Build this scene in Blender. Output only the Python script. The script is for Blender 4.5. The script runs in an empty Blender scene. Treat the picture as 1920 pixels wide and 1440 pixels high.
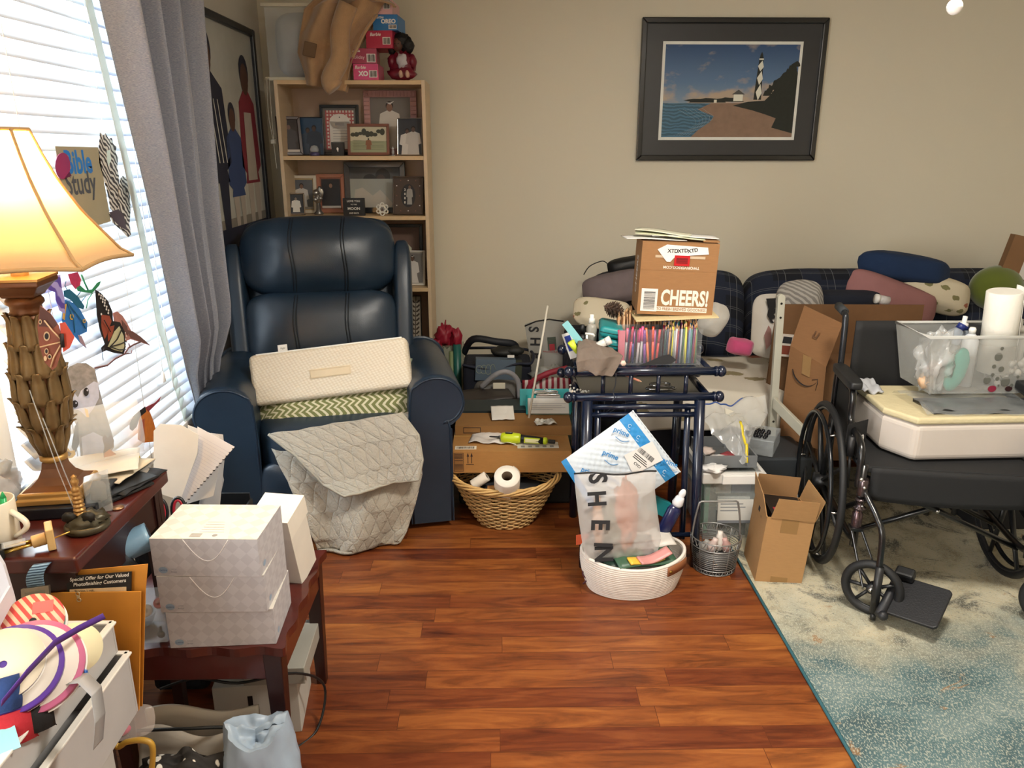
import bpy, bmesh, math, random
from math import sin, cos, pi, radians, sqrt, atan2, exp
from mathutils import Vector, Matrix, noise
random.seed(7)
SC = bpy.context.scene; COL = SC.collection
# ---------------------------------------------------------------- camera model, used to turn measurements of the photo into metres
CAMH = 1.52; FPX = 1450.0; PT = radians(17.06); YW = radians(1.0)
def ray(u, v):
    a, b = u - 960, 720 - v
    fy = FPX*cos(PT) + b*sin(PT); z = -FPX*sin(PT) + b*cos(PT)
    return Vector((a*cos(YW) + fy*sin(YW), -a*sin(YW) + fy*cos(YW), z))
C0 = Vector((0, 0, CAMH))
def at(u, v, y): r = ray(u, v); return C0 + r*(y/r.y)
def on(u, v, z): r = ray(u, v); return C0 + r*((z-CAMH)/r.z)
def wx(u, v, x): r = ray(u, v); return C0 + r*(x/r.x)
def local(u, v, M):
    """point of the photo measured on the front plane (local x,z) of a thing standing with matrix M"""
    I = M.inverted(); o = I @ C0; d = I.to_3x3() @ ray(u, v); t = -o.y/d.y
    p = o + d*t; return (p.x, p.z)
# ---------------------------------------------------------------- materials
def lin(h):
    h = h.lstrip('#'); c = [int(h[i:i+2], 16)/255 for i in (0, 2, 4)]
    return tuple(((x/12.92) if x <= .04045 else ((x+.055)/1.055)**2.4) for x in c) + (1,)
_mc = {}
def newmat(name):
    m = bpy.data.materials.new(name); m.use_nodes = True
    nt = m.node_tree; return m, nt, nt.nodes['Principled BSDF'], nt.nodes.new('ShaderNodeTexCoord')
def K(h, r=.6, me=0, n=(.06, 12), b=None, a=1, coat=0, tl=0, sh=0, em=0, sp=.5, st=(1, 1, 1)):
    key = (h, r, me, n, b, a, coat, tl, sh, em, sp, st)
    if key in _mc: return _mc[key]
    m, nt, p, tc = newmat('surface_' + h.strip('#')); N = nt.nodes; L = nt.links
    p.inputs['Roughness'].default_value = r; p.inputs['Metallic'].default_value = me
    p.inputs['Coat Weight'].default_value = coat; p.inputs['Coat Roughness'].default_value = .12
    p.inputs['Sheen Weight'].default_value = sh; p.inputs['Specular IOR Level'].default_value = sp
    p.inputs['Alpha'].default_value = a
    mp = N.new('ShaderNodeMapping'); mp.inputs['Scale'].default_value = st; L.new(tc.outputs['Object'], mp.inputs[0])
    col = lin(h)
    if n and n[0] > 0:
        t = N.new('ShaderNodeTexNoise'); t.inputs['Scale'].default_value = n[1]; t.inputs['Detail'].default_value = 5
        L.new(mp.outputs[0], t.inputs['Vector'])
        mx = N.new('ShaderNodeMix'); mx.data_type = 'RGBA'
        mx.inputs[6].default_value = tuple(min(1, c*(1-n[0]*2)) for c in col[:3]) + (1,)
        mx.inputs[7].default_value = tuple(min(1, c*(1+n[0]*2)) for c in col[:3]) + (1,)
        L.new(t.outputs[0], mx.inputs[0]); L.new(mx.outputs[2], p.inputs['Base Color'])
        if em: L.new(mx.outputs[2], p.inputs['Emission Color'])
    else:
        p.inputs['Base Color'].default_value = col
    if em: p.inputs['Emission Color'].default_value = col; p.inputs['Emission Strength'].default_value = em
    if b:
        t = N.new('ShaderNodeTexNoise'); t.inputs['Scale'].default_value = b[1]; t.inputs['Detail'].default_value = 3
        L.new(mp.outputs[0], t.inputs['Vector'])
        bm = N.new('ShaderNodeBump'); bm.inputs['Strength'].default_value = b[0]; bm.inputs['Distance'].default_value = .004
        L.new(t.outputs[0], bm.inputs['Height']); L.new(bm.outputs[0], p.inputs['Normal'])
    if tl:
        tr = N.new('ShaderNodeBsdfTranslucent'); tr.inputs[0].default_value = col
        ms = N.new('ShaderNodeMixShader'); ms.inputs[0].default_value = tl
        L.new(p.outputs[0], ms.inputs[1]); L.new(tr.outputs[0], ms.inputs[2])
        L.new(ms.outputs[0], N['Material Output'].inputs[0])
    _mc[key] = m; return m
def wavemat(name, c1, c2, scale, dirn='X', dist=2, r=.6, b=.3, rings=False, tr=None, ramp=(.4, .6), det=2):
    m, nt, p, tc = newmat(name); N = nt.nodes; L = nt.links
    mp = N.new('ShaderNodeMapping'); L.new(tc.outputs['Object'], mp.inputs[0])
    if tr: mp.inputs['Rotation'].default_value = tr
    w = N.new('ShaderNodeTexWave'); w.bands_direction = dirn; w.inputs['Scale'].default_value = scale
    w.inputs['Distortion'].default_value = dist; w.inputs['Detail'].default_value = det
    L.new(mp.outputs[0], w.inputs[0])
    cr = N.new('ShaderNodeValToRGB'); cr.color_ramp.elements[0].position = ramp[0]; cr.color_ramp.elements[1].position = ramp[1]
    cr.color_ramp.elements[0].color = lin(c1); cr.color_ramp.elements[1].color = lin(c2)
    L.new(w.outputs[1], cr.inputs[0]); L.new(cr.outputs[0], p.inputs['Base Color'])
    p.inputs['Roughness'].default_value = r
    if b:
        bm = N.new('ShaderNodeBump'); bm.inputs['Strength'].default_value = b; bm.inputs['Distance'].default_value = .004
        L.new(w.outputs[1], bm.inputs['Height']); L.new(bm.outputs[0], p.inputs['Normal'])
    return m
# ---------------------------------------------------------------- mesh builder
I4 = Matrix.Identity(4)
def R(ax, d): return Matrix.Rotation(radians(d), 4, ax)
def Tr(x, y=0, z=0): return Matrix.Translation(Vector((x, y, z)) if not isinstance(x, Vector) else x)
class MB:
    def __init__(s): s.v = []; s.f = []; s.m = []; s.sm = []
    def add(s, vs, fs, m=0, M=None, smooth=False):
        o = len(s.v)
        s.v += [tuple(M @ Vector(p)) for p in vs] if M is not None else [tuple(p) for p in vs]
        for f in fs: s.f.append(tuple(o+i for i in f)); s.m.append(m); s.sm.append(smooth)
        return s
    def box(s, x0, x1, y0, y1, z0, z1, m=0, M=None):
        return s.add([(x0,y0,z0),(x1,y0,z0),(x1,y1,z0),(x0,y1,z0),(x0,y0,z1),(x1,y0,z1),(x1,y1,z1),(x0,y1,z1)],
            [(0,3,2,1),(4,5,6,7),(0,1,5,4),(1,2,6,5),(2,3,7,6),(3,0,4,7)], m, M)
    def hexa(s, p, m=0, M=None):       # 8 corners: bottom ring of 4, top ring of 4
        return s.add(p, [(0,3,2,1),(4,5,6,7),(0,1,5,4),(1,2,6,5),(2,3,7,6),(3,0,4,7)], m, M)
    def lathe(s, prof, n=24, m=0, M=None, smooth=True, sx=1, sy=1, caps=True):
        vs = []; fs = []
        for (r, z) in prof:
            for i in range(n): a = 2*pi*i/n; vs.append((r*cos(a)*sx, r*sin(a)*sy, z))
        for j in range(len(prof)-1):
            for i in range(n):
                k = (i+1) % n; fs.append((j*n+i, j*n+k, (j+1)*n+k, (j+1)*n+i))
        s.add(vs, fs, m, M, smooth)
        if caps:
            o = len(s.v) - len(vs)
            if prof[0][0] > 1e-4: s.f.append(tuple(o+i for i in range(n-1, -1, -1))); s.m.append(m); s.sm.append(False)
            if prof[-1][0] > 1e-4: s.f.append(tuple(o+(len(prof)-1)*n+i for i in range(n))); s.m.append(m); s.sm.append(False)
        return s
    def cyl(s, p, q, r, n=12, m=0, r2=None):
        return s.tube([p, q], r if r2 is None else [r, r2], n, m)
    def tube(s, pts, r, n=8, m=0, closed=False, M=None, flat=None):
        P = [Vector(p) for p in pts]; k = len(P); vs = []; fs = []
        rr = r if isinstance(r, (list, tuple)) else [r]*k
        up = None
        for i in range(k):
            t = (P[(i+1) % k]-P[i-1]) if closed else (P[min(i+1, k-1)]-P[max(i-1, 0)])
            if t.length < 1e-9: t = Vector((0,0,1))
            t.normalize()
            if up is None:
                up = t.cross(Vector((0,0,1)))
                if up.length < .1: up = t.cross(Vector((1,0,0)))
                up.normalize()
            up = (up - t*up.dot(t)); up = up.normalized() if up.length > 1e-6 else Vector((1,0,0))
            w = t.cross(up)
            for j in range(n):
                a = 2*pi*j/n; vs.append(P[i] + up*cos(a)*rr[i] + w*sin(a)*rr[i]*(flat or 1))
        for i in range(k if closed else k-1):
            for j in range(n):
                a = i*n+j; b = i*n+(j+1) % n; c = ((i+1) % k)*n+(j+1) % n; d = ((i+1) % k)*n+j
                fs.append((a, b, c, d))
        if not closed: fs.append(tuple(range(n-1, -1, -1))); fs.append(tuple((k-1)*n+j for j in range(n)))
        return s.add(vs, fs, m, M, True)
    def grid(s, nu, nv, fn, m=0, M=None, closeu=False, smooth=True, mf=None):
        vs = [fn(i/nu, j/nv) for j in range(nv+1) for i in range(nu+1)]
        o = len(s.v); s.v += [tuple(M @ Vector(p)) if M is not None else tuple(p) for p in vs]
        for j in range(nv):
            for i in range(nu):
                a = j*(nu+1)+i
                s.f.append((o+a, o+a+1, o+a+nu+2, o+a+nu+1)); s.m.append(mf(i/nu, j/nv) if mf else m); s.sm.append(smooth)
        return s
    def ball(s, c, r, nu=14, nv=8, m=0, M=None, mf=None, dn=0, ds=5, sd=0):
        rx, ry, rz = r if isinstance(r, (tuple, list)) else (r, r, r)
        def fn(u, v):
            a = 2*pi*u; b = pi*(v-.5); d = Vector((cos(a)*cos(b), sin(a)*cos(b), sin(b)))
            k = 1 + (dn*noise.noise(d*ds + Vector((sd, sd*2, 0))) if dn else 0)
            return (c[0]+rx*d.x*k, c[1]+ry*d.y*k, c[2]+rz*d.z*k)
        return s.grid(nu, nv, fn, m, M, mf=mf)
    def plate(s, poly, y0, y1, m=0, M=None, sm=None):   # outline in x,z, thickness in y (front is y0)
        n = len(poly); vs = [(x, y0, z) for x, z in poly] + [(x, y1, z) for x, z in poly]
        A = sum(poly[i][0]*poly[(i+1) % n][1]-poly[(i+1) % n][0]*poly[i][1] for i in range(n))
        idx = list(range(n)) if A > 0 else list(range(n-1, -1, -1))
        s.add(vs, [tuple(idx), tuple(n+i for i in reversed(idx))], m, M)
        o = len(s.v)-2*n
        for i in range(n):
            a = idx[i]; b = idx[(i+1) % n]; s.f.append((o+b, o+a, o+n+a, o+n+b)); s.m.append(m if sm is None else sm); s.sm.append(False)
        return s
    def flat(s, poly, y=0, m=0, M=None):
        n = len(poly); A = sum(poly[i][0]*poly[(i+1) % n][1]-poly[(i+1) % n][0]*poly[i][1] for i in range(n))
        idx = tuple(range(n)) if A > 0 else tuple(range(n-1, -1, -1))
        return s.add([(x, y, z) for x, z in poly], [idx], m, M)
    def rect(s, x0, x1, z0, z1, y=0, m=0, M=None): return s.flat([(x0,z0),(x1,z0),(x1,z1),(x0,z1)], y, m, M)
    def disc(s, cx, cz, rx, rz=None, y=0, m=0, M=None, n=16, rot=0):
        rz = rz or rx; c, d = cos(rot), sin(rot)
        return s.flat([(cx+rx*cos(2*pi*i/n)*c-rz*sin(2*pi*i/n)*d, cz+rx*cos(2*pi*i/n)*d+rz*sin(2*pi*i/n)*c) for i in range(n)], y, m, M)
    def text(s, st, size, x, z, y, m, M=None, sx=1, al='CENTER', bold=0, sh=0, rot=0):
        cu = bpy.data.curves.new('t', 'FONT'); cu.body = st; cu.size = size; cu.align_x = al; cu.align_y = 'CENTER'
        cu.offset = bold*size; cu.shear = sh; cu.resolution_u = 3; cu.fill_mode = 'FRONT'
        ob = bpy.data.objects.new('t', cu); me = bpy.data.meshes.new_from_object(ob)
        c, d = cos(rot), sin(rot)
        vs = [(x+v.co.x*sx*c-v.co.y*d, y, z+v.co.x*sx*d+v.co.y*c) for v in me.vertices]; fs = [tuple(p.vertices) for p in me.polygons]
        s.add(vs, fs, m, M); bpy.data.objects.remove(ob); bpy.data.curves.remove(cu); bpy.data.meshes.remove(me); return s
    def barcode(s, x0, x1, z0, z1, y, m, M=None, vert=True, seed=1):
        rr = random.Random(seed); p = 0.0
        while p < 1:
            w = rr.choice((.012, .02, .035)); g = rr.choice((.012, .02, .03))
            if p+w > 1: break
            if vert: s.rect(x0+(x1-x0)*p, x0+(x1-x0)*(p+w), z0, z1, y, m, M)
            else: s.rect(x0, x1, z0+(z1-z0)*p, z0+(z1-z0)*(p+w), y, m, M)
            p += w+g
        return s
def O(name, mb, mats, parent=None, bev=0, bs=2, sub=0, sol=0, loc=None, rot=None, label=None, cat=None, group=None, kind=None, M=None, auto=False, disp=None):
    me = bpy.data.meshes.new(name); me.from_pydata(mb.v, [], mb.f)
    mats = mats if isinstance(mats, (list, tuple)) else [mats]
    for m in mats: me.materials.append(m)
    for p, mi, sm in zip(me.polygons, mb.m, mb.sm): p.material_index = min(mi, len(mats)-1); p.use_smooth = sm or sub > 0
    me.update(); ob = bpy.data.objects.new(name, me); COL.objects.link(ob)
    if sub or bev: pass
    if sub:
        bm = bmesh.new(); bm.from_mesh(me); bmesh.ops.remove_doubles(bm, verts=bm.verts, dist=1e-5); bm.to_mesh(me); bm.free()
    if sol: md = ob.modifiers.new('thickness', 'SOLIDIFY'); md.thickness = sol; md.offset = 0
    if bev:
        md = ob.modifiers.new('bevel', 'BEVEL'); md.width = bev; md.segments = bs; md.limit_method = 'ANGLE'; md.angle_limit = radians(35)
    if sub: md = ob.modifiers.new('sub', 'SUBSURF'); md.levels = sub; md.render_levels = sub
    if parent: ob.parent = parent
    if M is not None: ob.matrix_basis = M
    if loc: ob.location = loc
    if rot is not None: ob.rotation_euler = rot if isinstance(rot, (tuple, list)) else (0, 0, rot)
    tag(ob, label, cat, group, kind); return ob
def tag(o, label=None, cat=None, group=None, kind=None):
    if label: o['label'] = label
    if cat: o['category'] = cat
    if group: o['group'] = group
    if kind: o['kind'] = kind
    return o
def T(name, label, cat, loc=(0,0,0), rz=0, group=None, M=None):
    o = bpy.data.objects.new(name, None); COL.objects.link(o); o.empty_display_size = .05
    if M is not None: o.matrix_basis = M
    else: o.location = loc; o.rotation_euler = (0, 0, radians(rz)) if not isinstance(rz, tuple) else tuple(radians(a) for a in rz)
    return tag(o, label, cat, group)
def dup(root, loc=None, rz=None, label=None, group=None):
    r = root.copy(); COL.objects.link(r)
    if loc is not None: r.location = loc
    if rz is not None: r.rotation_euler = rz if isinstance(rz, tuple) else (0, 0, rz)
    if label: r['label'] = label
    if group: r['group'] = group
    for ch in list(root.children):
        c = ch.copy(); COL.objects.link(c); c.parent = r
        for g in list(ch.children): d = g.copy(); COL.objects.link(d); d.parent = c
    return r
def ns(x, y=0, z=0): return noise.noise(Vector((x, y, z)))
def cushion(w, d, h, seed=0, nu=28, nv=14, e=.45, wr=.02, M=None, m=0, mb=None, mf=None):
    """soft pillow: x width, z height, y thickness"""
    mb = mb or MB()
    def fn(u, v):
        a = 2*pi*u; b = pi*(v-.5)
        ca, sa, cb, sb = cos(a), sin(a), cos(b), sin(b)
        P = lambda t, k: (abs(t)**k)*(1 if t >= 0 else -1)
        x = P(ca, e)*P(cb, e); z = P(sb, e); y = P(sa, .9)*P(cb, .9)*(1-.75*max(abs(x), abs(z))**4)
        x *= 1 - .10*(z*z)*(1-abs(x)*.6); z *= 1 - .10*(x*x)
        q = wr*ns(x*2.3+seed, y*3, z*2.3+seed)*3
        return (w/2*x*(1+q*.3), d/2*y*(1+q*4)+q*d*.6, h/2*z*(1+q*.3))
    return mb.grid(nu, nv, fn, m, M, mf=mf)
def rod(*a, **k): return MB().tube(*a, **k)
def arcpts(c, r, a0, a1, n, ax='xz'):
    out = []
    for i in range(n+1):
        t = radians(a0+(a1-a0)*i/n); p = [c[0], c[1], c[2]]
        p['xyz'.index(ax[0])] += r*cos(t); p['xyz'.index(ax[1])] += r*sin(t); out.append(tuple(p))
    return out
def smoothpath(pts, n=6):
    P = [Vector(p) for p in pts]; out = []
    for i in range(len(P)-1):
        p0 = P[max(i-1, 0)]; p1 = P[i]; p2 = P[i+1]; p3 = P[min(i+2, len(P)-1)]
        for k in range(n):
            t = k/n; out.append(.5*((2*p1)+(p2-p0)*t+(2*p0-5*p1+4*p2-p3)*t*t+(3*p1-p0-3*p2+p3)*t**3))
    out.append(P[-1]); return out
BLACK = K('#0b0c0e', .5); WHITE = K('#e9e7e2', .5); PAPER = K('#ebe8e2', .8, n=(.02, 20)); INK = K('#1a1a1e', .7, n=(0, 1)); CARD = K('#a5763f', .85, n=(.07, 30), b=(.15, 60), st=(1, 1, 6))
CHROME = K('#c9c9c9', .2, 1); CLEAR = K('#e8edf0', .15, a=.28, n=(0, 1), sp=.8); FROST = K('#dfe3e3', .4, a=.55, n=(0, 1))
def tri(*c): return [tuple(p) for p in c]
EXPO = 0.48
# ================================================================ ROOM
YB = 4.45; XL = -1.25; XR = 3.6; YF = -1.6; ZC = 2.5
def wallmat(name, h):
    m, nt, p, tc = newmat(name); N = nt.nodes; L = nt.links
    t = N.new('ShaderNodeTexNoise'); t.inputs['Scale'].default_value = 1.3; t.inputs['Detail'].default_value = 6; L.new(tc.outputs['Object'], t.inputs[0])
    cr = N.new('ShaderNodeValToRGB'); a = lin(h); cr.color_ramp.elements[0].color = tuple(c*.93 for c in a[:3])+(1,); cr.color_ramp.elements[1].color = a
    L.new(t.outputs[0], cr.inputs[0]); L.new(cr.outputs[0], p.inputs['Base Color']); p.inputs['Roughness'].default_value = .75
    t2 = N.new('ShaderNodeTexNoise'); t2.inputs['Scale'].default_value = 140; L.new(tc.outputs['Object'], t2.inputs[0])
    b = N.new('ShaderNodeBump'); b.inputs['Strength'].default_value = .12; b.inputs['Distance'].default_value = .002
    L.new(t2.outputs[0], b.inputs['Height']); L.new(b.outputs[0], p.inputs['Normal']); return m
WALL = wallmat('painted_wall', '#dbd3be'); WALLL = wallmat('side_wall_light_tint', '#d2cdc2')  # side wall: same paint, greyed for how light falls on it
def floormat():
    m, nt, p, tc = newmat('laminate_floor'); N = nt.nodes; L = nt.links
    sx = N.new('ShaderNodeSeparateXYZ'); L.new(tc.outputs['Object'], sx.inputs[0])
    rw = N.new('ShaderNodeMath'); rw.operation = 'MULTIPLY'; rw.inputs[1].default_value = 1/.083; L.new(sx.outputs[1], rw.inputs[0])
    fl = N.new('ShaderNodeMath'); fl.operation = 'FLOOR'; L.new(rw.outputs[0], fl.inputs[0])
    wn = N.new('ShaderNodeTexWhiteNoise'); wn.noise_dimensions = '1D'; L.new(fl.outputs[0], wn.inputs['W'])
    sh_ = N.new('ShaderNodeMath'); sh_.operation = 'MULTIPLY_ADD'; sh_.inputs[1].default_value = .9; L.new(wn.outputs[0], sh_.inputs[0]); L.new(sx.outputs[0], sh_.inputs[2])
    mp = N.new('ShaderNodeCombineXYZ'); L.new(sh_.outputs[0], mp.inputs[0]); L.new(sx.outputs[1], mp.inputs[1])
    def brick(c1, c2, w, h, off, mort):
        b = N.new('ShaderNodeTexBrick'); L.new(mp.outputs[0], b.inputs[0]); b.offset = off; b.offset_frequency = 2
        b.inputs['Color1'].default_value = c1; b.inputs['Color2'].default_value = c2; b.inputs['Mortar'].default_value = mort
        b.inputs['Scale'].default_value = 1; b.inputs['Brick Width'].default_value = w; b.inputs['Row Height'].default_value = h
        b.inputs['Mortar Size'].default_value = .0009; b.inputs['Mortar Smooth'].default_value = .2; b.inputs['Bias'].default_value = 0; return b
    b = brick((0,0,0,1), (1,1,1,1), .72, .083, .0, (.3,.3,.3,1))
    mp2 = N.new('ShaderNodeMapping'); mp2.inputs['Scale'].default_value = (2.6, 19, 1); L.new(tc.outputs['Object'], mp2.inputs[0])
    ad = N.new('ShaderNodeVectorMath'); ad.operation = 'ADD'; L.new(mp2.outputs[0], ad.inputs[0])
    sc = N.new('ShaderNodeVectorMath'); sc.operation = 'SCALE'; sc.inputs['Scale'].default_value = 37; L.new(b.outputs[0], sc.inputs[0]); L.new(sc.outputs[0], ad.inputs[1])
    g = N.new('ShaderNodeTexNoise'); g.inputs['Scale'].default_value = 1.4; g.inputs['Detail'].default_value = 7; g.inputs['Roughness'].default_value = .62; g.inputs['Distortion'].default_value = .9; L.new(ad.outputs[0], g.inputs[0])
    cr = N.new('ShaderNodeValToRGB'); e = cr.color_ramp.elements; e[0].position = .28; e[0].color = lin('#46200f'); e[1].position = .75; e[1].color = lin('#985b2b')
    k = e.new(.5); k.color = lin('#78401d'); L.new(g.outputs[0], cr.inputs[0])
    hs = N.new('ShaderNodeHueSaturation'); L.new(cr.outputs[0], hs.inputs['Color'])
    mr = N.new('ShaderNodeMapRange'); mr.inputs[3].default_value = .66; mr.inputs[4].default_value = 1.22; L.new(b.outputs[0], mr.inputs[0]); L.new(mr.outputs[0], hs.inputs['Value'])
    mr2 = N.new('ShaderNodeMapRange'); mr2.inputs[3].default_value = .49; mr2.inputs[4].default_value = .505; L.new(b.outputs[0], mr2.inputs[0]); L.new(mr2.outputs[0], hs.inputs['Hue'])
    mx = N.new('ShaderNodeMix'); mx.data_type = 'RGBA'; mx.inputs[7].default_value = lin('#3a160a'); L.new(hs.outputs[0], mx.inputs[6])
    mu = N.new('ShaderNodeMath'); mu.operation = 'MULTIPLY'; mu.inputs[1].default_value = .7; L.new(b.outputs['Fac'], mu.inputs[0]); L.new(mu.outputs[0], mx.inputs[0])
    L.new(mx.outputs[2], p.inputs['Base Color']); p.inputs['Roughness'].default_value = .33; p.inputs['Specular IOR Level'].default_value = .45
    bu = N.new('ShaderNodeBump'); bu.inputs['Strength'].default_value = .08; bu.inputs['Distance'].default_value = .002; L.new(g.outputs[0], bu.inputs['Height']); L.new(bu.outputs[0], p.inputs['Normal'])
    return m
O('floor', MB().box(XL-.2, XR, YF, YB+.1, -.05, 0), floormat(), kind='structure')
O('ceiling', MB().box(XL-.2, XR, YF, YB+.1, ZC, ZC+.05), K('#e8e4da', .9), kind='structure')
O('wall_back', MB().box(XL-.12, XR, YB, YB+.1, 0, ZC), WALL, kind='structure')
O('wall_right', MB().box(XR, XR+.1, YF, YB, 0, ZC), WALL, kind='structure')
WY0, WY1, WZ0, WZ1 = 1.84, 3.02, .50, 2.22         # window_1 opening in the left wall
VY0, VY1, VZ0, VZ1 = -1.0, .5, .5, 2.22           # window_2, unseen, added beside the camera for fill light
w = MB()
for (a, b, c, d) in ((YF, VY0, 0, ZC), (VY0, VY1, 0, VZ0), (VY0, VY1, VZ1, ZC), (VY1, WY0, 0, ZC), (WY0, WY1, 0, WZ0), (WY0, WY1, WZ1, ZC), (WY1, YB, 0, ZC)):
    w.box(XL-.12, XL, a, b, c, d)
O('wall_left', w, WALLL, kind='structure')
O('wall_front', MB().box(XL-.12, XR, YF-.1, YF, 0, ZC), WALL, kind='structure')
WT = K('#e6e4de', .5)
for i, (a, b, c, d) in enumerate(((WY0, WY1, WZ0, WZ1), (VY0, VY1, VZ0, VZ1))):
    root = T('window_%d' % (i+1), None, None, (XL-.06, (a+b)/2, c)); root['kind'] = 'structure'
    h = (b-a)/2; H = d-c; f = MB()
    f.box(-.05, .05, -h, -h+.045, 0, H).box(-.05, .05, h-.045, h, 0, H).box(-.05, .05, -h+.045, h-.045, 0, .05).box(-.05, .05, -h+.045, h-.045, H-.05, H).box(-.03, .03, -h+.045, h-.045, H/2-.03, H/2+.03)
    O('window_frame', f, WT, root, bev=.004)
    O('glass_pane', MB().box(-.012, -.006, -h+.045, h-.045, .05, H-.05), K('#f4fbff', .02, a=.08, n=(0, 1)), root)
    s = MB().box(.06, .085, -h-.07, -h, -.09, H+.07).box(.06, .085, h, h+.07, -.09, H+.07).box(.06, .085, -h, h, H, H+.07).box(.02, .12, -h-.08, h+.08, -.025, 0)
    O('window_casing', s, WT, root, bev=.004)
for nm, q in (('baseboard_back', (XL, XR, YB-.015, YB, 0, .1)), ('baseboard_left', (XL, XL+.015, WY0, YB-.015, 0, .1)), ('baseboard_right', (XR-.015, XR, YF, YB-.015, 0, .1))):
    O(nm, MB().box(*q), WT, kind='structure', bev=.003)
# ---------------------------------------------------------------- camera, light
cam = bpy.data.cameras.new('camera'); co = bpy.data.objects.new('camera', cam); COL.objects.link(co); SC.camera = co
cam.sensor_width = 36; cam.lens = FPX/1920*36; cam.clip_start = .02
co.location = (0, 0, CAMH); co.rotation_euler = (pi/2-PT, 0, -YW)
SC.view_settings.view_transform = 'Standard'; SC.view_settings.look = 'None'; SC.view_settings.gamma = 1; SC.view_settings.exposure = EXPO
wd = bpy.data.worlds.new('sky'); SC.world = wd; wd.use_nodes = True
bg = wd.node_tree.nodes['Background']; bg.inputs[0].default_value = (.86, .94, 1, 1); bg.inputs[1].default_value = 2.3
def area(name, loc, rot, sx, sy, e, col, spread=180):
    l = bpy.data.lights.new(name, 'AREA'); l.shape = 'RECTANGLE'; l.size = sx; l.size_y = sy; l.energy = e; l.color = col; l.spread = radians(spread)
    o = bpy.data.objects.new(name, l); COL.objects.link(o); o.location = loc; o.rotation_euler = rot; return o
area('daylight_window', (XL-.5, 2.43, 1.6), (0, radians(-90), 0), 1.7, 1.5, 80, (.82, .92, 1))
area('side_fill_light', (XL-.3, -.25, 1.4), (0, radians(-90), 0), 1.6, 1.4, 95, (1, .97, .93))  # added fill light at the unseen second window
# added fill: lit ceiling fixture out of view, brightening the room
cl = T('ceiling_fill_light', 'round white flush ceiling light added to brighten the room from out of view', 'ceiling light', (.82, 1.5, ZC))
O('base_ring', MB().lathe([(.19, -.02), (.2, -.001)], 32), WHITE, cl)
O('glass_dome', MB().lathe([(.001, -.11), (.08, -.105), (.14, -.08), (.17, -.05), (.18, -.02)], 32), K('#fff2dc', .4, em=6, n=(0, 1)), cl)
area('ceiling_fill_area', (.82, 1.5, ZC-.14), (0, 0, 0), .35, .35, 40, (1, .93, .82))
# ---------------------------------------------------------------- blind
bl = T('window_blind', 'white horizontal slat blind over the left window, closed and glowing', 'blind', (XL+.055, (WY0+WY1)/2, 0))
hw = (WY1-WY0)/2-.005; SLAT = K('#e9edf2', .5, tl=.22, n=(0, 1))
s = MB(); z = .56; k = 0
while z < 2.2:
    a = radians(52); dx, dz = .025*cos(a), .025*sin(a)
    def sl(u, v, z=z, a=a):
        t = (v-.5)*.05; c = .003*(1-(2*v-1)**2)
        return (-t*cos(a)*1+c*sin(a)*-1, -hw+2*hw*u, z + t*sin(a)*1 - c*cos(a)*-1 + .0015*sin(u*9+z*40))
    s.grid(10, 4, sl); z += .044
O('slats', s, SLAT, bl, sol=.0025)
O('head_rail', MB().box(-.03, .03, -hw, hw, 2.2, 2.245), WT, bl, bev=.003)
O('bottom_rail', MB().box(-.026, .026, -hw, hw, .515, .535), WT, bl, bev=.003)
cd = MB()
for yy in (-.42, 0.0, .42): cd.tube([(.027, yy, .52), (.027, yy, 2.2)], .0012, 5); cd.tube([(-.027, yy, .52), (-.027, yy, 2.2)], .0012, 5)
O('ladder_cord', cd, WT, bl)
O('pull_cord', MB().tube(smoothpath([(.035, .16, 2.2), (.037, .165, 1.3), (.036, .15, .78)]), .0016, 5).lathe([(.002, 0), (.006, -.01), (.008, -.035), (.001, -.04)], 8, M=Tr(.036, .15, .78)).tube(smoothpath([(.035, .2, 2.2), (.037, .205, 1.3), (.036, .22, .7)]), .0016, 5), WHITE, bl)
# ---------------------------------------------------------------- curtain
def curtfab():
    m, nt, p, tc = newmat('grey_curtain_weave'); N = nt.nodes; L = nt.links
    mp = N.new('ShaderNodeMapping'); mp.inputs['Scale'].default_value = (150, 150, 1500); L.new(tc.outputs['Object'], mp.inputs[0])
    t = N.new('ShaderNodeTexNoise'); t.inputs['Scale'].default_value = 1; t.inputs['Detail'].default_value = 4; L.new(mp.outputs[0], t.inputs[0])
    cr = N.new('ShaderNodeValToRGB'); cr.color_ramp.elements[0].position = .3; cr.color_ramp.elements[1].position = .75
    cr.color_ramp.elements[0].color = lin('#6a7286'); cr.color_ramp.elements[1].color = lin('#acadb4'); L.new(t.outputs[0], cr.inputs[0]); L.new(cr.outputs[0], p.inputs['Base Color'])
    p.inputs['Roughness'].default_value = .9; p.inputs['Sheen Weight'].default_value = .3
    b = N.new('ShaderNodeBump'); b.inputs['Strength'].default_value = .3; b.inputs['Distance'].default_value = .002; L.new(t.outputs[0], b.inputs['Height']); L.new(b.outputs[0], p.inputs['Normal']); return m
cu = T('window_curtain', 'grey woven blackout curtain with pale lining, hanging beside the bright blind', 'curtain', (0, 0, 0))
CT = 2.4; CB = .2
def cyl_(z): return 2.43 + (1.95-z)*.19, 3.09+max(0, z-1.3)*.12   # left, right edge y
def cfn(u, v):
    z = CT+(CB-CT)*v; y0, y1 = cyl_(z)
    y0 += .12*max(0, min(1, (.92-z)/.3))
    q = max(0, min(1, (.92-z)/.3)); q = q*q*(3-2*q)
    ph = u*2*pi*4.0; A = .052*(1-.2*v)*(1-.65*q)
    x = XL+.15-.055*q + A*(.9*sin(ph-1.2)+.25*sin(ph*2.3+2*v)+.2*ns(u*4, v*3))
    return (x, y0+(y1-y0)*u+.02*cos(ph), z)
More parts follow.
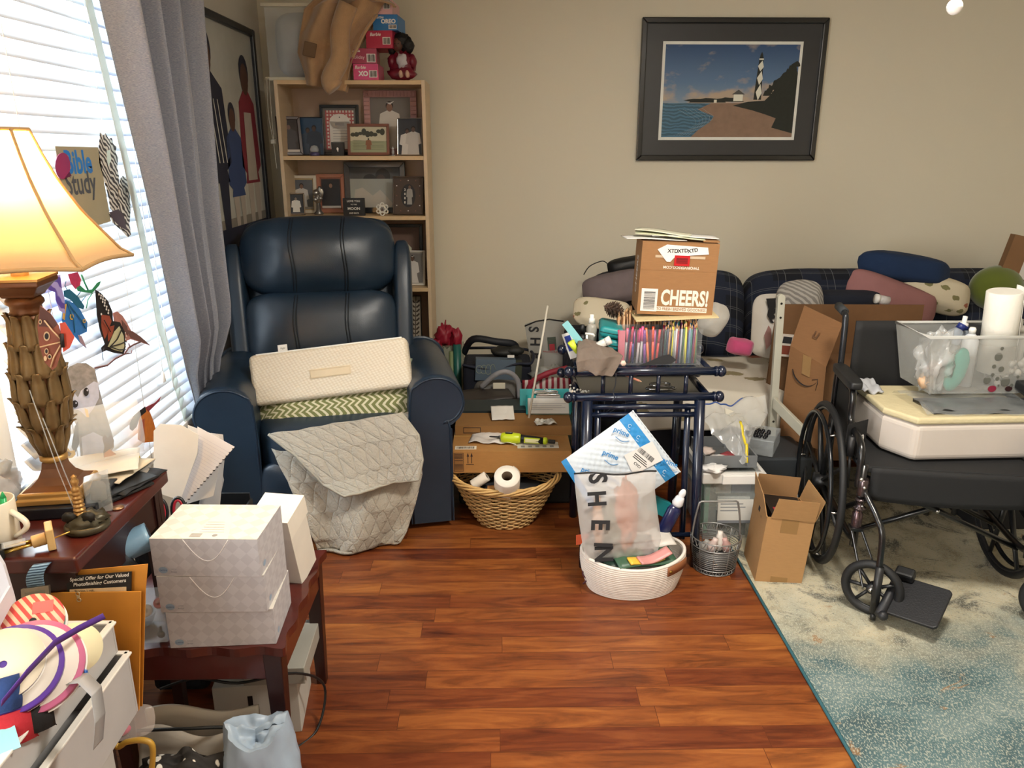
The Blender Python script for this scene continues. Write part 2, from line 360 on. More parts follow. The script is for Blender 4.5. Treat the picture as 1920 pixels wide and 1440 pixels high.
O('drape', MB().grid(120, 30, cfn), curtfab(), cu, sol=.003)
def lfn(u, v):
    z = CT+(CB-CT)*v; y0, y1 = cyl_(z); y0 += .12*max(0, min(1, (.92-z)/.3)); x, y, _ = cfn(.008, v)
    return (x-.012-.02*u+.006*sin(v*7), y-.012-.085*(1-u), z)
O('lining', MB().grid(6, 30, lfn), K('#d8dcd6', .8, tl=.5), cu, sol=.002)
# ---------------------------------------------------------------- family poster on the left wall
def person(mb, x, z, h, sk, cl, y, w=1, hair=None, legs=None):
    r = h*.085
    if hair is not None: mb.disc(x, z+h-r*.8, r*1.0, r*1.15, y-.0003, hair)
    mb.disc(x, z+h-r*1.25, r*.82, r*1.05, y-.0006, sk)
    b = h*.16*w
    mb.flat([(x-r*.4, z+h*.84), (x+r*.4, z+h*.84), (x+b, z+h*.76), (x+b*1.25, z+h*.4), (x+b*.8, z+h*.36), (x+b*.95, z+(h*.3 if legs is not None else 0)), (x-b*.95, z+(h*.3 if legs is not None else 0)), (x-b*.8, z+h*.36), (x-b*1.25, z+h*.4), (x-b, z+h*.76)], y-.0004, cl)
    if legs is not None:
        for s in (-1, 1): mb.flat([(x+s*b*.8, z+h*.3), (x+s*b*.1, z+h*.3), (x+s*b*.25, z), (x+s*b*.65, z)], y-.0005, legs)
po = T('framed_family_poster', 'large black-framed family portrait poster on the side wall behind the curtain', 'framed picture', M=Tr(XL+.001, 3.80, 1.0) @ R('Z', 90))
O('frame_border', MB().box(-.46, -.425, -.03, 0, 0, 1.08).box(.425, .46, -.03, 0, 0, 1.08).box(-.425, .425, -.03, 0, 0, .035).box(-.425, .425, -.03, 0, 1.045, 1.08), K('#141a24', .35), po, bev=.006)
f = MB().box(-.425, .425, -.012, -.002, .035, 1.045, 0); Y = -.0125
f.rect(-.425, .425, .035, .2, Y-.0001, 6).rect(.1, .4, .2, .72, Y-.0001, 7)
for i in range(6): f.rect(.11+.05*i, .117+.05*i, .2, .7, Y-.0002, 1)
person(f, -.25, .1, .88, 2, 3, Y-.001, 1.2, 3, 3)
for i in range(5): f.flat([(-.36+.05*i, .72), (-.352+.05*i, .72), (-.30+.05*i, .45), (-.312+.05*i, .45)], Y-.0022, 1)
person(f, .02, .12, .58, 2, 4, Y-.001, 1.1, 3, 8)
person(f, .26, .1, .82, 2, 5, Y-.001, .9, 3, 8); f.flat([(.2, .68), (.31, .68), (.33, .36), (.18, .36)], Y-.003, 8)
f.rect(-.425, .425, .035, .16, Y-.0035, 3)
O('poster_print', f, [K('#bdbdb4', .3, coat=.4), K('#cfcdc2', .5), K('#5a3e33', .6), K('#23283a', .6), K('#3a4d78', .6), K('#86303c', .6), K('#8b8478', .6), K('#c0bcb0', .6), K('#b9ada0', .6)], po)
# ---------------------------------------------------------------- lighthouse picture on the back wall
def skymat():
    m, nt, p, tc = newmat('printed_sky'); N = nt.nodes; L = nt.links
    sp = N.new('ShaderNodeSeparateXYZ'); L.new(tc.outputs['Object'], sp.inputs[0])
    cr = N.new('ShaderNodeValToRGB'); mr = N.new('ShaderNodeMapRange'); mr.inputs[1].default_value = -.12; mr.inputs[2].default_value = .24; L.new(sp.outputs[2], mr.inputs[0]); L.new(mr.outputs[0], cr.inputs[0])
    e = cr.color_ramp.elements; e[0].color = lin('#8fa0ad'); e[1].color = lin('#2c4a74'); k = e.new(.45); k.color = lin('#5d7a9c')
    mp = N.new('ShaderNodeMapping'); mp.inputs['Scale'].default_value = (5.5, 5.5, 10); L.new(tc.outputs['Object'], mp.inputs[0])
    t = N.new('ShaderNodeTexNoise'); t.inputs['Detail'].default_value = 8; t.inputs['Scale'].default_value = 1.1; L.new(mp.outputs[0], t.inputs[0])
    mr3 = N.new('ShaderNodeMapRange'); mr3.inputs[1].default_value = .12; mr3.inputs[2].default_value = -.09; mr3.inputs[3].default_value = -.10; mr3.inputs[4].default_value = .17; L.new(sp.outputs[2], mr3.inputs[0])
    ad = N.new('ShaderNodeMath'); L.new(t.outputs[0], ad.inputs[0]); L.new(mr3.outputs[0], ad.inputs[1])
    r2 = N.new('ShaderNodeValToRGB'); r2.color_ramp.elements[0].position = .5; r2.color_ramp.elements[1].position = .63; L.new(ad.outputs[0], r2.inputs[0])
    mx = N.new('ShaderNodeMix'); mx.data_type = 'RGBA'; mx.inputs[7].default_value = lin('#b3a08c'); L.new(r2.outputs[0], mx.inputs[0]); L.new(cr.outputs[0], mx.inputs[6])
    L.new(mx.outputs[2], p.inputs['Base Color']); p.inputs['Roughness'].default_value = .6; return m
lp = T('framed_lighthouse_print', 'wide black-framed picture of a diamond-patterned lighthouse on a beach, on the back wall', 'framed picture', M=Tr(1.256, YB-.001, 1.808) @ R('Y', 0))
W2, H2 = .495, .362
f = MB().plate([(-W2,-H2),(W2,-H2),(W2-.03,-H2+.03),(-W2+.03,-H2+.03)], -.03, 0).plate([(-W2,H2),(W2,H2),(W2-.03,H2-.03),(-W2+.03,H2-.03)], -.03, 0).plate([(-W2,-H2),(-W2,H2),(-W2+.03,H2-.03),(-W2+.03,-H2+.03)], -.03, 0).plate([(W2,-H2),(W2,H2),(W2-.03,H2-.03),(W2-.03,-H2+.03)], -.03, 0)
O('frame_border', f, K('#0c0e12', .25, coat=.5), lp, bev=.005)
O('mat_board', MB().box(-W2+.028, W2-.028, -.014, -.004, -H2+.028, H2-.028), K('#2b2d31', .4, coat=.3), lp)
x0, x1, z0, z1 = -.362, .357, -.238, .231
f = MB().box(x0-.015, x1+.015, -.0155, -.0142, z0-.015, z1+.015, 0); Y = -.0157
f.rect(x0, x1, z0, z1, Y, 1)
hz = -.063
f.rect(x0, x1, z0, hz, Y-.0002, 2)                                   # sea
def band(p, m, y): f.flat(p, y, m)
shore = [(-.1, hz), (-.17, -.095), (-.08, -.13), (-.1, -.16), (-.16, -.2), (-.2, z0)]
sand = shore + [(x1, z0), (x1, hz), (-.1, hz)]
f.flat(shore[:-1]+[(-.2, z0), (x1, z0), (x1, -.06)], Y-.0004, 3)
for i in range(6):
    o = i*.016; f.tube([(x+.003*sin(k*1.7), Y-.0004, z) for k, (x, z) in enumerate([tuple(p)[:2] for p in smoothpath([(-.15-o*1.6, -.088-o*.1, 0), (-.085-o*1.2, -.128-o*.25, 0), (-.10-o*1.1, -.155-o*.35, 0), (-.16-o, -.195-o*.2, 0), (-.215-o, -.228, 0)], 5)])], .0016-.0001*i, 4, 4, flat=.25)
def blob(cx, cz, rx, rz, n, m, y, sd, fl=True):
    rr = random.Random(sd); P = []
    for i in range(n):
        a = 2*pi*i/n; k = 1+rr.uniform(-.28, .28); P.append((cx+rx*cos(a)*k, max(cz+rz*sin(a)*k, cz-.25*rz) if fl else cz+rz*sin(a)*k))
    f.flat(P, y, m)

blob(-.13, -.055, .11, .018, 20, 6, Y-.0007, 11); blob(.0, -.05, .07, .02, 16, 6, Y-.0008, 12)
f.flat([(.02,-.052),(.02,-.02),(.045,-.005),(.07,-.02),(.07,-.052)], Y-.0009, 7); f.flat([(.01,-.018),(.045,.006),(.08,-.018)], Y-.001, 9); f.rect(-.085, -.07, -.06, -.045, Y-.001, 7)
hill = [(.02, -.075), (.1, -.055), (.19, -.05), (.22, -.02), (.255, .03), (.27, .07), (.3, .1), (.325, .125), (.345, .115), (x1, .09), (x1, z0+.02), (.24, z0+.05), (.26, -.14), (.2, -.12), (.13, -.1)]
f.flat(hill, Y-.0011, 6)
for i in range(14): blob(.2+.011*i, -.02+.011*i+.004*(i % 3), .022, .02, 9, 6, Y-.0012-.00001*i, 20+i)
lx = lambda t: .150-.004*t
f.flat([(.128,-.045),(.17,-.045),(.165,.155),(.142,.155)], Y-.0016, 6)
for (a, b) in ((-.048, .035), (.03, .1), (.098, .152)):
    c = (a+b)/2; f.flat([(.152, a), (.17, c-.005), (.16, b), (.138, c)], Y-.0018, 7)
f.rect(.142, .166, .155, .162, Y-.0018, 7); f.flat([(.143,.162),(.165,.162),(.16,.182),(.154,.195),(.148,.182)], Y-.0018, 6)
O('lighthouse_print', f, [K('#e4e4dc', .5), skymat(), wavemat('printed_sea', '#2f5468', '#44708a', 18, 'Z', 6, .5, 0), K('#8a6f5b', .6, n=(.12, 30)), K('#b8c4c8', .5), K('#b0947f', .6, n=(.1, 20)), K('#23261f', .7, n=(.15, 60)), K('#e3e2d2', .6), K('#84807f', .6), K('#4d4c48', .6)], lp)
# pull chain
cp_ = at(1790, 13, 1.5)
pc = T('pull_chain', 'white ball on a thin chain hanging at the top right before the wall', 'pull chain', cp_)
O('ball', MB().ball((0,0,0), .0135), K('#f3f0ea', .3), pc)
O('chain', MB().tube([(0,0,.012), (0,0,ZC-cp_.z)], .0012, 6), CHROME, pc)
# ================================================================ BOOKSHELF
BX0, BX1, BY0, BY1, BH = -1.105, -.36, 4.10, 4.385, 1.835
BIR = K('#d2ba9a', .5, n=(.06, 3), st=(1, 1, 9)); BED = K('#d3b58a', .5)
bk = T('bookcase', 'tall narrow birch bookcase full of framed photos behind the blue recliner', 'bookcase', ((BX0+BX1)/2, BY0, 0)); hb = (BX1-BX0)/2; db = BY1-BY0
for s in (-1, 1): O('side_panel', MB().box(s*hb-(.018 if s > 0 else 0), s*hb+(.018 if s < 0 else 0), .001, db, 0, BH, 0), BIR, bk, bev=.001)
O('back_panel', MB().box(-hb+.018, hb-.018, db-.006, db, .06, BH-.02), K('#b8a08c', .6, n=(.05, 4)), bk)
SZ = [BH-.001, 1.475, 1.175, .80, .45, .08]
for z in SZ: O('top_panel' if z > 1.8 else 'shelf', MB().box(-hb+.018, hb-.018, 0, db-.006, z-.02, z), BED, bk, bev=.001)
O('plinth', MB().box(-hb+.018, hb-.018, .02, .035, 0, .06), BIR, bk)
"""frames on the shelves: measured by left/right/top edge in the photo at depth y, standing on the shelf"""
def frame(u0, u1, vt, shelf, y, label, bw, bc, photo, matc=None, mw=0, lean=7, yaw=0, cat='framed photo', group=None, extra=None, name='photo_frame', bev=.002, coat=.3, th=.015):
    z = SZ[shelf]; a = at(u0, 300 if shelf == 1 else 400, y); b = at(u1, 300 if shelf == 1 else 400, y); 
    q = {1: 288, 2: 400, 3: 535, 4: 640}[shelf]; a = at(u0, q, y); b = at(u1, q, y); t = at((u0+u1)/2, vt, y)
    W = (b.x-a.x)/cos(radians(yaw)); H = (t.z-z)/cos(radians(lean)); c = ((a.x+b.x)/2, y, z+.001)
    r = T(name, label, cat, M=Tr(*c) @ R('Z', yaw) @ R('X', -lean), group=group); w = W/2
    f = MB().plate([(-w,0),(w,0),(w-bw,bw),(-w+bw,bw)], -th, 0).plate([(-w,H),(w,H),(w-bw,H-bw),(-w+bw,H-bw)], -th, 0).plate([(-w,0),(-w,H),(-w+bw,H-bw),(-w+bw,bw)], -th, 0).plate([(w,0),(w,H),(w-bw,H-bw),(w-bw,bw)], -th, 0)
    if extra: extra(f, w, H, th)
    O('frame_border', f, bc if isinstance(bc, list) else [bc], r, bev=bev)
    i = w-bw+.001; p = MB().box(-i, i, -th*.45, -.001, bw-.001, H-bw+.001, 0)
    x = i-mw; z0, z1 = bw+mw, H-bw-mw; cols = [matc or photo[0], photo[0]]+list(photo[1])
    if mw: p.rect(-x, x, z0, z1, -th*.45-.0006, 1)
    photo[2](p, -x, x, z0, z1, -th*.45-.0009)
    O('photo_print', p, cols, r)
    O('easel_back', MB().hexa([(-.02,-.001,H*.6),(.02,-.001,H*.6),(.02,.002,H*.6),(-.02,.002,H*.6)][::1]+[(-.02,-.0005,H*.65),(.02,-.0005,H*.65),(.02,.002,H*.65),(-.02,.002,H*.65)]), BLACK, r)
    return r
def kk(*h): return [K(x, .5) for x in h]
def ph_two(p, a, b, z0, z1, y):   # two children close together
    h = z1-z0; person(p, a+(b-a)*.38, z0, h*.72, 2, 3, y, 1.6, 5); person(p, a+(b-a)*.64, z0-.001*0, h*.78, 2, 4, y-.0015, 1.5, 5)
def ph_one(p, a, b, z0, z1, y):
    h = z1-z0; person(p, (a+b)/2, z0, h*.86, 2, 3, y, 1.5, 5); p.rect(a, b, z0, z0+h*.08, y-.0012, 4)
def ph_land(p, a, b, z0, z1, y):
    h = z1-z0; w = b-a; p.rect(a, b, z0, z0+h*.45, y, 2)
    rr = random.Random(4)
    for i in range(9): x = a+w*(.08+.1*i); k = rr.uniform(.1, .25); p.disc(x, z0+h*.78+rr.uniform(-.1, .05)*h, w*.07, h*k*.6, y-.0002-.00002*i, 3, n=9)
    for i in range(7): p.flat([(a+w*.05, z0+h*(.1+.06*i)), (b-w*.05, z0+h*(.12+.05*i)), (b-w*.1, z0+h*(.13+.05*i)), (a+w*.1, z0+h*(.12+.06*i))], y-.0004, 4)
    person(p, a+w*.5, z0+h*.12, h*.45, 3, 5, y-.0006, 1.4)
# shelf one
g1 = 'framed photos on the upper shelf'
frame(526, 566, 219, 1, 4.21, 'brown carved wooden photo frame angled at the far left of the upper shelf', .016, K('#3a2620', .35), (K('#2e2320'), kk('#6b4a3c', '#2c2326', '#c9c0b8', '#15100e'), ph_one), yaw=26, lean=9, group=g1)
frame(561, 609, 220, 1, 4.27, 'dark blue photo of two children beside the brown carved frame', .004, K('#1b2430', .3), (K('#22405f', .35), kk('#4b362f', '#3c4a5c', '#283445', '#120e0e'), ph_two), lean=6, group=g1)
def ph_note(p, a, b, z0, z1, y):
    n = 9
    for i in range(n): p.rect(a+(b-a)*i/n, a+(b-a)*(i+.45)/n, z0, z1, y, 2); 
    for i in range(n+2): p.rect(a, b, z0+(z1-z0)*i/(n+2), z0+(z1-z0)*(i+.4)/(n+2), y-.0001, 2)
    c = (a+b)/2; w = (b-a)*.36; h = z1-z0
    p.rect(c-w, c+w, z0+.004, z0+h*.72, y-.0004, 3).disc(c, z0+h*.72, w, h*.2, y-.0004, 3).disc(c, z0+h*.83, .003, y=y-.0006, m=4)
    for i in range(6): p.rect(c-w*.7, c+w*.7, z0+h*(.2+.07*i), z0+h*(.21+.07*i), y-.0006, 5)
    p.rect(c-w*.45, c+w*.45, z0+h*.62, z0+h*.68, y-.0006, 5)
frame(604, 676, 197, 1, 4.30, 'black frame holding a white tag-shaped note on red gingham', .016, K('#14161a', .35), (K('#d9cfc6'), kk('#b45a5a', '#e2ddd4', '#2a2528', '#8f8a88'), ph_note), matc=K('#6f6a66'), mw=.012, lean=5, cat='framed note')
def ph_girl(p, a, b, z0, z1, y):
    h = z1-z0; w = b-a; person(p, a+w*.48, z0, h*.9, 2, 3, y, 1.35, 5); p.flat([(a+w*.4, z0+h*.9), (a+w*.5, z0+h*.86), (a+w*.6, z0+h*.93), (a+w*.5, z0+h*.9)], y-.001, 4)
    p.flat([(a+w*.2, z0), (a+w*.8, z0), (a+w*.66, z0+h*.42), (a+w*.34, z0+h*.42)], y-.0011, 3)
def ruffle(f, w, H, th):
    n = 15
    for i in range(n):
        x = -w+2*w*(i+.5)/n; f.tube([(x, -th-.001, H-.004), (x, -th-.001, H-.03)], .004, 6); 
        z = H*(i+.5)/n
        for s in (-1, 1): f.tube([(s*(w-.004), -th-.001, z), (s*(w-.03), -th-.001, z)], .004, 6)
frame(686, 784, 170, 1, 4.33, 'large pleated pink frame with a portrait of a girl in white', .034, K('#b98d8a', .6), (K('#77706a'), kk('#8a6450', '#d8d0c4', '#e3ddd6', '#2a201c'), ph_girl), lean=4, group=g1, extra=ruffle)
frame(653, 731, 233, 1, 4.20, 'reddish wooden frame with a landscape photo before the pink frame', .014, K('#7d4a38', .45), (K('#c9c2a6'), kk('#9da07e', '#3a3b2c', '#6e6f54', '#8c5a3c'), ph_land), lean=9, group=g1)
frame(746, 793, 222, 1, 4.17, 'thin silver frame of a child holding a baby, right end of upper shelf', .004, K('#c9c4bb', .25, 1), (K('#34363d'), kk('#5a443c', '#cfcac4', '#bdb8b2', '#1c1614'), ph_two), lean=8, yaw=-6, group=g1)
def boxthing(name, label, cat, u0, u1, vt, shelf, y, d, mats, art=None, group=None, yaw=0):
    z = SZ[shelf]; q = {0: 150, 1: 288, 2: 400}[shelf]; a = at(u0, q, y); b = at(u1, q, y); t = at((u0+u1)/2, vt, y); w = (b.x-a.x)/2; H = t.z-z
    mb = MB().box(-w, w, 0, d, 0, H)
    if art: art(mb, w, H)
    return O(name, mb, mats, loc=((a.x+b.x)/2, y, z+.001), rot=(0, 0, radians(yaw)), label=label, cat=cat, group=group, bev=0)
boxthing('jewellery_box', 'small black display box with a silver pendant before the gingham note', 'box', 622, 645, 267, 1, 4.16, .03, [K('#101114', .4), K('#c8c6c0', .3, 1)], lambda m, w, H: (m.disc(0, H*.5, .005, .008, -.0006, 1), m.disc(.001, H*.36, .0025, .005, -.0008, 1)))
sg = T('snow_globe', 'little clear glass dome with a violet base between the two dark photos', 'ornament', (at(590, 288, 4.15).x, 4.15, SZ[1]))
O('base', MB().lathe([(.024, 0), (.026, .01), (.02, .018)], 18), K('#4a4670', .3), sg); O('dome', MB().lathe([(.019, .018), (.023, .03), (.016, .048), (.001, .053)], 18), CLEAR, sg)
gf = T('glass_figurine', 'tiny clear glass figurine between landscape photo and silver frame', 'ornament', (at(737, 288, 4.15).x, 4.15, SZ[1]))
O('foot', MB().lathe([(.012, 0), (.012, .004), (.004, .006)], 14), CLEAR, gf); O('body', MB().lathe([(.004, .006), (.008, .018), (.004, .028), (.007, .038), (.001, .046)], 14), CLEAR, gf)
# shelf two
g2 = 'framed photos on the middle shelf'
frame(540, 596, 330, 2, 4.28, 'cream marbled frame with a gold inner line at the left of the middle shelf', .016, K('#cfc6b4', .5), (K('#5c6066'), kk('#7a5a48', '#c9c4bc', '#8f8678', '#201a18'), ph_one), matc=K('#b49a6a'), mw=.006, lean=8, group=g2)
frame(541, 572, 363, 2, 4.17, 'smallest bronze frame, leaning before the cream marbled frame', .007, K('#6f6152', .3, .6), (K('#2d2f35'), kk('#8a7a6c', '#d6d4cc', '#3a3a40', '#1a1a1c'), ph_one), lean=8, yaw=12, group=g2)
an = T('silver_baby_figurine', 'silver sleeping baby ornament between cream and terracotta frames', 'figurine', (at(597, 400, 4.2).x, 4.215, SZ[2]))
O('pedestal', MB().lathe([(.024, 0), (.026, .008), (.014, .02), (.011, .06)], 16), K('#8d8a86', .3, .8), an)
O('baby_body', MB().ball((0,0,.082), (.02,.018,.026), dn=.15).ball((-.008,-.006,.112), (.018,.017,.018)).ball((.014,-.012,.085), (.014,.01,.01)).ball((-.012,-.014,.078), (.012,.009,.012)), K('#a8a5a0', .28, .85), an)
O('wing', MB().ball((.01,.012,.115), (.02,.006,.03), dn=.3), K('#98958f', .3, .8), an)
frame(597, 649, 327, 2, 4.30, 'wide terracotta wooden frame with a dark photo of a small figure', .02, K('#a3694f', .5), (K('#22252c'), kk('#8a6a55', '#1c1e26', '#c4c0b8', '#0e0e10'), ph_one), matc=K('#8c5744'), mw=.006, lean=5, group=g2)
def ph_big(p, a, b, z0, z1, y):
    w = b-a; h = z1-z0; p.disc(a+w*.66, z0+h*.78, w*.15, h*.2, y, 4).disc(a+w*.62, z0+h*.7, w*.09, h*.13, y-.0003, 2).disc(a+w*.4, z0+h*.72, w*.13, h*.12, y-.0001, 4)
    p.rect(a, a+w*.9, z0, z0+h*.72, y-.0006, 3); p.flat([(a+w*.05, z0), (a+w*.1, z0+h*.45), (a+w*.25, z0+h*.5), (a+w*.45, z0+h*.3), (a+w*.6, z0+h*.45), (a+w*.85, z0+h*.1), (a+w*.8, z0)], y-.0009, 5)
frame(649, 762, 304, 2, 4.29, 'largest black frame with a faded photo of a couple on the middle shelf', .03, K('#12161c', .3, coat=.4), (K('#4c4c4c'), kk('#3a2c28', '#9c9e96', '#17171a', '#b4aea2'), ph_big), lean=5, group=g2)
def art_love(m, w, H):
    m.text('LOVE YOU', .0135, 0, H*.83, -.0006, 1, sx=1.05, bold=.02).text('TO THE', .009, 0, H*.64, -.0006, 1, bold=.02).text('MOON', .0185, 0, H*.4, -.0006, 1, sx=1.1, bold=.03).text('AND BACK', .010, 0, H*.14, -.0006, 1, bold=.02)
boxthing('block_sign', 'black block sign reading LOVE YOU TO THE MOON AND BACK', 'sign', 644, 684, 372, 2, 4.13, .025, [K('#17181b', .5), K('#e2ded4', .6)], art_love)
fl = T('flower_picture', 'small white flower-shaped frame at the foot of the large black frame', 'photo frame', (at(717, 400, 4.13).x, 4.13, SZ[2]+.034))
f = MB()
for i in range(6): a = 2*pi*i/6+pi/6; f.tube(arcpts((.023*cos(a), 0, .023*sin(a)), .0095, 0, 360, 12), .0038, 6)
f.tube(arcpts((0,0,0), .0165, 0, 360, 24), .004, 8)
O('petal_border', f, K('#dcd8cc', .4), fl); O('photo_print', MB().disc(0, 0, .016, y=0, n=20).disc(.0, -.003, .006, .009, -.0006, 1), kk('#8e8a86', '#5c4a40'), fl)
def ph_2000(p, a, b, z0, z1, y):
    c = (a+b)/2; zc = (z0+z1)/2; w = (b-a)/2; h = (z1-z0)/2
    p.disc(c, zc, w*.52, h*.66, y, 2, n=22); person(p, c+w*.1, zc-h*.5, h*1.1, 3, 4, y-.0005, .9, 5)
    for i, ch in enumerate('2000'): p.text(ch, .016, c-w*.22, zc+h*(.33-.24*i), y-.004, 6, bold=.03)
    rr = random.Random(3)
    for i in range(12):
        t = 2*pi*i/12; p.disc(c+w*.82*max(-1, min(1, 1.3*cos(t))), zc+h*.86*max(-1, min(1, 1.3*sin(t))), .003, y=y-.0006, m=6 if i % 2 else 7, n=8)
frame(737, 795, 332, 2, 4.17, 'ornate dark bronze frame with white 2000 numerals and an oval photo', .008, K('#4a3b30', .4, .3), (K('#4b3c32', .5, .2), kk('#1c1e22', '#6a5446', '#9a9892', '#17120f', '#e8e4da', '#7a5140'), ph_2000), lean=9, yaw=-8, group=g2)
# shelf three and four, seen beside the recliner
def ph_leaf(p, a, b, z0, z1, y):
    c = (a+b)/2; w = b-a; h = z1-z0; p.flat([(a+w*.2, z0+h*.1), (a+w*.8, z0+h*.12), (a+w*.82, z0+h*.6), (a+w*.7, z0+h*.72), (a+w*.5, z0+h*.66), (a+w*.3, z0+h*.72), (a+w*.18, z0+h*.6)], y, 2)
    p.text('WELCOME', .014, c-.01, z0+h*.5, y-.0005, 4, bold=.02)
    for i in range(6): t = 2*pi*i/6; p.disc(a+w*.68+.012*cos(t), z0+h*.6+.012*sin(t), .008, .005, y-.0006, 3, rot=t)
frame(700, 795, 421, 3, 4.30, 'black frame with a brown mat and a pale leafy card, just right of the headrest', .018, K('#131519', .4), (K('#6e5447'), kk('#c8c8b0', '#8f9a58', '#5c5a44', '#2a201c'), ph_leaf), lean=4, cat='framed card')
frame(752, 798, 471, 3, 4.18, 'white frame with a wedding photo of a woman in a gown', .008, K('#d9d5cb', .4), (K('#6f6c68'), kk('#5e4638', '#d6d2cc', '#b0aaa4', '#1a1412'), ph_girl), matc=K('#b9b4aa'), mw=.006, lean=7, yaw=-5)
def ph_fern(p, a, b, z0, z1, y):
    w = b-a; h = z1-z0; p.flat([(a+w*.62, z0), (a+w*.66, z0), (a+w*.76, z1), (a+w*.72, z1)], y, 2)
    for i in range(9):
        z = z0+h*(.15+.09*i); x = a+w*(.64+.01*i)
        for s in (-1, 1): p.flat([(x, z), (x+s*w*.2, z+h*.07), (x+s*w*.24, z+h*.04), (x+s*w*.1, z-h*.01)], y-.0002-.0001*(s > 0), 2)
    p.rect(a+w*.04, a+w*.4, z0+h*.1, z0+h*.75, y-.0006, 3)
frame(757, 792, 556, 4, 4.22, 'dark-framed leaf print on the lowest visible shelf beside the recliner', .004, K('#1c1a18', .4), (K('#a89f8f'), kk('#3c3026', '#cfcabb', '#222', '#222') if 0 else kk('#3c3026', '#cfcabb', '#2a2a2a', '#2a2a2a'), ph_fern), lean=5, cat='framed print')
# on top of the bookcase
TZ = BH
sb = T('storage_bag', 'clear zipped blanket bag with cream piping standing on the bookcase, left of the tan coat', 'storage bag', (-.985, 4.24, TZ))
O('folded_blanket', cushion(.26, .17, .31, 3, wr=.05, M=Tr(0, 0, .17)), K('#b9bbbb', .5, .1, b=(.5, 12)), sb)
def bagf(u, v):
    x = (u-.5)*.30; return (x, -.085-.025*sin(pi*u)*sin(pi*v)+.008*ns(u*7, v*9), .015+.32*v)
O('clear_panel', MB().grid(16, 18, bagf), K('#dfe6ea', .12, a=.3, n=(0, 1), sp=.9), sb)
O('piping', MB().box(-.17, .12, -.10, -.088, 0, .016).box(-.165, .19, -.10, -.085, .335, .352), K('#d8d2bd', .5), sb, bev=.003)
O('drawcord', MB().tube(smoothpath([(-.16, -.105, .01), (-.155, -.15, -.16), (-.145, -.14, -.3), (-.14, -.14, -.42)]), .002, 5).tube(smoothpath([(-.15, -.105, .01), (-.14, -.15, -.18), (-.142, -.14, -.3)]), .002, 5).box(-.155, -.135, -.15, -.13, -.3, -.28), K('#b5b2a6', .6), sb)
# tan fleece coat draped over the shelf edge
TAN = K('#b08d68', .95, n=(.08, 30), b=(.4, 160), sh=.4)
ct = T('tan_fleece_coat', 'tan fleece coat slumped over the top of the bookcase', 'coat', (0, 4.16, TZ))
def prof(pts, t):
    t = max(0, min(.9999, t))*(len(pts)-1); i = int(t); k = t-i; k = k*k*(3-2*k); return pts[i]*(1-k)+pts[i+1]*k
LE = [at(u, v, 4.1) for u, v in ((600, -6), (572, 20), (562, 60), (558, 100), (572, 140), (575, 160))]
RE = [at(u, v, 4.1) for u, v in ((742, 12), (725, -2), (700, 40), (668, 90), (655, 130), (648, 172))]
def coatf(u, v):
    lx_ = prof([p.x for p in LE], v); rx_ = prof([p.x for p in RE], v); lz = prof([p.z for p in LE], v); rz = prof([p.z for p in RE], v)
    x = lx_+(rx_-lx_)*u; z = lz+(rz-lz)*u; fold = .03*sin(u*13+v*2.5)+.02*ns(u*5, v*4)
    return (x, -.10-.05*sin(pi*u)+fold+.03*v, z-TZ)
def coatb(u, v):
    x, y, z = coatf(u, v); return (x, max(y+.05+.14*sin(pi*u)*(1-v)**.5, -.07 if z < 0 else y+.03), z)
mb = MB().grid(40, 26, coatf).grid(20, 14, coatb)
O('coat_body', mb, TAN, ct, sol=.008)
sl0 = [at(*p, 4.03) for p in ((655, 10), (640, 60), (640, 110), (622, 150), (632, 168))]
O('sleeve', MB().tube(smoothpath([(p.x, -.16, p.z-TZ) for p in sl0]), [.045]*24+[.03], 14), TAN, ct)
O('coat_pocket', MB().box(-.03, .03, -.006, .004, -.035, .03), K('#6e563f', .9), ct, bev=.004, M=Tr(at(581, 92, 3.99)-Vector((0, 4.16, TZ))) @ R('Y', 14))
O('coat_collar', MB().tube(smoothpath([(at(710, 20, 4.1).x, -.14, .28), (at(690, 45, 4.1).x, -.18, .2), (at(668, 90, 4.1).x, -.18, .09)]), .014, 8, flat=.5), TAN, ct)
# doll boxes
def dollbox(u0, u1, v0, v1, yaw, col, label, art, y=4.11, base=None, top=None):
    a = at(u0, v1, y); b = at(u1, v1, y); w = (b.x-a.x)/2; H = (at(u0, v0, y).z-a.z) if base is None else top-base; z = a.z if base is None else base
    mb = MB().box(-w, w, 0, .2, 0, H); art(mb, w, H)
    return O('doll_box', mb, [col, K('#ece8e2', .5), INK, K('#e9c9cf', .5)], M=Tr((a.x+b.x)/2, y, z) @ R('Z', yaw), label=label, cat='box', group='doll boxes stacked on the bookcase', bev=0)
Yt = -.0006
def bars(m, x0, x1, z0, z1): m.rect(x0, x1, z0, z1, Yt, 1).barcode(x0+.003, x1-.003, z0+.003, z1-.003, Yt*2, 2)
zs = [TZ+.001, TZ+.075, TZ+.146, TZ+.226, TZ+.297, TZ+.362]
dollbox(655, 703, 0, 0, 0, K('#d2457c', .4), 'hot pink doll box marked XO, lowest of the stack', lambda m, w, H: (m.text('Barbie', .021, -w*.45, H*.78, Yt, 1, sh=.3, bold=.02), m.text('XO', .03, -w*.2, H*.38, Yt, 1, bold=.05), bars(m, w*.25, w*.9, H*.15, H*.6)), base=zs[0], top=zs[1]-.001)
dollbox(650, 701, 0, 0, 4, K('#a02a4f', .4), 'dark pink Holiday doll box directly on the hot pink one', lambda m, w, H: (m.text('Barbie', .016, -w*.55, H*.82, Yt, 1, sh=.3, bold=.02), m.text('Holiday', .022, -w*.42, H*.42, Yt, 3, bold=0), bars(m, w*.25, w*.9, H*.1, H*.65)), base=zs[1], top=zs[2]-.001)
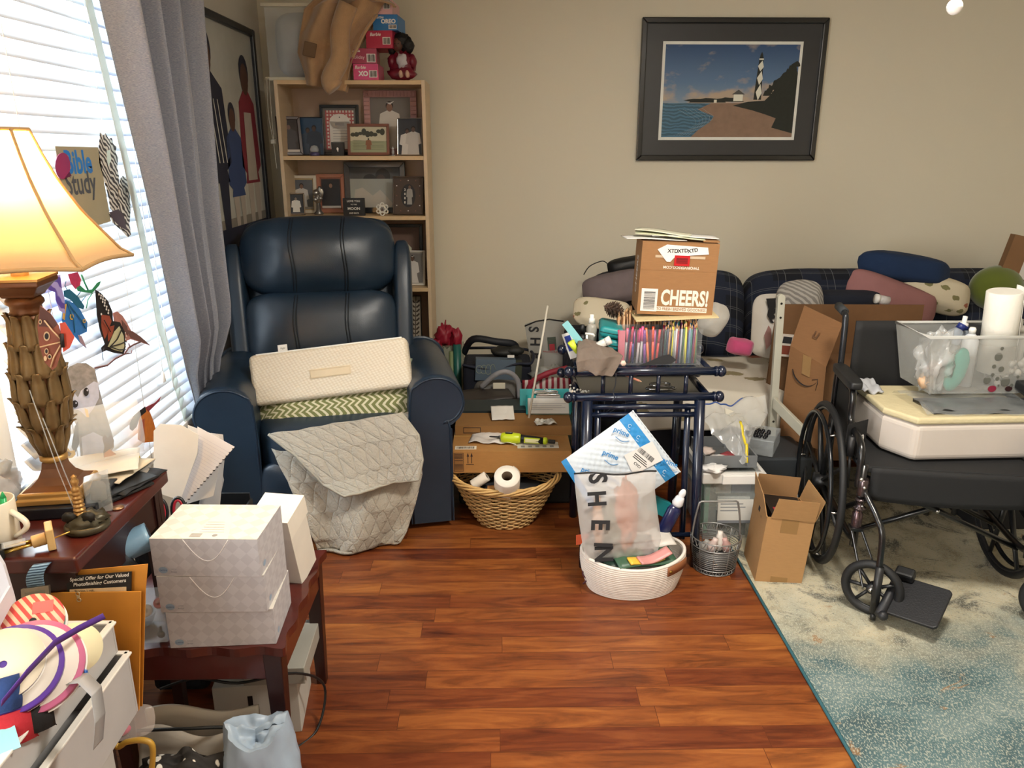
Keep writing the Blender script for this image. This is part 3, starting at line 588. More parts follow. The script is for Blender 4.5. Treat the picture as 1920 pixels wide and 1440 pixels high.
dollbox(682, 733, 0, 0, -6, K('#b32546', .4), 'crimson doll box jutting right, third from the bottom', lambda m, w, H: (m.text('Barbie', .021, -w*.3, H*.78, Yt, 1, sh=.3, bold=.02), bars(m, w*.25, w*.85, H*.2, H*.62)), base=zs[2], top=zs[3]-.001)
dollbox(697, 744, 0, 0, -4, K('#2374b4', .4), 'bright blue OREO doll box near the top of the stack', lambda m, w, H: (m.text('Barbie', .017, -w*.5, H*.83, Yt, 1, sh=.3, bold=.02), m.text('OREO', .026, w*.25, H*.56, Yt, 1, bold=.05), bars(m, w*.25, w*.9, H*.08, H*.36)), base=zs[3], top=zs[4]-.001)
dollbox(695, 735, 0, 0, -3, K('#e0aeb0', .4), 'pale pink doll box on the very top of the stack', lambda m, w, H: (m.text('3', .012, -w*.5, H*.3, Yt, 2), m.text('C', .012, -w*.1, H*.3, Yt, 2), bars(m, w*.15, w*.8, H*.35, H*.85)), base=zs[4], top=zs[5]-.001)
# seated doll
dl = T('porcelain_doll', 'black-haired doll in a dark red satin dress sitting at the bookcase edge', 'doll', (at(755, 148, 4.15).x, 4.17, TZ))
RED = K('#6e1428', .35, b=(.4, 30)); SKN = K('#5b3a2e', .5)
O('doll_dress', MB().ball((0,0,.07), (.065,.05,.07), 20, 12, dn=.35, ds=4).ball((-.05,-.01,.09), (.022,.03,.035), dn=.3).ball((.05,-.01,.09), (.022,.03,.035), dn=.3).ball((.0,-.04,.03), (.07,.03,.03), dn=.4), RED, dl)
O('doll_head', MB().ball((-.02,-.02,.165), (.026,.026,.032)).ball((-.02,-.048,.16), (.004,.005,.005)).ball((-.02,-.012,.13), (.012,.012,.02)), SKN, dl)
O('doll_face', MB().ball((-.03,-.044,.168), (.0035,.002,.0025), m=0).ball((-.012,-.044,.168), (.0035,.002,.0025), m=0).ball((-.021,-.043,.15), (.006,.003,.002), m=1), [BLACK, RED], dl)
O('doll_hair', MB().ball((-.005,.005,.18), (.048,.04,.042), 20, 12, dn=.35, ds=7).ball((.03,.0,.165), (.03,.03,.04), dn=.4).ball((-.05,.0,.15), (.02,.02,.03), dn=.4), K('#0d0b0c', .6, b=(.8, 120)), dl)
for s in (-1, 1):
    O('doll_foot', MB().tube([(s*.014+.015, -.02, .022), (s*.016+.015, -.085, .02)], [.011, .009], 10).ball((s*.016+.015, -.09, .026), (.010,.010,.018)), K('#c9a48c', .4), dl)
O('doll_lace', MB().ball((0,-.05,.09), (.025,.012,.03), dn=.5, ds=9), K('#b9b4b8', .4), dl)
# ================================================================ RECLINER
def leather():
    m, nt, p, tc = newmat('navy_leather'); N = nt.nodes; L = nt.links
    t = N.new('ShaderNodeTexNoise'); t.inputs['Scale'].default_value = 4; t.inputs['Detail'].default_value = 6; L.new(tc.outputs['Object'], t.inputs[0])
    cr = N.new('ShaderNodeValToRGB'); cr.color_ramp.elements[0].color = lin('#162432'); cr.color_ramp.elements[1].color = lin('#213447'); L.new(t.outputs[0], cr.inputs[0]); L.new(cr.outputs[0], p.inputs['Base Color'])
    p.inputs['Roughness'].default_value = .36; p.inputs['Specular IOR Level'].default_value = .55
    v = N.new('ShaderNodeTexVoronoi'); v.inputs['Scale'].default_value = 320; L.new(tc.outputs['Object'], v.inputs[0])
    t2 = N.new('ShaderNodeTexNoise'); t2.inputs['Scale'].default_value = 7; L.new(tc.outputs['Object'], t2.inputs[0])
    ad = N.new('ShaderNodeMath'); ad.operation = 'MULTIPLY_ADD'; ad.inputs[1].default_value = .1; L.new(v.outputs[0], ad.inputs[0]); L.new(t2.outputs[0], ad.inputs[2])
    b = N.new('ShaderNodeBump'); b.inputs['Strength'].default_value = .35; b.inputs['Distance'].default_value = .006; L.new(ad.outputs[0], b.inputs['Height']); L.new(b.outputs[0], p.inputs['Normal']); return m
LEA = leather(); PIPE = K('#16293c', .35)
RM = Tr(-.722, 3.25, 0) @ R('Z', 11)
rc = T('leather_recliner', 'large navy leather recliner with rolled arms under a white foam pillow and quilt', 'recliner', M=RM)
# arms: profile in x,z; swept along y
def armprof(n=28):
    P = [(.10, .02), (.10, .44)]
    for i in range(13): a = radians(-75+255*i/12*.9); P.append((.045+.112*cos(a), .560+.100*sin(a)))
    P += [(-.065, .45), (-.065, .02)]
    return P
ap = armprof()
for s in (-1, 1):
    mb = MB(); P = [(s*(x+.355), z) for x, z in ap]; n = len(P); ys = [-.42, -.40, .05, .22]
    sc_ = [.93, 1, 1, .95]; vs = []
    for y, k in zip(ys, sc_):
        for x, z in P: vs.append((s*.375+(x-s*.375)*k, y, .3+(z-.3)*(k if y < 0 else 1) - (.0 if y < .2 else .0)))
    fs = []
    for j in range(len(ys)-1):
        for i in range(n): k = (i+1) % n; q = (j*n+i, (j+1)*n+i, (j+1)*n+k, j*n+k); fs.append(q if s < 0 else q[::-1])
    fs += [tuple(range(n)) if s > 0 else tuple(reversed(range(n))), tuple((len(ys)-1)*n+i for i in (reversed(range(n)) if s > 0 else range(n)))]
    mb.add(vs, fs, 0, None, True)
    O('armrest', mb, LEA, rc, bev=.012, bs=3)
    O('arm_piping', MB().tube(smoothpath([(s*.375+(x-s*.375)*.97, -.418, .3+(z-.3)*.97) for x, z in P], 3), .005, 6), PIPE, rc)
O('base_body', MB().box(-.30, .30, -.34, .34, .03, .30), K('#10202f', .45), rc, bev=.02)
# seat cushion and footrest panel
def rbx(x0, x1, y0, y1, z0, z1, nx=10, ny=8, puff=.02, M=None):
    mb = MB(); mb.box(x0, x1, y0, y1, z0, z1, M=M); return mb
def puffbox(w, d, h, M=None, px=.04, py=.05, pz=.03, e=6, nu=56, nv=26, seed=0, wr=.0, seams=()):
    """rounded, softly swollen block (superellipsoid)"""
    mb = MB()
    def fn(u, v):
        a = 2*pi*u; b = pi*(v-.5); P = lambda t: (abs(t)**(2/e))*(1 if t >= 0 else -1)
        ca, sa, cb, sb = cos(a), sin(a), cos(b), sin(b)
        x, y, z = P(ca)*P(cb), P(sa)*P(cb), P(sb)
        X_ = x*w/2; Z_ = z*h/2; Y_ = y*d/2*(1+py/d*2*(1-x*x)*(1-z*z)) if y < 0 else y*d/2
        for sx_ in seams:
            if y < 0: Y_ += .014*exp(-((X_-sx_)/.010)**2)*(1-abs(z)**4)
        q = wr*ns(X_*9+seed, Z_*9, Y_*5); return (X_, Y_+q, Z_+q*.5)
    return mb.grid(nu, nv, fn, M=M)
O('seat_cushion', puffbox(.60, .62, .20, Tr(0, -.10, .385), wr=.012), LEA, rc)
O('footrest_panel', puffbox(.595, .11, .30, Tr(0, -.385, .20) @ R('X', -4), wr=.006), LEA, rc)
# reclined back: local frame of the back
BM = Tr(-.035, .20, .42) @ R('X', -14)
O('back_shell', puffbox(.70, .14, .82, BM @ Tr(0, .10, .41), e=8), LEA, rc)
O('lumbar_cushion', puffbox(.67, .20, .41, BM @ Tr(0, -.02, .27), py=.05, wr=.006, nu=120, nv=40), LEA, rc)
O('headrest_cushion', puffbox(.69, .21, .37, BM @ Tr(0, -.015, .63), py=.06, e=3.4, wr=.006, seed=3, nu=120, nv=40), LEA, rc)
def seam(w, d, h, py, e, M, xs, zr=.9):
    pts = []
    for k in range(25):
        Z_ = (-zr+2*zr*k/24)*h/2; x = xs/(w/2); z = Z_/(h/2); y = -(max(0, 1-abs(x)**e-abs(z)**e))**(1/e); Y_ = y*d/2*(1+py/d*2*(1-x*x)*(1-z*z)); pts.append(M @ Vector((xs+.006*sin(k*.3), Y_-.0015, Z_)))
    return pts
SEAMM = K('#0b1722', .6)
for xs in (-.112, .112):
    for dx in (-.006, .006):
        O('stitched_seam', MB().tube(seam(.69, .21, .37, .06, 3.4, BM @ Tr(0, -.015, .63), xs+dx), .0028, 5), SEAMM, rc)
        O('stitched_seam', MB().tube(seam(.67, .20, .41, .05, 6, BM @ Tr(0, -.02, .27), xs+dx), .0028, 5), SEAMM, rc)
for s in (-1, 1):
    O('seam_piping', MB().tube([BM @ Vector((s*.11+t*.004, -.16+.045*((k/8-.5)*2)**2*1.0, .11+.70*k/8)) for t in (0,) for k in range(0)] or [BM @ Vector((s*.345, -.03, .08)), BM @ Vector((s*.35, -.035, .3)), BM @ Vector((s*.345, -.03, .5))], .006, 6), PIPE, rc)
    w_ = MB()
    def wf(u, v, s=s):
        a = 2*pi*u; b = pi*(v-.5); P = lambda t: (abs(t)**.5)*(1 if t >= 0 else -1)
        x, y, z = P(cos(a))*P(cos(b)), P(sin(a))*P(cos(b)), P(sin(b))
        Z_ = z*.33; return (s*(.365+.012*z)+x*.045, .0+y*.10*(1-.35*(z > 0)*z*z)-.03*(z < 0)*z*z, Z_)
    w_.grid(30, 20, wf, M=BM @ Tr(0, -.0, .37))
    O('wing', w_, LEA, rc); 
# ---------------------------------------------------------------- things on the recliner
def dimple():
    m, nt, p, tc = newmat('dimpled_foam_cover'); N = nt.nodes; L = nt.links
    v = N.new('ShaderNodeTexVoronoi'); v.inputs['Scale'].default_value = 75; v.inputs['Randomness'].default_value = .15
    mp = N.new('ShaderNodeMapping'); mp.inputs['Scale'].default_value = (1, 1, 1.4); mp.inputs['Rotation'].default_value = (0, .35, 0); L.new(tc.outputs['Object'], mp.inputs[0]); L.new(mp.outputs[0], v.inputs[0])
    cr = N.new('ShaderNodeValToRGB'); cr.color_ramp.elements[0].color = lin('#f0e8d8'); cr.color_ramp.elements[1].color = lin('#d9cbb2'); cr.color_ramp.elements[1].position = .75; L.new(v.outputs[0], cr.inputs[0]); L.new(cr.outputs[0], p.inputs['Base Color'])
    b = N.new('ShaderNodeBump'); b.invert = True; b.inputs['Strength'].default_value = .5; b.inputs['Distance'].default_value = .004; L.new(v.outputs[0], b.inputs['Height']); L.new(b.outputs[0], p.inputs['Normal']); p.inputs['Roughness'].default_value = .9; return m
FOAM = dimple()
def LC(u, v, y): return at(u, v, y)
ea, eb = at(453, 668, 2.98), at(748, 632, 3.04); ec = at(480, 762, 2.92)
ex = (eb-ea).normalized(); ez = (ea-ec); ez = (ez-ex*ez.dot(ex)).normalized(); ey = ez.cross(ex)
FM = Matrix((( ex.x, ey.x, ez.x, 0), (ex.y, ey.y, ez.y, 0), (ex.z, ey.z, ez.z, 0), (0,0,0,1))); FM.translation = ec
fw = (at(775, 735, 2.98)-ec).length
fp = T('foam_pillow', 'thick white dimpled memory foam pillow lying across the recliner arms', 'pillow', M=FM)
fh = (ea-ec).length*.985
O('foam_body', MB().box(-.01, fw, .0, .13, .0, fh), [FOAM], fp, bev=.022, bs=4)
O('top_cover', MB().box(.02, fw-.02, .012, .12, fh-.004, fh+.0025), K('#e9e8e2', .8), fp, bev=.001)
O('sewn_patch', MB().box(fw*.36, fw*.62, -.004, .001, fh*.40, fh*.58).tube([(fw*.365,-.005,fh*.42),(fw*.615,-.005,fh*.42),(fw*.615,-.005,fh*.56),(fw*.365,-.005,fh*.56)], .001, 5, closed=True), K('#e0cfb0', .7), fp, bev=.002)
O('care_tag', MB().box(fw*.17, fw*.23, .03, .032, fh, fh+.03).text('logo', .011, fw*.2, fh+.016, .0295, 1, sh=.3), [WHITE, INK], fp)
GRN = wavemat('green_chevron_fabric', '#7d8048', '#d6d0b2', 7, 'X', 0, .85, .1, ramp=(.45, .5))
def chev():
    m, nt, p, tc = newmat('green_zigzag_fabric'); N = nt.nodes; L = nt.links
    sp = N.new('ShaderNodeSeparateXYZ'); L.new(tc.outputs['Object'], sp.inputs[0])
    def mth(op, a, b=None, c=None):
        n = N.new('ShaderNodeMath'); n.operation = op
        for i, q in enumerate((a, b, c)):
            if q is None: continue
            if isinstance(q, (int, float)): n.inputs[i].default_value = q
            else: L.new(q, n.inputs[i])
        return n.outputs[0]
    z = mth('ADD', sp.outputs[2], sp.outputs[1]); tri_ = mth('PINGPONG', mth('MULTIPLY', sp.outputs[0], 1), .022); tz = mth('PINGPONG', z, .02)
    q = mth('FRACT', mth('MULTIPLY', mth('ADD', sp.outputs[0], mth('MULTIPLY', tz, 1.2)), 36)); g = mth('GREATER_THAN', q, .42)
    mx = N.new('ShaderNodeMix'); mx.data_type = 'RGBA'; mx.inputs[6].default_value = lin('#d8d2b4'); mx.inputs[7].default_value = lin('#7c8050'); L.new(g, mx.inputs[0]); L.new(mx.outputs[2], p.inputs['Base Color']); p.inputs['Roughness'].default_value = .9; return m
CHV = chev(); p0 = at(630, 775, 2.95)
cpw = T('chevron_pillow', 'long sage green zigzag-patterned pillow under the white foam pillow', 'pillow', M=Tr(p0.x, 3.06, .475) @ R('Z', 9) @ R('Y', -5) @ R('X', -20))
O('pillow_body', cushion(.74, .22, .16, 5, 40, 18, e=.3, wr=.05), CHV, cpw); O('zip_pull', MB().box(-.30, -.298, -.112, -.11, -.06, -.03), BLACK, cpw)
spw = T('sage_pillow', 'sage green pillow whose two corners poke out behind the white foam pillow', 'pillow', M=Tr(-.70, 3.12, .605) @ R('Z', 10) @ R('X', -74))
O('pillow_body', cushion(.84, .08, .20, 9, 36, 18, e=.28, wr=.03), K('#8f9a86', .85, n=(.1, 14)), spw)
# quilt
def quiltmat():
    m, nt, p, tc = newmat('grey_quilted_cotton'); N = nt.nodes; L = nt.links
    def w(ang):
        mp = N.new('ShaderNodeMapping'); mp.inputs['Rotation'].default_value = (0, 0, radians(ang)); L.new(tc.outputs['UV'], mp.inputs[0])
        x = N.new('ShaderNodeTexWave'); x.inputs['Scale'].default_value = 1.15; x.wave_profile = 'SIN'; L.new(mp.outputs[0], x.inputs[0])
        r = N.new('ShaderNodeMath'); r.operation = 'POWER'; r.inputs[1].default_value = .18; L.new(x.outputs[1], r.inputs[0]); return r.outputs[0]
    mn = N.new('ShaderNodeMath'); mn.operation = 'MINIMUM'; L.new(w(38), mn.inputs[0]); L.new(w(-38), mn.inputs[1])
    t = N.new('ShaderNodeTexNoise'); t.inputs['Scale'].default_value = 5; t.inputs['Detail'].default_value = 6; t.inputs['Distortion'].default_value = 1.5; mp2 = N.new('ShaderNodeMapping'); mp2.inputs['Scale'].default_value = (2, 3.5, 1); L.new(tc.outputs['UV'], mp2.inputs[0]); L.new(mp2.outputs[0], t.inputs[0])
    ad = N.new('ShaderNodeMath'); ad.operation = 'ADD'; L.new(mn.outputs[0], ad.inputs[0]); L.new(t.outputs[0], ad.inputs[1])
    b = N.new('ShaderNodeBump'); b.inputs['Strength'].default_value = .7; b.inputs['Distance'].default_value = .008; L.new(ad.outputs[0], b.inputs['Height']); L.new(b.outputs[0], p.inputs['Normal'])
    p.inputs['Base Color'].default_value = lin('#b3ada0'); p.inputs['Roughness'].default_value = .85; return m
QM = quiltmat()
def uvgrid(ob, nu, nv, su=1, sv=1):
    me = ob.data; uv = me.uv_layers.new(name='UVMap')
    for p in me.polygons:
        for li in p.loop_indices: vi = me.loops[li].vertex_index % ((nu+1)*(nv+1)); uv.data[li].uv = ((vi % (nu+1))/nu*su, (vi//(nu+1))/nv*sv)
qt = T('grey_quilt', 'pale grey diamond-quilted cover draped over the recliner seat down to the floor', 'quilt', (0, 0, 0))
# rows of the drape (left px, right px, v, depth)
ROW = [(520, 752, 800, 775, 3.02), (500, 775, 812, 770, 2.90), (520, 788, 850, 838, 2.80), (545, 792, 900, 888, 2.755), (572, 780, 960, 940, 2.73), (592, 765, 1010, 990, 2.72), (600, 742, 1052, 1030, 2.71)]
RL = [at(r[0], r[2], r[4]+.0) for r in ROW]; RR = [at(r[1], r[3], r[4]+.075) for r in ROW]
def qf(u, v):
    a = Vector([prof([p[i] for p in RL], v) for i in range(3)]); b = Vector([prof([p[i] for p in RR], v) for i in range(3)])
    p = a.lerp(b, u); am = .006+.014*v; q = am*sin(u*9+v*4)+.012*ns(u*6, v*7)
    return (p.x, p.y-.02-q*min(1, v*3+.1)-.02*sin(pi*u), max(p.z+(.006*ns(u*8, v*8) if v < .95 else 0), .012))
o = O('quilt_body', MB().grid(60, 60, qf), QM, qt, sol=.010); uvgrid(o, 60, 60, 3.2, 3.6)
FLc = [[(505, 812), (752, 772)], [(560, 855), (785, 812)], [(610, 905), (793, 860)], [(650, 925), (785, 895)]]
def ff(u, v):
    A = [at(q[0][0], q[0][1], 2.72-.015*k) for k, q in enumerate(FLc)]; B = [at(q[1][0], q[1][1], 2.80-.015*k) for k, q in enumerate(FLc)]
    a = Vector([prof([p[i] for p in A], v) for i in range(3)]); b = Vector([prof([p[i] for p in B], v) for i in range(3)]); p = a.lerp(b, u)
    return (p.x, p.y-.012-.015*sin(u*6+1)*v, p.z+.006*ns(u*7, v*5))
o = O('folded_flap', MB().grid(40, 24, ff), QM, qt, sol=.010); uvgrid(o, 40, 24, 3.0, 1.5)
O('bound_edge', MB().tube([ff(0, k/20) for k in range(21)]+[ff(k/20, 1) for k in range(1, 21)]+[ff(1, 1-k/20) for k in range(1, 21)], .006, 6), K('#a8a395', .8), qt)
# ================================================================ LEFT: desk, lamp, window cut-outs
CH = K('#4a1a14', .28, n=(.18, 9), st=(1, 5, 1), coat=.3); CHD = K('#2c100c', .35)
dk = T('cherry_desk', 'dark cherry wood desk corner under the lamp and mug', 'desk', (-1.03, 1.58, 0))
O('desk_top', MB().box(-.20, .20, -.22, .22, .715, .75), CH, dk, bev=.006, bs=3)
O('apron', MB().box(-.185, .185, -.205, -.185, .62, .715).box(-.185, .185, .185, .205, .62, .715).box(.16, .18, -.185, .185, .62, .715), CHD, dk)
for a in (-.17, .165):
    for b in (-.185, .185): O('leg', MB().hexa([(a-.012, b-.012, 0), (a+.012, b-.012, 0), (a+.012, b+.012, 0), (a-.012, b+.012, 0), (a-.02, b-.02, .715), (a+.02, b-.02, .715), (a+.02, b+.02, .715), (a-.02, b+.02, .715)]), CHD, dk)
DZ = .751
bb = O('black_book', MB().box(-.10, .10, -.075, .075, 0, .026), K('#10141c', .4), loc=(-.985, 1.60, DZ), rot=(0, 0, radians(8)), label='thick black book lying under the lamp base on the desk', cat='book', bev=.003)
# lamp
GOLD = K('#77603e', .42, .5, n=(.3, 25), b=(.3, 40)); BRZ = K('#6d4528', .38, .35, n=(.2, 14)); LGT = K('#b48a4c', .4, .5)
LZ = DZ+.027
tl = T('table_lamp', 'lit table lamp with carved gold leaf urn body and cream bell shade', 'table lamp', (-.985, 1.605, LZ), rz=8)
def sq(prof, m=0, mb=None, n=4, rot=45):
    mb = mb or MB(); k = sqrt(2)
    return mb.lathe([(r*k, z) for r, z in prof], 4, m, R('Z', 45), smooth=False)
O('plinth', sq([(.066, 0), (.066, .012), (.062, .014), (.062, .024), (.058, .026)]), LGT, tl, bev=.002)
O('bell_foot', sq([(.055, .026), (.040, .034), (.028, .048), (.021, .066), (.019, .08)]), BRZ, tl)
O('collar', MB().lathe([(.024, .08), (.028, .084), (.028, .092), (.022, .096)], 24), LGT, tl)
O('urn_body', MB().lathe([(.018, .094), (.030, .12), (.042, .17), (.048, .22), (.046, .27), (.040, .33), (.033, .39), (.029, .42)], 28), BRZ, tl)
lf = MB()
for row in range(5):
    zz = .098+row*.060; n = 10
    for i in range(n):
        a = 2*pi*(i+.5*(row % 2))/n
        def rad(z): return prof([.02, .034, .045, .0495, .047, .041, .035, .031], max(0, min(1, (z-.094)/.326)))
        def lfn(u, v, a=a, zz=zz):
            x = (u-.5)*2; w = .0155*(1-.75*v**3)*(.6+.4*rad(zz)/.048); z = zz+.082*v
            r = rad(z)+.002+.005*(1-x*x)+(.009*max(0, v-.7)/.3); zt = z-(.008*max(0, v-.85)/.15)
            ang = a+x*w/max(r, .02); return (r*cos(ang), r*sin(ang), zt)
        lf.grid(5, 7, lfn, 0)
O('leaf_carving', lf, GOLD, tl, sol=.002)
O('neck_mouldings', MB().lathe([(.034, .41), (.030, .416), (.030, .426), (.036, .432), (.036, .438), (.031, .446)], 28), BRZ, tl)
O('capital', sq([(.030, .446), (.033, .452), (.046, .468), (.052, .472), (.052, .482)]), BRZ, tl, bev=.002)
O('capital_top', sq([(.053, .482), (.053, .487), (.02, .489)]), LGT, tl)
O('socket_tube', MB().lathe([(.016, .488), (.016, .53)], 16).lathe([(.01, .53), (.01, .60)], 12), K('#d8c9a4', .5), tl)
O('bulb', MB().lathe([(.012, .60), (.014, .615), (.03, .65), (.032, .672), (.022, .695), (.001, .705)], 18), K('#fff3d8', .4, em=14, n=(0, 1)), tl)
O('harp', MB().tube([(0, -.045*sin(pi*t), .53+.26*t) for t in [i/14 for i in range(15)]], .0018, 6).tube([(0, .045*sin(pi*t), .53+.26*t) for t in [i/14 for i in range(15)]], .0018, 6), LGT, tl)
O('finial', MB().lathe([(.004, .785), (.010, .79), (.006, .80), (.013, .815), (.017, .83), (.012, .85), (.004, .86), (.001, .87)], 16), K('#b0702a', .3, .4), tl)
SR = [(.060, .775), (.075, .728), (.094, .680), (.128, .616), (.19, .532), (.214, .516)]
def shadef(k, i):   # point on rib i at level k
    r, z = SR[k]; a = radians(30+60*i-8); return Vector((r*cos(a), r*sin(a), z))
sm = MB(); vs = []; fs = []
NL = 24
def slev(t):
    k = t*(len(SR)-1); i = min(int(k), len(SR)-2); f = k-i; return SR[i][0]*(1-f)+SR[i+1][0]*f, SR[i][1]*(1-f)+SR[i+1][1]*f
def shf(u, v):
    r, z = slev(v); s = u*6; i = int(min(s, 5.999)); f = s-i
    a0 = radians(30+60*i-8); a1 = radians(30+60*(i+1)-8); x = r*(cos(a0)*(1-f)+cos(a1)*f); y = r*(sin(a0)*(1-f)+sin(a1)*f); k = 1-.03*sin(pi*f)
    return (x*k, y*k, z+.006*sin(pi*f)*v)
def shm():
    m, nt, p, tc = newmat('lamp_shade_fabric'); N = nt.nodes; L = nt.links
    tr = N.new('ShaderNodeBsdfTranslucent'); tr.inputs[0].default_value = lin('#f6cf92'); p.inputs['Base Color'].default_value = lin('#dcc39a'); p.inputs['Roughness'].default_value = .9
    ms = N.new('ShaderNodeMixShader'); ms.inputs[0].default_value = .55; L.new(p.outputs[0], ms.inputs[1]); L.new(tr.outputs[0], ms.inputs[2]); L.new(ms.outputs[0], N['Material Output'].inputs[0]); return m
O('shade', MB().grid(48, 20, shf), shm(), tl)
TRM = K('#a9885c', .8)
for i in range(6): O('shade_rib', MB().tube([Vector((slev(t/16)[0]*1.012*cos(radians(30+60*i-8)), slev(t/16)[0]*1.012*sin(radians(30+60*i-8)), slev(t/16)[1])) for t in range(17)], .0035, 6), TRM, tl)
for nm, v in (('top_trim', 0), ('bottom_trim', 1)): O(nm, MB().tube([shf(k/48, v) for k in range(48)], .0042, 6, closed=True), TRM, tl)
l = bpy.data.lights.new('lamp_bulb', 'POINT'); l.energy = 17; l.color = (1, .70, .36); l.shadow_soft_size = .04
o = bpy.data.objects.new('lamp_bulb', l); COL.objects.link(o); o.location = (-.985, 1.605, LZ+.705+.03)
# paper cut-outs on the blind
ZEB = wavemat('zebra_stripes', '#3a3638', '#cfccc6', 30, 'DIAGONAL', 7, .7, 0, ramp=(.47, .53), det=1)
def cutout(name, label, cat, polys, mats, x=-1.158, M=None, vein=(), group=None, th=.0012, ell=(), texts=()):
    c = polys[0][0]; cu_ = sum(p[0] for p in c)/len(c); cv_ = sum(p[1] for p in c)/len(c)
    if M is None: p = wx(cu_, cv_, x); M = Tr(p) @ R('Z', 90)
    lp_ = lambda pts: [local(u, v, M) for u, v in pts]
    mb = MB(); mb.plate(lp_(c), 0, th, polys[0][1]); y = -.0006
    for q, m in polys[1:]: mb.plate(lp_(q), y, .0, m); y -= .0006
    for (u, v, ru, rv, m) in ell:
        e = [(u+ru*cos(t*pi/7), v+rv*sin(t*pi/7)) for t in range(14)]; mb.flat(lp_(e), y, m); y -= .0003
    for pts, r, m in vein:
        q = lp_(pts); mb.tube([(a, y, b) for a, b in q], r, 5, m)
    for (st, s_, u, v, m, sx, b) in texts:
        a, b_ = local(u, v, M); mb.text(st, s_, a, b_, y, m, sx=sx, bold=b)
    return O(name, mb, mats, M=M, label=label, cat=cat, group=group)
cutout('paper_sign', 'tan sheet reading Bible Study on the blind above the lampshade', 'sign', [([(104, 274), (184, 276), (208, 415), (125, 440)], 0)], [K('#a79f86', .7, tl=.15), K('#1f74c4', .6), K('#4a4f58', .7), K('#8d8878', .7)], texts=[('Bible', .085, 147, 306, 1, .85, .03), ('Study', .085, 152, 345, 2, .85, .02), ('every week', .016, 160, 368, 3, 1, 0)] [:2], ell=())
cutout('balloon_cutout', 'magenta paper balloon before the tan sign beside the lampshade', 'paper cutout', [([(118+14*cos(t*pi/9), 311+25*sin(t*pi/9)) for t in range(18)], 0), ([(120, 335), (130, 322), (134, 330)], 1)], [K('#8a2b62', .5), K('#5a1c44', .5)], x=-1.145)
cutout('zebra_cutout', 'large striped zebra head cutout hanging beside the tan sign', 'paper cutout', [([(188, 248), (193, 254), (198, 250), (204, 260), (210, 258), (213, 270), (219, 275), (217, 284), (222, 296), (220, 312), (223, 330), (224, 360), (222, 392), (216, 402), (207, 390), (203, 365), (193, 330), (186, 305), (185, 280)], 0), ([(200, 283), (206, 281), (208, 300), (203, 312), (200, 300)], 1)], [ZEB, K('#cfe0dc', .6)])
cutout('zebra_foal_cutout', 'smaller striped zebra foal cutout under the large zebra, by the curtain', 'paper cutout', [([(225, 336), (230, 330), (236, 333), (242, 345), (244, 370), (245, 395), (243, 418), (246, 440), (240, 445), (228, 432), (212, 418), (204, 398), (214, 402), (222, 392), (223, 360)], 0), ([(205, 398), (222, 392), (232, 404), (238, 432), (225, 425), (212, 412)], 1)], [ZEB, K('#4c4450', .7)], x=-1.155)
BLK = K('#1c1617', .6)
cutout('monarch_cutout', 'orange and black monarch butterfly cutout on a twig over the blind', 'paper cutout', [([(179, 543), (190, 550), (203, 565), (211, 585), (212, 602), (225, 604), (234, 622), (236, 650), (232, 664), (215, 662), (200, 657), (192, 660), (190, 652), (197, 645), (188, 620), (182, 590)], 0),
    ([(190, 590), (205, 592), (209, 602), (200, 628), (196, 636), (190, 615)], 1), ([(206, 612), (214, 610), (210, 628), (203, 640), (202, 625)], 1), ([(214, 622), (223, 612), (231, 630), (232, 650), (228, 660), (213, 656), (202, 650), (208, 636)], 2)], [BLK, K('#9a4530', .6), K('#cfc9a0', .6), K('#e4ded6', .6)],
    vein=[([(202, 650), (215, 636), (224, 616)], .0018, 0), ([(202, 650), (220, 645), (232, 640)], .0018, 0), ([(202, 651), (218, 656), (230, 655)], .0018, 0), ([(190, 652), (186, 664), (188, 676)], .001, 0), ([(190, 600), (202, 622)], .0015, 0)],
    ell=[(184+3.3*i % 17, 552+7*(i % 6)+2*(i//6), 1.5, 2.2, 3) for i in range(14)]+[(231+(i % 2)*2, 624+6*i, 1, 1.5, 3) for i in range(6)])
cutout('bird_cutout', 'pinkish bird cutout perched on a dark twig behind the monarch', 'paper cutout', [([(212, 587), (220, 584), (230, 592), (238, 605), (246, 620), (262, 630), (282, 648), (262, 641), (245, 636), (236, 640), (228, 628), (214, 603)], 0), ([(236, 618), (248, 621), (262, 630), (281, 647), (262, 640), (245, 634)], 1), ([(228, 600), (238, 612), (240, 630), (230, 618)], 1)], [K('#b57a70', .6, n=(.2, 60)), K('#6e463f', .6)],
    vein=[([(177, 690), (200, 685), (215, 672), (232, 664), (240, 652), (250, 646), (262, 641)], .003, 1), ([(232, 664), (245, 662), (246, 657)], .002, 1), ([(243, 652), (240, 644)], .002, 1)], x=-1.163)
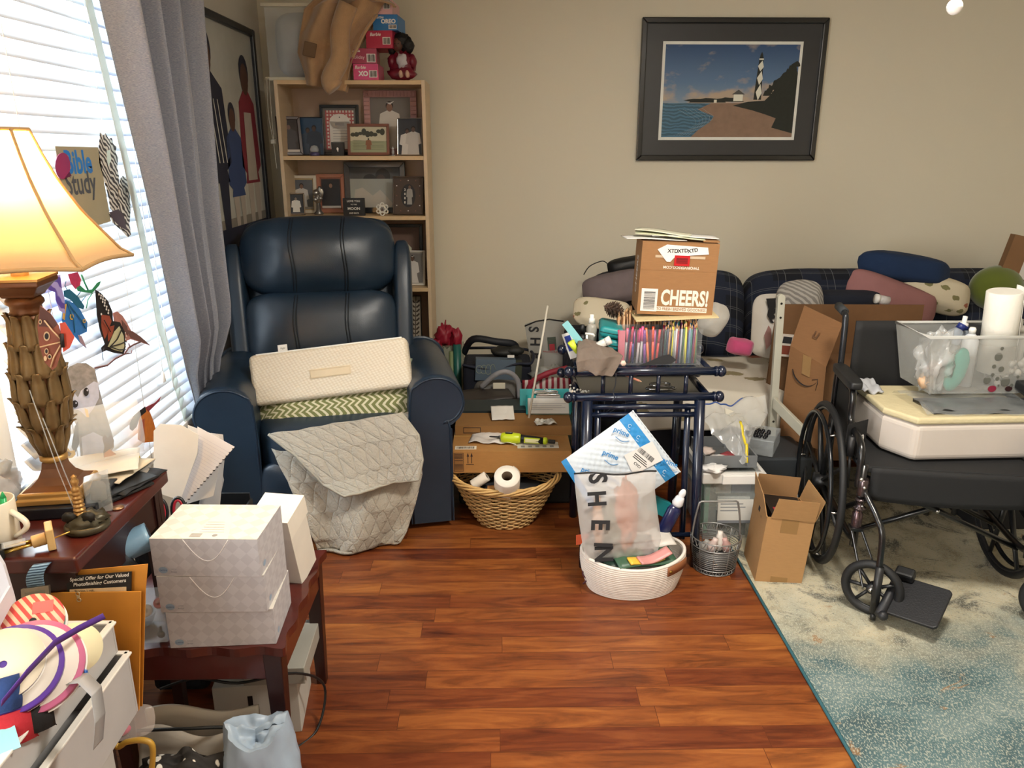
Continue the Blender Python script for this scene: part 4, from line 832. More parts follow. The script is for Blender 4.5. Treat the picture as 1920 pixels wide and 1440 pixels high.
cutout('blue_butterfly_cutout', 'bright blue butterfly cutout with gold spots near the lamp capital', 'paper cutout', [([(122, 562), (138, 568), (150, 580), (164, 605), (163, 622), (150, 628), (156, 640), (162, 653), (150, 642), (138, 628), (124, 622), (116, 600), (118, 578)], 0), ([(119, 545), (130, 542), (146, 556), (158, 574), (156, 580), (146, 577), (132, 562), (120, 556)], 1), ([(146, 628), (152, 630), (162, 653), (150, 642)], 3), ([(118, 570), (124, 570), (120, 600), (117, 598)], 2)], [K('#2f74bd', .55, n=(.15, 40)), K('#1d6383', .6), K('#d0a04a', .6), K('#a98a95', .6)],
    ell=[(133, 594, 4, 6, 2), (133, 594, 2, 3, 1), (156, 602, 3, 4, 2), (156, 602, 1.5, 2, 1)], vein=[([(124, 566), (136, 600), (138, 624)], .0015, 1), ([(124, 566), (150, 600), (158, 616)], .0015, 1), ([(142, 556), (148, 548), (146, 540)], .0012, 1), ([(150, 566), (158, 556)], .0012, 1), ([(124, 545), (119, 535), (121, 528)], .0012, 1)])
cutout('violet_butterfly_cutout', 'violet butterfly cutout half hidden under the lampshade edge', 'paper cutout', [([(54, 528), (80, 520), (113, 515), (116, 540), (121, 560), (122, 588), (112, 582), (105, 562), (104, 548), (88, 542), (62, 545)], 0), ([(58, 528), (78, 524), (88, 542), (64, 544)], 1)], [wavemat('violet_wing', '#5a45a4', '#a79bd6', 12, 'DIAGONAL', 8, .6, 0), K('#7a4a4a', .6, n=(.2, 60))], x=-1.15)
cutout('flower_cutout', 'pink flower bud cutout with green leaf under the lampshade', 'paper cutout', [([(128, 514), (146, 510), (152, 524), (150, 538), (142, 542), (134, 532)], 0), ([(143, 540), (150, 535), (160, 544), (172, 543), (182, 530), (189, 527), (186, 535), (172, 550), (158, 548), (146, 546)], 1)], [K('#b8355e', .6, n=(.25, 80)), K('#2f8a5c', .6)], vein=[([(152, 515), (158, 530), (164, 543)], .0025, 1), ([(172, 550), (164, 562), (161, 578)], .0014, 1)], x=-1.155)
cutout('owl_butterfly_cutout', 'brown and orange butterfly cutout with eye spots right of the lamp body', 'paper cutout', [([(75, 573), (95, 588), (110, 610), (117, 634), (115, 660), (106, 688), (98, 694), (84, 680), (74, 650), (70, 612)], 0), ([(75, 573), (95, 588), (108, 608), (100, 616), (84, 612), (73, 612)], 1), ([(112, 606), (122, 604), (140, 632), (131, 652), (119, 660), (116, 640)], 2)], [K('#8a4a35', .6, n=(.2, 50)), K('#55302a', .6), K('#c2452e', .6), K('#d6b48c', .6), BLK],
    ell=[(88, 630, 6, 9, 3), (88, 630, 4, 6, 4), (76, 603, 3, 5, 3), (76, 603, 1.6, 3, 4), (88, 658, 4, 6, 3), (88, 658, 2.5, 4, 4), (94, 668, 4, 5, 3), (94, 668, 2.5, 3, 4), (86, 671, 3, 5, 3)], vein=[([(116, 636), (100, 620), (84, 600)], .0015, 3), ([(116, 640), (96, 645), (76, 650)], .0015, 3), ([(116, 644), (102, 668), (96, 688)], .0015, 3), ([(117, 625), (119, 650)], .004, 4)], M=Tr(at(98, 636, 1.50)) @ R('Z', 14))
# owl stands at the back of the desk
OM = Tr(-1.06, 1.80, .79) @ R('Z', 40)
owlf = K('#807e80', .7, n=(.38, 70))
o_ = cutout('owl_cutout', 'grey owl cutout with black eyes standing at the back of the desk', 'paper cutout', [([(122, 700), (130, 688), (145, 681), (162, 681), (178, 692), (184, 720), (190, 745), (200, 780), (212, 820), (214, 838), (200, 860), (152, 866), (150, 840), (145, 800), (125, 765), (119, 730)], 0), ([(124, 745), (138, 735), (146, 745), (152, 732), (176, 715), (184, 718), (186, 745), (176, 765), (162, 782), (150, 770), (130, 765)], 1), ([(158, 765), (164, 768), (167, 782), (162, 782)], 3), ([(152, 820), (175, 810), (195, 820), (205, 840), (196, 858), (156, 862)], 1), ([(146, 790), (140, 800), (134, 838), (140, 850), (148, 832)], 4)], [owlf, K('#b4b8cc', .6, n=(.12, 60)), BLK, K('#d9a63c', .6), K('#394348', .6)],
    ell=[(140, 757, 6, 7, 2), (161, 734, 5, 8, 2), (142, 755, 1.5, 2, 1), (163, 731, 1.5, 2, 1)], M=OM)
cutout('finch_cutout', 'orange-bellied bird cutout with red streak low on the blind', 'paper cutout', [([(262, 778), (270, 764), (280, 770), (288, 790), (292, 806), (290, 828), (270, 830), (259, 824), (260, 800)], 0), ([(243, 794), (250, 780), (264, 768), (272, 762), (274, 772), (262, 782), (256, 800), (248, 808), (243, 804)], 1), ([(272, 764), (290, 755), (301, 744), (298, 752), (286, 764), (278, 772)], 2), ([(262, 790), (270, 785), (270, 815), (263, 828)], 3)], [K('#c8742c', .6, n=(.15, 60)), BLK, K('#8e3440', .6), K('#a85442', .6)], ell=[(248, 803, 2.5, 3, 4)] if 0 else (), x=-1.158)
MI = Tr(-1.0, 1.775, .79) @ R('Z', 35)
cutout('rabbit_cutout', 'small brown rabbit cutout with orange coat before the owl', 'paper cutout', [([(192, 822), (197, 815), (202, 822), (208, 815), (214, 826), (212, 838), (205, 843), (216, 850), (228, 862), (196, 866), (194, 848), (196, 838)], 0), ([(195, 850), (206, 842), (222, 856), (228, 864), (196, 866)], 1)], [K('#5d4436', .6), K('#c47a3a', .6)], M=MI)
cutout('gold_tower_cutout', 'tiny yellow paper tower cutout at the right edge of the clear sleeve', 'paper cutout', [([(254, 846), (258, 846), (270, 872), (252, 874)], 0), ([(256, 856), (260, 856), (262, 862), (256, 862)], 1)], [K('#e0c158', .5), K('#6e5a2c', .5)], M=MI)
cutout('yellow_flower_cutout', 'yellow and brown flower cutouts left of the owl', 'paper cutout', [([(120, 848), (126, 838), (132, 846), (140, 844), (142, 852), (136, 858), (126, 860)], 0), ([(128, 846), (134, 850), (130, 856), (125, 852)], 1)], [K('#d8a92c', .5), K('#4c3420', .5)], M=Tr(-1.04, 1.74, .79) @ R('Z', 40))
# window-end things on the desk: loose papers, sleeves, tray
rr = random.Random(5)
names = [('paper_sheet', 'creased grey sheet, bottom of the loose pile behind the lamp'), ('paper_sheet', 'curled beige sheet in the middle of the pile behind the lamp'), ('paper_sheet', 'pale sheet on top of the pile behind the lamp'), ('magazine', 'dark glossy magazine sticking out under the loose sheets')]
for i, (nm, lb) in enumerate(names):
    zz = [.757, .768, .780, .753][i]; c_ = ['#8e8a84', '#c9bda6', '#d8d2c6', '#14161b'][i]
    def pf(u, v, i=i, zz=zz): return ((u-.5)*.21, (v-.5)*.15, .004*i/3+.006*abs(ns(u*3+i, v*3))+.004*(u*u))
    O(nm, MB().grid(12, 12, pf), K(c_, .7), sol=.002, M=Tr([-.96, -.975, -.985, -.935][i], [1.735, 1.75, 1.745, 1.72][i], zz) @ R('Z', [12, -8, 22, -14][i]), label=lb, cat=nm.replace('_', ' ').split()[0] if 0 else ('magazine' if i == 3 else 'sheet of paper'))
slv = O('clear_sleeve', MB().grid(10, 10, lambda u, v: ((u-.5)*.2, -.03*sin(pi*v)+.01*ns(u*5, v*5), .14*v)), CLEAR, M=Tr(-.97, 1.76, .79) @ R('Z', 38), label='clear plastic sleeve standing on the papers before the owl', cat='plastic sleeve', sol=.001)
for i, (u, v, lab) in enumerate(((262, 893, 'upper black phone-sized folder on the desk edge'), (258, 903, 'lower black folder with pale edge on the desk edge'))):
    O('pocket_folder', MB().box(-.05, .05, -.075, .075, 0, .006, 0).box(-.051, .051, -.076, -.07, .002, .0045, 1), [BLACK, PAPER], M=Tr(-.90, 1.68-.02*i, .7605-.008*i) @ R('Z', -28), label=lab, cat='folder', bev=.001)
O('coin', MB().lathe([(.0001, 0), (.0125, 0), (.0125, .002), (.0001, .002)], 20), K('#b08a66', .35, .7), loc=(-.85, 1.58, DZ), label='small copper coin on the cherry desk edge', cat='coin')
# crystal block and figurine
cb = T('crystal_block', 'engraved clear crystal block standing behind the bronze figurine', 'ornament', (-.885, 1.575, DZ), rz=25)
O('block', MB().hexa([(-.025,-.02,0),(.025,-.02,0),(.025,.02,0),(-.025,.02,0),(-.025,-.02,.075),(.025,-.02,.085),(.025,.02,.085),(-.025,.02,.075)]), K('#cfd2cf', .05, a=.35, n=(0, 1), sp=1, coat=1), cb, bev=.002)
O('engraving', MB().ball((0,0,.04), (.016,.010,.028), 10, 8, dn=.6, ds=6), K('#8f8a80', .5, a=.7), cb)
fg = T('bronze_spire_figurine', 'gold beaded spire figurine rising from a dark bronze rocky base', 'figurine', (-.868, 1.485, DZ))
O('rocky_base', MB().lathe([(.040, 0), (.044, .004), (.044, .012), (.040, .016)], 28).ball((0,0,.016), (.040,.038,.022), 26, 12, dn=.5, ds=7), K('#4a4434', .4, .5, n=(.3, 60)), fg)
pz = [(.010, .028)]
for i in range(7): z = .034+i*.009; pz += [(.008, z), (.0125-.0006*i, z+.002), (.0125-.0006*i, z+.005), (.008, z+.007)]
pz += [(.005, .1), (.008, .106), (.008, .112), (.004, .116), (.006, .12), (.001, .125)]
O('spire', MB().lathe(pz, 16, M=Tr(-.008, -.005, 0)), K('#b58a52', .35, .7), fg)
for s in (-1, 1): O('leaf_ornament', MB().ball((s*.02-.004, -.02, .035), (.014,.006,.012), dn=.4, ds=6), K('#2c2a26', .4, .5), fg)
# brass and cream pen-kit lying down
gs = T('nib_stand', 'small clear and gold tube stand with a cream clamp lying on the desk', 'desk tool', M=Tr(-.925, 1.395, DZ+.012) @ R('Z', 32))
O('tube_bundle', MB().tube([(-.055,-.006,0),(.0,-.006,.004)], .0035, 8).tube([(-.055,.006,0),(.0,.006,.004)], .0035, 8).tube([(-.05,0,.008),(0,0,.01)], .003, 8), K('#b8954a', .25, .8), gs)
O('end_block', MB().box(-.07, -.052, -.016, .016, -.010, .012), BLACK, gs, bev=.003)
O('clear_cover', MB().box(-.055, -.015, -.013, .013, .011, .013), CLEAR, gs)
O('cream_clamp', MB().tube([(-.005,0,.006),(.02,0,.008)], .0125, 16).box(.02, .034, -.024, .024, -.011, .034), K('#d9b377', .5), gs, bev=.002)
O('gold_pin', MB().tube([(.034,0,.004),(.062,.0,.010)], .0015, 6), K('#d1b05a', .3, .8), gs)
# mug with pens
mg = T('white_mug', 'cream mug with a big handle on the desk holding pens', 'mug', (-1.008, 1.415, DZ), rz=-8)
O('cup', MB().lathe([(.034, 0), (.039, .004), (.040, .098), (.0385, .1), (.037, .098), (.036, .008), (.001, .007)], 32), K('#e2d8c4', .3, coat=.4), mg)
O('handle', MB().tube([(.038+.030*sin(pi*t), 0, .078-.055*t+.012*sin(pi*t*2)*0) for t in [i/12 for i in range(13)]], .0065, 10, flat=.8), K('#e2d8c4', .3, coat=.4), mg)
def pencil(name, label, cat, p, q, r, cols, group=None, n=6):
    P, Q = Vector(p), Vector(q); d = (Q-P); L_ = d.length; M = Tr(P) @ d.to_track_quat('Z', 'Y').to_matrix().to_4x4()
    r_ = T(name, label, cat, M=M, group=group); 
    O('barrel', MB().tube([(0,0,0),(0,0,L_*.88)], r, n, 0), cols[0], r_); O('tip', MB().tube([(0,0,L_*.88),(0,0,L_)], [r, r*.15], n, 0), cols[1], r_); return r_
pencil('pencil', 'red pencil standing in the cream mug', 'pencil', (-1.005, 1.42, .765), (-.995, 1.43, .935), .0038, (K('#b03a2c', .4), K('#c9a27a', .6)))
pencil('pencil', 'pale wooden pencil at the left side of the cream mug', 'pencil', (-1.01, 1.41, .765), (-1.03, 1.42, .90), .0038, (K('#d8c4a0', .5), K('#7a5a40', .6)))
pencil('highlighter', 'green capped highlighter in the cream mug', 'marker', (-.99, 1.41, .765), (-.98, 1.412, .87), .006, (K('#1fa05a', .3), K('#1fa05a', .3)), n=12)
# clear rods standing by the lamp
for i, (du, lab) in enumerate(((0, 'thin clear rod left of the bronze figurine'), (.012, 'second thin clear rod leaning by the bronze figurine'))):
    O('acrylic_rod', MB().tube([(0,0,0),(-.018,-.01,.12),(-.035+.004*i,-.026,.30-.06*i)], .0012, 6), CLEAR, loc=(-.912+du, 1.53, DZ), label=lab, cat='rod')
ps = T('plastic_bag', 'crumpled clear plastic bag on the desk behind the mug', 'plastic bag', (-1.13, 1.58, DZ))
O('bag_film', MB().ball((0,0,.055), (.065,.08,.055), 26, 16, dn=.5, ds=3), K('#dfe3e4', .2, a=.4, n=(0, 1)), ps, M=None)
# paper rack
rk = T('magazine_rack', 'black magazine rack on the floor stuffed with paper, beside the recliner arm', 'rack', (-.88, 2.14, 0))
O('rack_side', MB().box(-.10, -.094, -.05, .10, .0, .46), BLACK, rk); O('rack_side', MB().box(.094, .10, -.05, .10, .0, .46), BLACK, rk)
O('rack_front', MB().box(-.094, .094, -.05, -.044, 0, .44), BLACK, rk); O('rack_back', MB().box(-.094, .094, .094, .10, 0, .48), BLACK, rk); O('rack_floor', MB().box(-.094, .094, -.044, .094, 0, .01), BLACK, rk)
SH = [('curled blank cream sheet, widest at the front of the rack', [(288, 808), (300, 795), (340, 797), (372, 815), (370, 850), (338, 938), (288, 922)], '#e6dfd4', 2.085),
      ('torn lined notebook page with perforated edge leaning right in the rack', [(370, 800), (440, 838), (345, 946), (336, 940), (372, 850)], '#eee9ea', 2.10),
      ('white sheet behind the lined notebook page', [(352, 797), (410, 818), (418, 840), (400, 930), (350, 945)], '#dedad6', 2.118),
      ('narrow white sheet at the right end of the paper rack', [(395, 812), (418, 815), (422, 850), (412, 950), (378, 945)], '#c9c5c2', 2.135),
      ('grey folded sheets lowest at the rack right side', [(385, 880), (412, 870), (420, 900), (408, 952), (372, 950)], '#b5b1ae', 2.150)]
for i, (lab, P, c_, y) in enumerate(SH):
    M = Tr(at(350, 940, y)) @ R('Z', -4+3*i) @ R('X', -4); q = [local(u, v, M) for u, v in P]; mb = MB().plate(q, 0, .0012, 0)
    if i == 1:
        a, b = Vector((*q[1], 0)), Vector((*q[2], 0))
        for k in range(16): c = a.lerp(b, (k+.5)/16); mb.rect(c.x-.003, c.x+.004, c.y-.0015, c.y+.0015, -.0004, 2)
        L0, L1 = [Vector((*local(*s, M), 0)) for s in ((372, 812), (432, 846))]; B0, B1 = [Vector((*local(*s, M), 0)) for s in ((345, 925), (352, 936))]
        for k in range(18): s0 = L0.lerp(B0, .03+k*.052); s1 = L1.lerp(B1, .03+k*.052); n_ = Vector((-(s1-s0).y, (s1-s0).x, 0)).normalized()*.0004; mb.flat([(s0.x, s0.y), (s1.x, s1.y), (s1.x+n_.x, s1.y+n_.y), (s0.x+n_.x, s0.y+n_.y)], -.0004, 1)
    O('paper_sheet', mb, [K(c_, .8, tl=.1), K('#b9b4c4', .8), K('#2a2420', .9)], M=M, label=lab, cat='sheet of paper')
# tote with scissors, glasses case
to = T('black_tote', 'black open tote bag on the floor between desk and side table', 'bag', (-.935, 1.955, 0), rz=0)
O('tote_body', MB().box(-.07, .09, -.06, .06, .01, .50), K('#0d0f14', .8, b=(.3, 80)), to, bev=.02)
O('tote_strap', MB().tube(smoothpath([(-.06,-.08,.40),(-.05,-.10,.53),(.02,-.10,.56),(.06,-.08,.45)]), .006, 6, flat=2), K('#0d0f14', .8), to)
def scissors(lab, x, y, z, rz):
    t = T('scissors', lab, 'scissors', M=Tr(x, y, z) @ R('Z', rz) @ R('X', -12), group='red-lined scissors in the black tote')
    for s in (-1, 1): O('handle_loop', MB().tube([(s*.024+.017*cos(a), 0, .035*sin(a)) for a in [2*pi*i/20 for i in range(20)]], .0055, 8, closed=True), K('#15161a', .4), t); O('grip_lining', MB().tube([(s*.024+.0125*cos(a), -.002, .029*sin(a)) for a in [2*pi*i/20 for i in range(20)]], .0042, 8, closed=True), K('#a52234', .4), t)
    O('blade', MB().hexa([(-.006,-.001,-.13),(.006,-.001,-.13),(.006,.001,-.13),(-.006,.001,-.13),(-.014,-.002,-.03),(.014,-.002,-.03),(.014,.002,-.03),(-.014,.002,-.03)]), CHROME, t)
p = at(318, 958, 1.97); scissors('red and black handled scissors sticking out of the black tote', p.x, p.y, p.z, 10)
ec_ = T('eyeglass_case', 'pale blue open eyeglass case lying between desk and tissue boxes', 'eyeglass case', M=Tr(at(215, 1046, 1.60)) @ R('Z', 30) @ R('Y', -14))
def gc(u, v):
    t = v; r = .012+.030*sin(min(1, t*1.4)*pi/2); a = 2*pi*u; return (-.085+.17*t, r*cos(a)*.8, .015+r*sin(a)*.75)
O('case_shell', MB().grid(24, 16, gc), K('#7fa3bd', .35), ec_, sol=.003); O('case_lining', MB().ball((.084, 0, .015), (.004,.030,.028)), K('#152231', .7), ec_)
og = T('grey_pouch', 'dark grey felt pouch under the blue eyeglass case', 'pouch', M=Tr(at(195, 1078, 1.57)) @ R('Z', 20)); O('pouch_body', cushion(.15, .12, .03, 2, M=R('X', 90) @ Tr(0,0,0)), K('#3b3f45', .9), og)
sup = O('storage_crate', MB().box(-.16, .16, -.11, .11, 0, .47), K('#15171c', .6), loc=(-1.0+.02, 1.885, 0.0), label='tall dark crate on the floor under the desk side', cat='crate', bev=.01) if 0 else None
# ---------------------------------------------------------------- small cherry side table
stt = T('cherry_side_table', 'small cherry side table with scalloped edge carrying the patterned tissue boxes', 'side table', (-.72, 1.755, 0))
TW, TD, TH = .22, .225, .42
n = 24; P = []
def edge(t, a, b):
    return
top = MB(); outline = []
for k in range(41): x = -TW+2*TW*k/40; outline.append((x, -TD-.005*cos(k/40*2*pi*4)))
for k in range(41): y = -TD+2*TD*k/40; outline.append((TW+.005*cos(k/40*2*pi*4), y))
outline += [(TW, TD), (-TW, TD)]
top.plate([(x, y) for x, y in outline], -.022, 0)
O('table_top', MB().add([(x, y, TH) for x, y in outline], [tuple(range(len(outline)))]).add([(x, y, TH-.022) for x, y in outline]+[(x, y, TH) for x, y in outline], [(i, (i+1) % len(outline), len(outline)+(i+1) % len(outline), len(outline)+i) for i in range(len(outline))]), CH, stt)
for nm, q in (('front_apron', (-TW+.02, TW-.02, -TD+.012, -TD+.03, TH-.095, TH-.022)), ('side_apron', (TW-.03, TW-.012, -TD+.03, TD-.03, TH-.095, TH-.022)), ('back_apron', (-TW+.02, TW-.02, TD-.03, TD-.012, TH-.095, TH-.022))): O(nm, MB().box(*q), CH, stt, bev=.002)
for a in (-1, 1):
    for b in (-1, 1):
        x, y = a*(TW-.03), b*(TD-.03); w = .022; k = .014
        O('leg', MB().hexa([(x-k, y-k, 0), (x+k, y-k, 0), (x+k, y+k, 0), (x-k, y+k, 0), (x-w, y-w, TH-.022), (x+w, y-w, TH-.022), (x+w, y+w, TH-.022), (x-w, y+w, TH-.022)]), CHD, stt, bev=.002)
# tissue boxes
def argyle():
    m, nt, p, tc = newmat('diamond_patterned_card'); N = nt.nodes; L = nt.links
    mp = N.new('ShaderNodeMapping'); mp.inputs['Rotation'].default_value = (0, radians(45), 0); mp.inputs['Location'].default_value = (.003, .05, .003); L.new(tc.outputs['Object'], mp.inputs[0])
    c = N.new('ShaderNodeTexChecker'); c.inputs['Scale'].default_value = 46; c.inputs[1].default_value = lin('#b9b7ba'); c.inputs[2].default_value = lin('#b0adb1'); L.new(mp.outputs[0], c.inputs[0])
    L.new(c.outputs[0], p.inputs['Base Color']); p.inputs['Roughness'].default_value = .55; return m
ARG = argyle()
def argtop():  # same card on top, warm lamplight mixed into its colour
    m, nt, p, tc = newmat('diamond_patterned_card_lamplit'); N = nt.nodes; L = nt.links
    mp = N.new('ShaderNodeMapping'); mp.inputs['Rotation'].default_value = (0, 0, radians(45)); mp.inputs['Location'].default_value = (.003, .003, .1); L.new(tc.outputs['Object'], mp.inputs[0])
    c = N.new('ShaderNodeTexChecker'); c.inputs['Scale'].default_value = 36; c.inputs[1].default_value = lin('#d6d0c6'); c.inputs[2].default_value = lin('#cac3b8'); L.new(mp.outputs[0], c.inputs[0]); L.new(c.outputs[0], p.inputs['Base Color']); p.inputs['Roughness'].default_value = .55; return m
BW, BD, BHH = .238, .17, .0915
for i, (x, y, rz, lab) in enumerate(((-.637, 1.537, 3, 'bottom tissue box of the diamond-patterned stack'), (-.646, 1.532, 0, 'middle tissue box of the diamond-patterned stack'), (-.650, 1.530, -2, 'top tissue box of the stack with printed lid'))):
    z = TH+.001+i*(BHH+.0015); t = T('tissue_box', lab, 'tissue box', (x, y, z), rz=rz, group='diamond-patterned tissue boxes stacked on the side table')
    b = MB().box(-BW/2, BW/2, 0, BD, 0, BHH, 0); Y = -.0005
    if i > 0: b.tube([(-.045+.1*k/16, Y, BHH-.052*sin(pi*k/16)-.001) for k in range(17)], .0009, 4, 1)
    b.disc(-BW*.41, BHH*.16, .0105, .008, Y, 2, n=18).text('Lettre', .0065, -BW*.41, BHH*.16, Y*2, 3, sh=.3).text('Lettre', .0048, -BW*.31, BHH*.19, Y, 4).text('Boxed', .0048, -BW*.31, BHH*.11, Y, 4)
    b.disc(0, 0, .009, .007, 0, 2, M=Tr(BW/2+.0005, .03, BHH*.2) @ R('Z', 90))
    O('carton', b, [ARG, K('#e3dfdc', .5), K('#8fa3b8', .5), K('#2e4a70', .5), K('#6f7684', .5)], t)
    ld = MB().add([(-BW/2, 0, BHH+.0006), (BW/2, 0, BHH+.0006), (BW/2, BD, BHH+.0006), (-BW/2, BD, BHH+.0006)], [(0,1,2,3)], 0)
    if i == 2:
        Mz = Tr(0, 0, BHH+.0012) @ R('X', -90)   # x, z -> x, y
        ld.add([(x_, y_, BHH+.001) for x_, y_ in [(-.045+.1*k/16, .0+.13*sin(pi*k/16)) for k in range(17)]], [tuple(range(17))], 1)
        for k in range(5): ld.add([(-.02, .03+.012*k, BHH+.0013), (.035-.004*k, .03+.012*k, BHH+.0013), (.035-.004*k, .0315+.012*k, BHH+.0013), (-.02, .0315+.012*k, BHH+.0013)], [(0,1,2,3)], 2)
        for k in range(6): ld.add([(-.035, .008+.003*k, BHH+.0013), (-.01, .008+.003*k, BHH+.0013), (-.01, .0095+.003*k, BHH+.0013), (-.035, .0095+.003*k, BHH+.0013)], [(0,1,2,3)], 2)
        ld.add([(.02+.006*cos(a), .016+.006*sin(a), BHH+.0013) for a in [2*pi*q/14 for q in range(14)]], [tuple(range(14))], 2)
    O('lid', ld, [argtop() if i == 0 or True else ARG, K('#ded6c6', .5), K('#8f8a84', .6)], t)
wb = T('white_carton', 'plain white lidded carton tipped on end behind the tissue boxes', 'box', M=Tr(-.562, 1.86, TH+.004) @ R('Z', -10) @ R('X', 14))
O('carton_body', MB().box(-.05, .05, -.05, .05, 0, .215), K('#dcd6ca', .5), wb, bev=.001)
O('carton_lid', MB().box(-.054, .054, -.056, .054, .165, .222).box(-.004, .0, -.0565, -.056, .165, .2), K('#e2dccf', .5), wb, bev=.001)
# clear craft boxes left of the tissue boxes
for i, (dx, dy, z, lab) in enumerate(((0, 0, TH+.001, 'clear craft box with black scoop, bottom of the pair by the tissue boxes'), (-.004, .01, TH+.052, 'clear craft box with red and white tape rolls atop the other'))):
    t = T('craft_box', lab, 'plastic box', (-.808+dx, 1.585+dy, z), rz=4)
    O('clear_case', MB().box(-.035, .035, -.035, .035, 0, .048), CLEAR, t, bev=.002)
    if i == 0: O('scoop', MB().ball((.016,-.02,.012), (.009,.006,.009)).tube([(.016,-.02,.012),(.018,-.022,.035)], .003, 6), BLACK, t)
    else:
        O('tape_roll', MB().lathe([(.014,0),(.014,.009),(.005,.009),(.005,0)], 20, 0, Tr(-.008,-.022,.022) @ R('X', 70)), PAPER, t); O('tape_roll', MB().lathe([(.012,0),(.012,.009),(.005,.009),(.005,0)], 20, 0, Tr(.018,-.010,.03) @ R('X', 40)), K('#c4574f', .5), t)
jar = T('plastic_jar', 'small clear lidded jar with maroon base behind the orange envelope', 'jar', (-.805, 1.69, TH+.001)); O('jar_body', MB().lathe([(.03, 0), (.034, .005), (.034, .10), (.03, .11)], 24), K('#cdd6dc', .2, a=.5), jar); O('jar_lid', MB().lathe([(.037, .11), (.037, .122), (.001, .125)], 24), K('#b9c6d4', .3, a=.7), jar); O('jar_base', MB().lathe([(.0335, .006), (.033, .03), (.001, .031)], 20), K('#6b1730', .5), jar)
tr_ = T('grey_tray', 'dark grey open dish beside the clear jar on the side table', 'dish', (-.86, 1.63, TH+.001)) ; O('dish_body', MB().lathe([(.02, 0), (.032, .03), (.030, .03), (.018, .004), (.001, .004)], 24), K('#4b4f57', .4), tr_)
# things under the side table
for i, (x, y, z, w, d, h, rz, c_, lab) in enumerate(((-.66, 1.83, 0, .22, .2, .16, 6, '#b9b6ae', 'white flat carton under the side table'), (-.60, 1.84, .161, .16, .22, .05, 2, '#9b988f', 'grey slim carton lying on the white carton under the table'))):
    O('carton', MB().box(-w/2, w/2, -d/2, d/2, 0, h, 0).rect(-w*.1, -w*.04, h*.3, h*.8, -d/2-.0005, 1), [K(c_, .6), BLACK], loc=(x, y, z), rot=(0, 0, radians(rz)), label=lab, cat='box', bev=.002)
O('power_cable', MB().tube(smoothpath([(-.84, 1.62, .24), (-.74, 1.60, .285), (-.64, 1.60, .27), (-.53, 1.70, .22), (-.485, 1.80, .10), (-.50, 1.74, .005), (-.56, 1.66, .004)]), .0035, 8), BLACK, label='black cable looping under and beside the side table', cat='cable')
# ---------------------------------------------------------------- orange envelope, watch
EM = Tr(-.80, 1.338, .33) @ R('Z', -3) @ R('Y', -5) @ R('X', -5); ev = T('orange_envelope', 'large orange clasp envelope standing upright before the side table', 'envelope', M=EM)
ORG = K('#c9852a', .6, n=(.08, 14), b=(.25, 14))
lo = lambda pts: [local(u, v, EM) for u, v in pts]
O('envelope_front', MB().plate(lo([(87, 1112), (118, 1110), (265, 1108), (262, 1330), (240, 1352), (212, 1372), (140, 1372), (90, 1330)]), -.004, .0), ORG, ev)
O('envelope_back', MB().plate(lo([(118, 1076), (272, 1062), (268, 1110), (262, 1330), (110, 1330), (106, 1108)]), .010, .012), ORG, ev)
cpts = lo([(124, 1082), (245, 1073), (244, 1125), (124, 1132)]); c0, c1 = local(184, 1092, EM), local(184, 1113, EM)
O('paper_insert', MB().plate(cpts, .002, .005, 0).plate(lo([(130, 1106), (236, 1101), (236, 1125), (130, 1130)]), .0008, .002, 1).text('Special Offer for Our Valued', .0105, local(185, 1084, EM)[0], local(185, 1083, EM)[1], .0010, 2, sh=.3, bold=.02, rot=.03).text('Photofinishing Customers', .0105, local(185, 1091, EM)[0], local(185, 1083, EM)[1]-.0115, .0010, 2, sh=.3, bold=.02, rot=.03).text('Process 1 roll,', .007, local(157, 1102, EM)[0], local(157, 1109, EM)[1]+.001, .0002, 0).text('get the 2nd', .007, local(157, 1107, EM)[0], local(157, 1109, EM)[1]-.008, .0002, 0), [K('#1b1714', .5), K('#d9bd92', .6), K('#efe9dc', .6)], ev)
O('metal_clasp', MB().lathe([(.003, -.001), (.003, .001)], 10, 0, Tr(local(150, 1116, EM)[0], -.006, local(150, 1116, EM)[1]) @ R('X', 90)).tube([(local(150, 1116, EM)[0], -.006, local(150, 1116, EM)[1]+.006*cos(a)) if 0 else (local(150, 1116, EM)[0]+.004*cos(a), -.006, local(150, 1116, EM)[1]+.006+.004*sin(a)) for a in [2*pi*i/14 for i in range(14)]], .001, 5, closed=True).tube([(local(150, 1116, EM)[0]+.004*cos(a), -.006, local(150, 1116, EM)[1]-.007+.004*sin(a)) for a in [2*pi*i/14 for i in range(14)]], .001, 5, closed=True), K('#c9b48c', .4, .6), ev)
wtc = T('wristwatch', 'silver wristwatch with a blue woven band, left of the orange envelope', 'watch', M=Tr(at(68, 1118, 1.335)) @ R('Z', 15) @ R('X', -20))
O('watch_case', MB().box(-.024, .024, -.006, .006, -.018, .018, 0).box(-.017, .017, -.0068, -.006, -.011, .011, 1), [K('#9c907c', .3, .8), K('#6e6656', .2)], wtc, bev=.004)
O('watch_band', MB().grid(10, 16, lambda u, v: (-.002+.03*(u-.5)+.02*v*v, .01-.02*sin(v*2), .018+.055*v-.01*v*v)), wavemat('blue_woven_band', '#3f5a74', '#9cc0dc', 60, 'Z', 2, .5, 0), wtc, sol=.004)
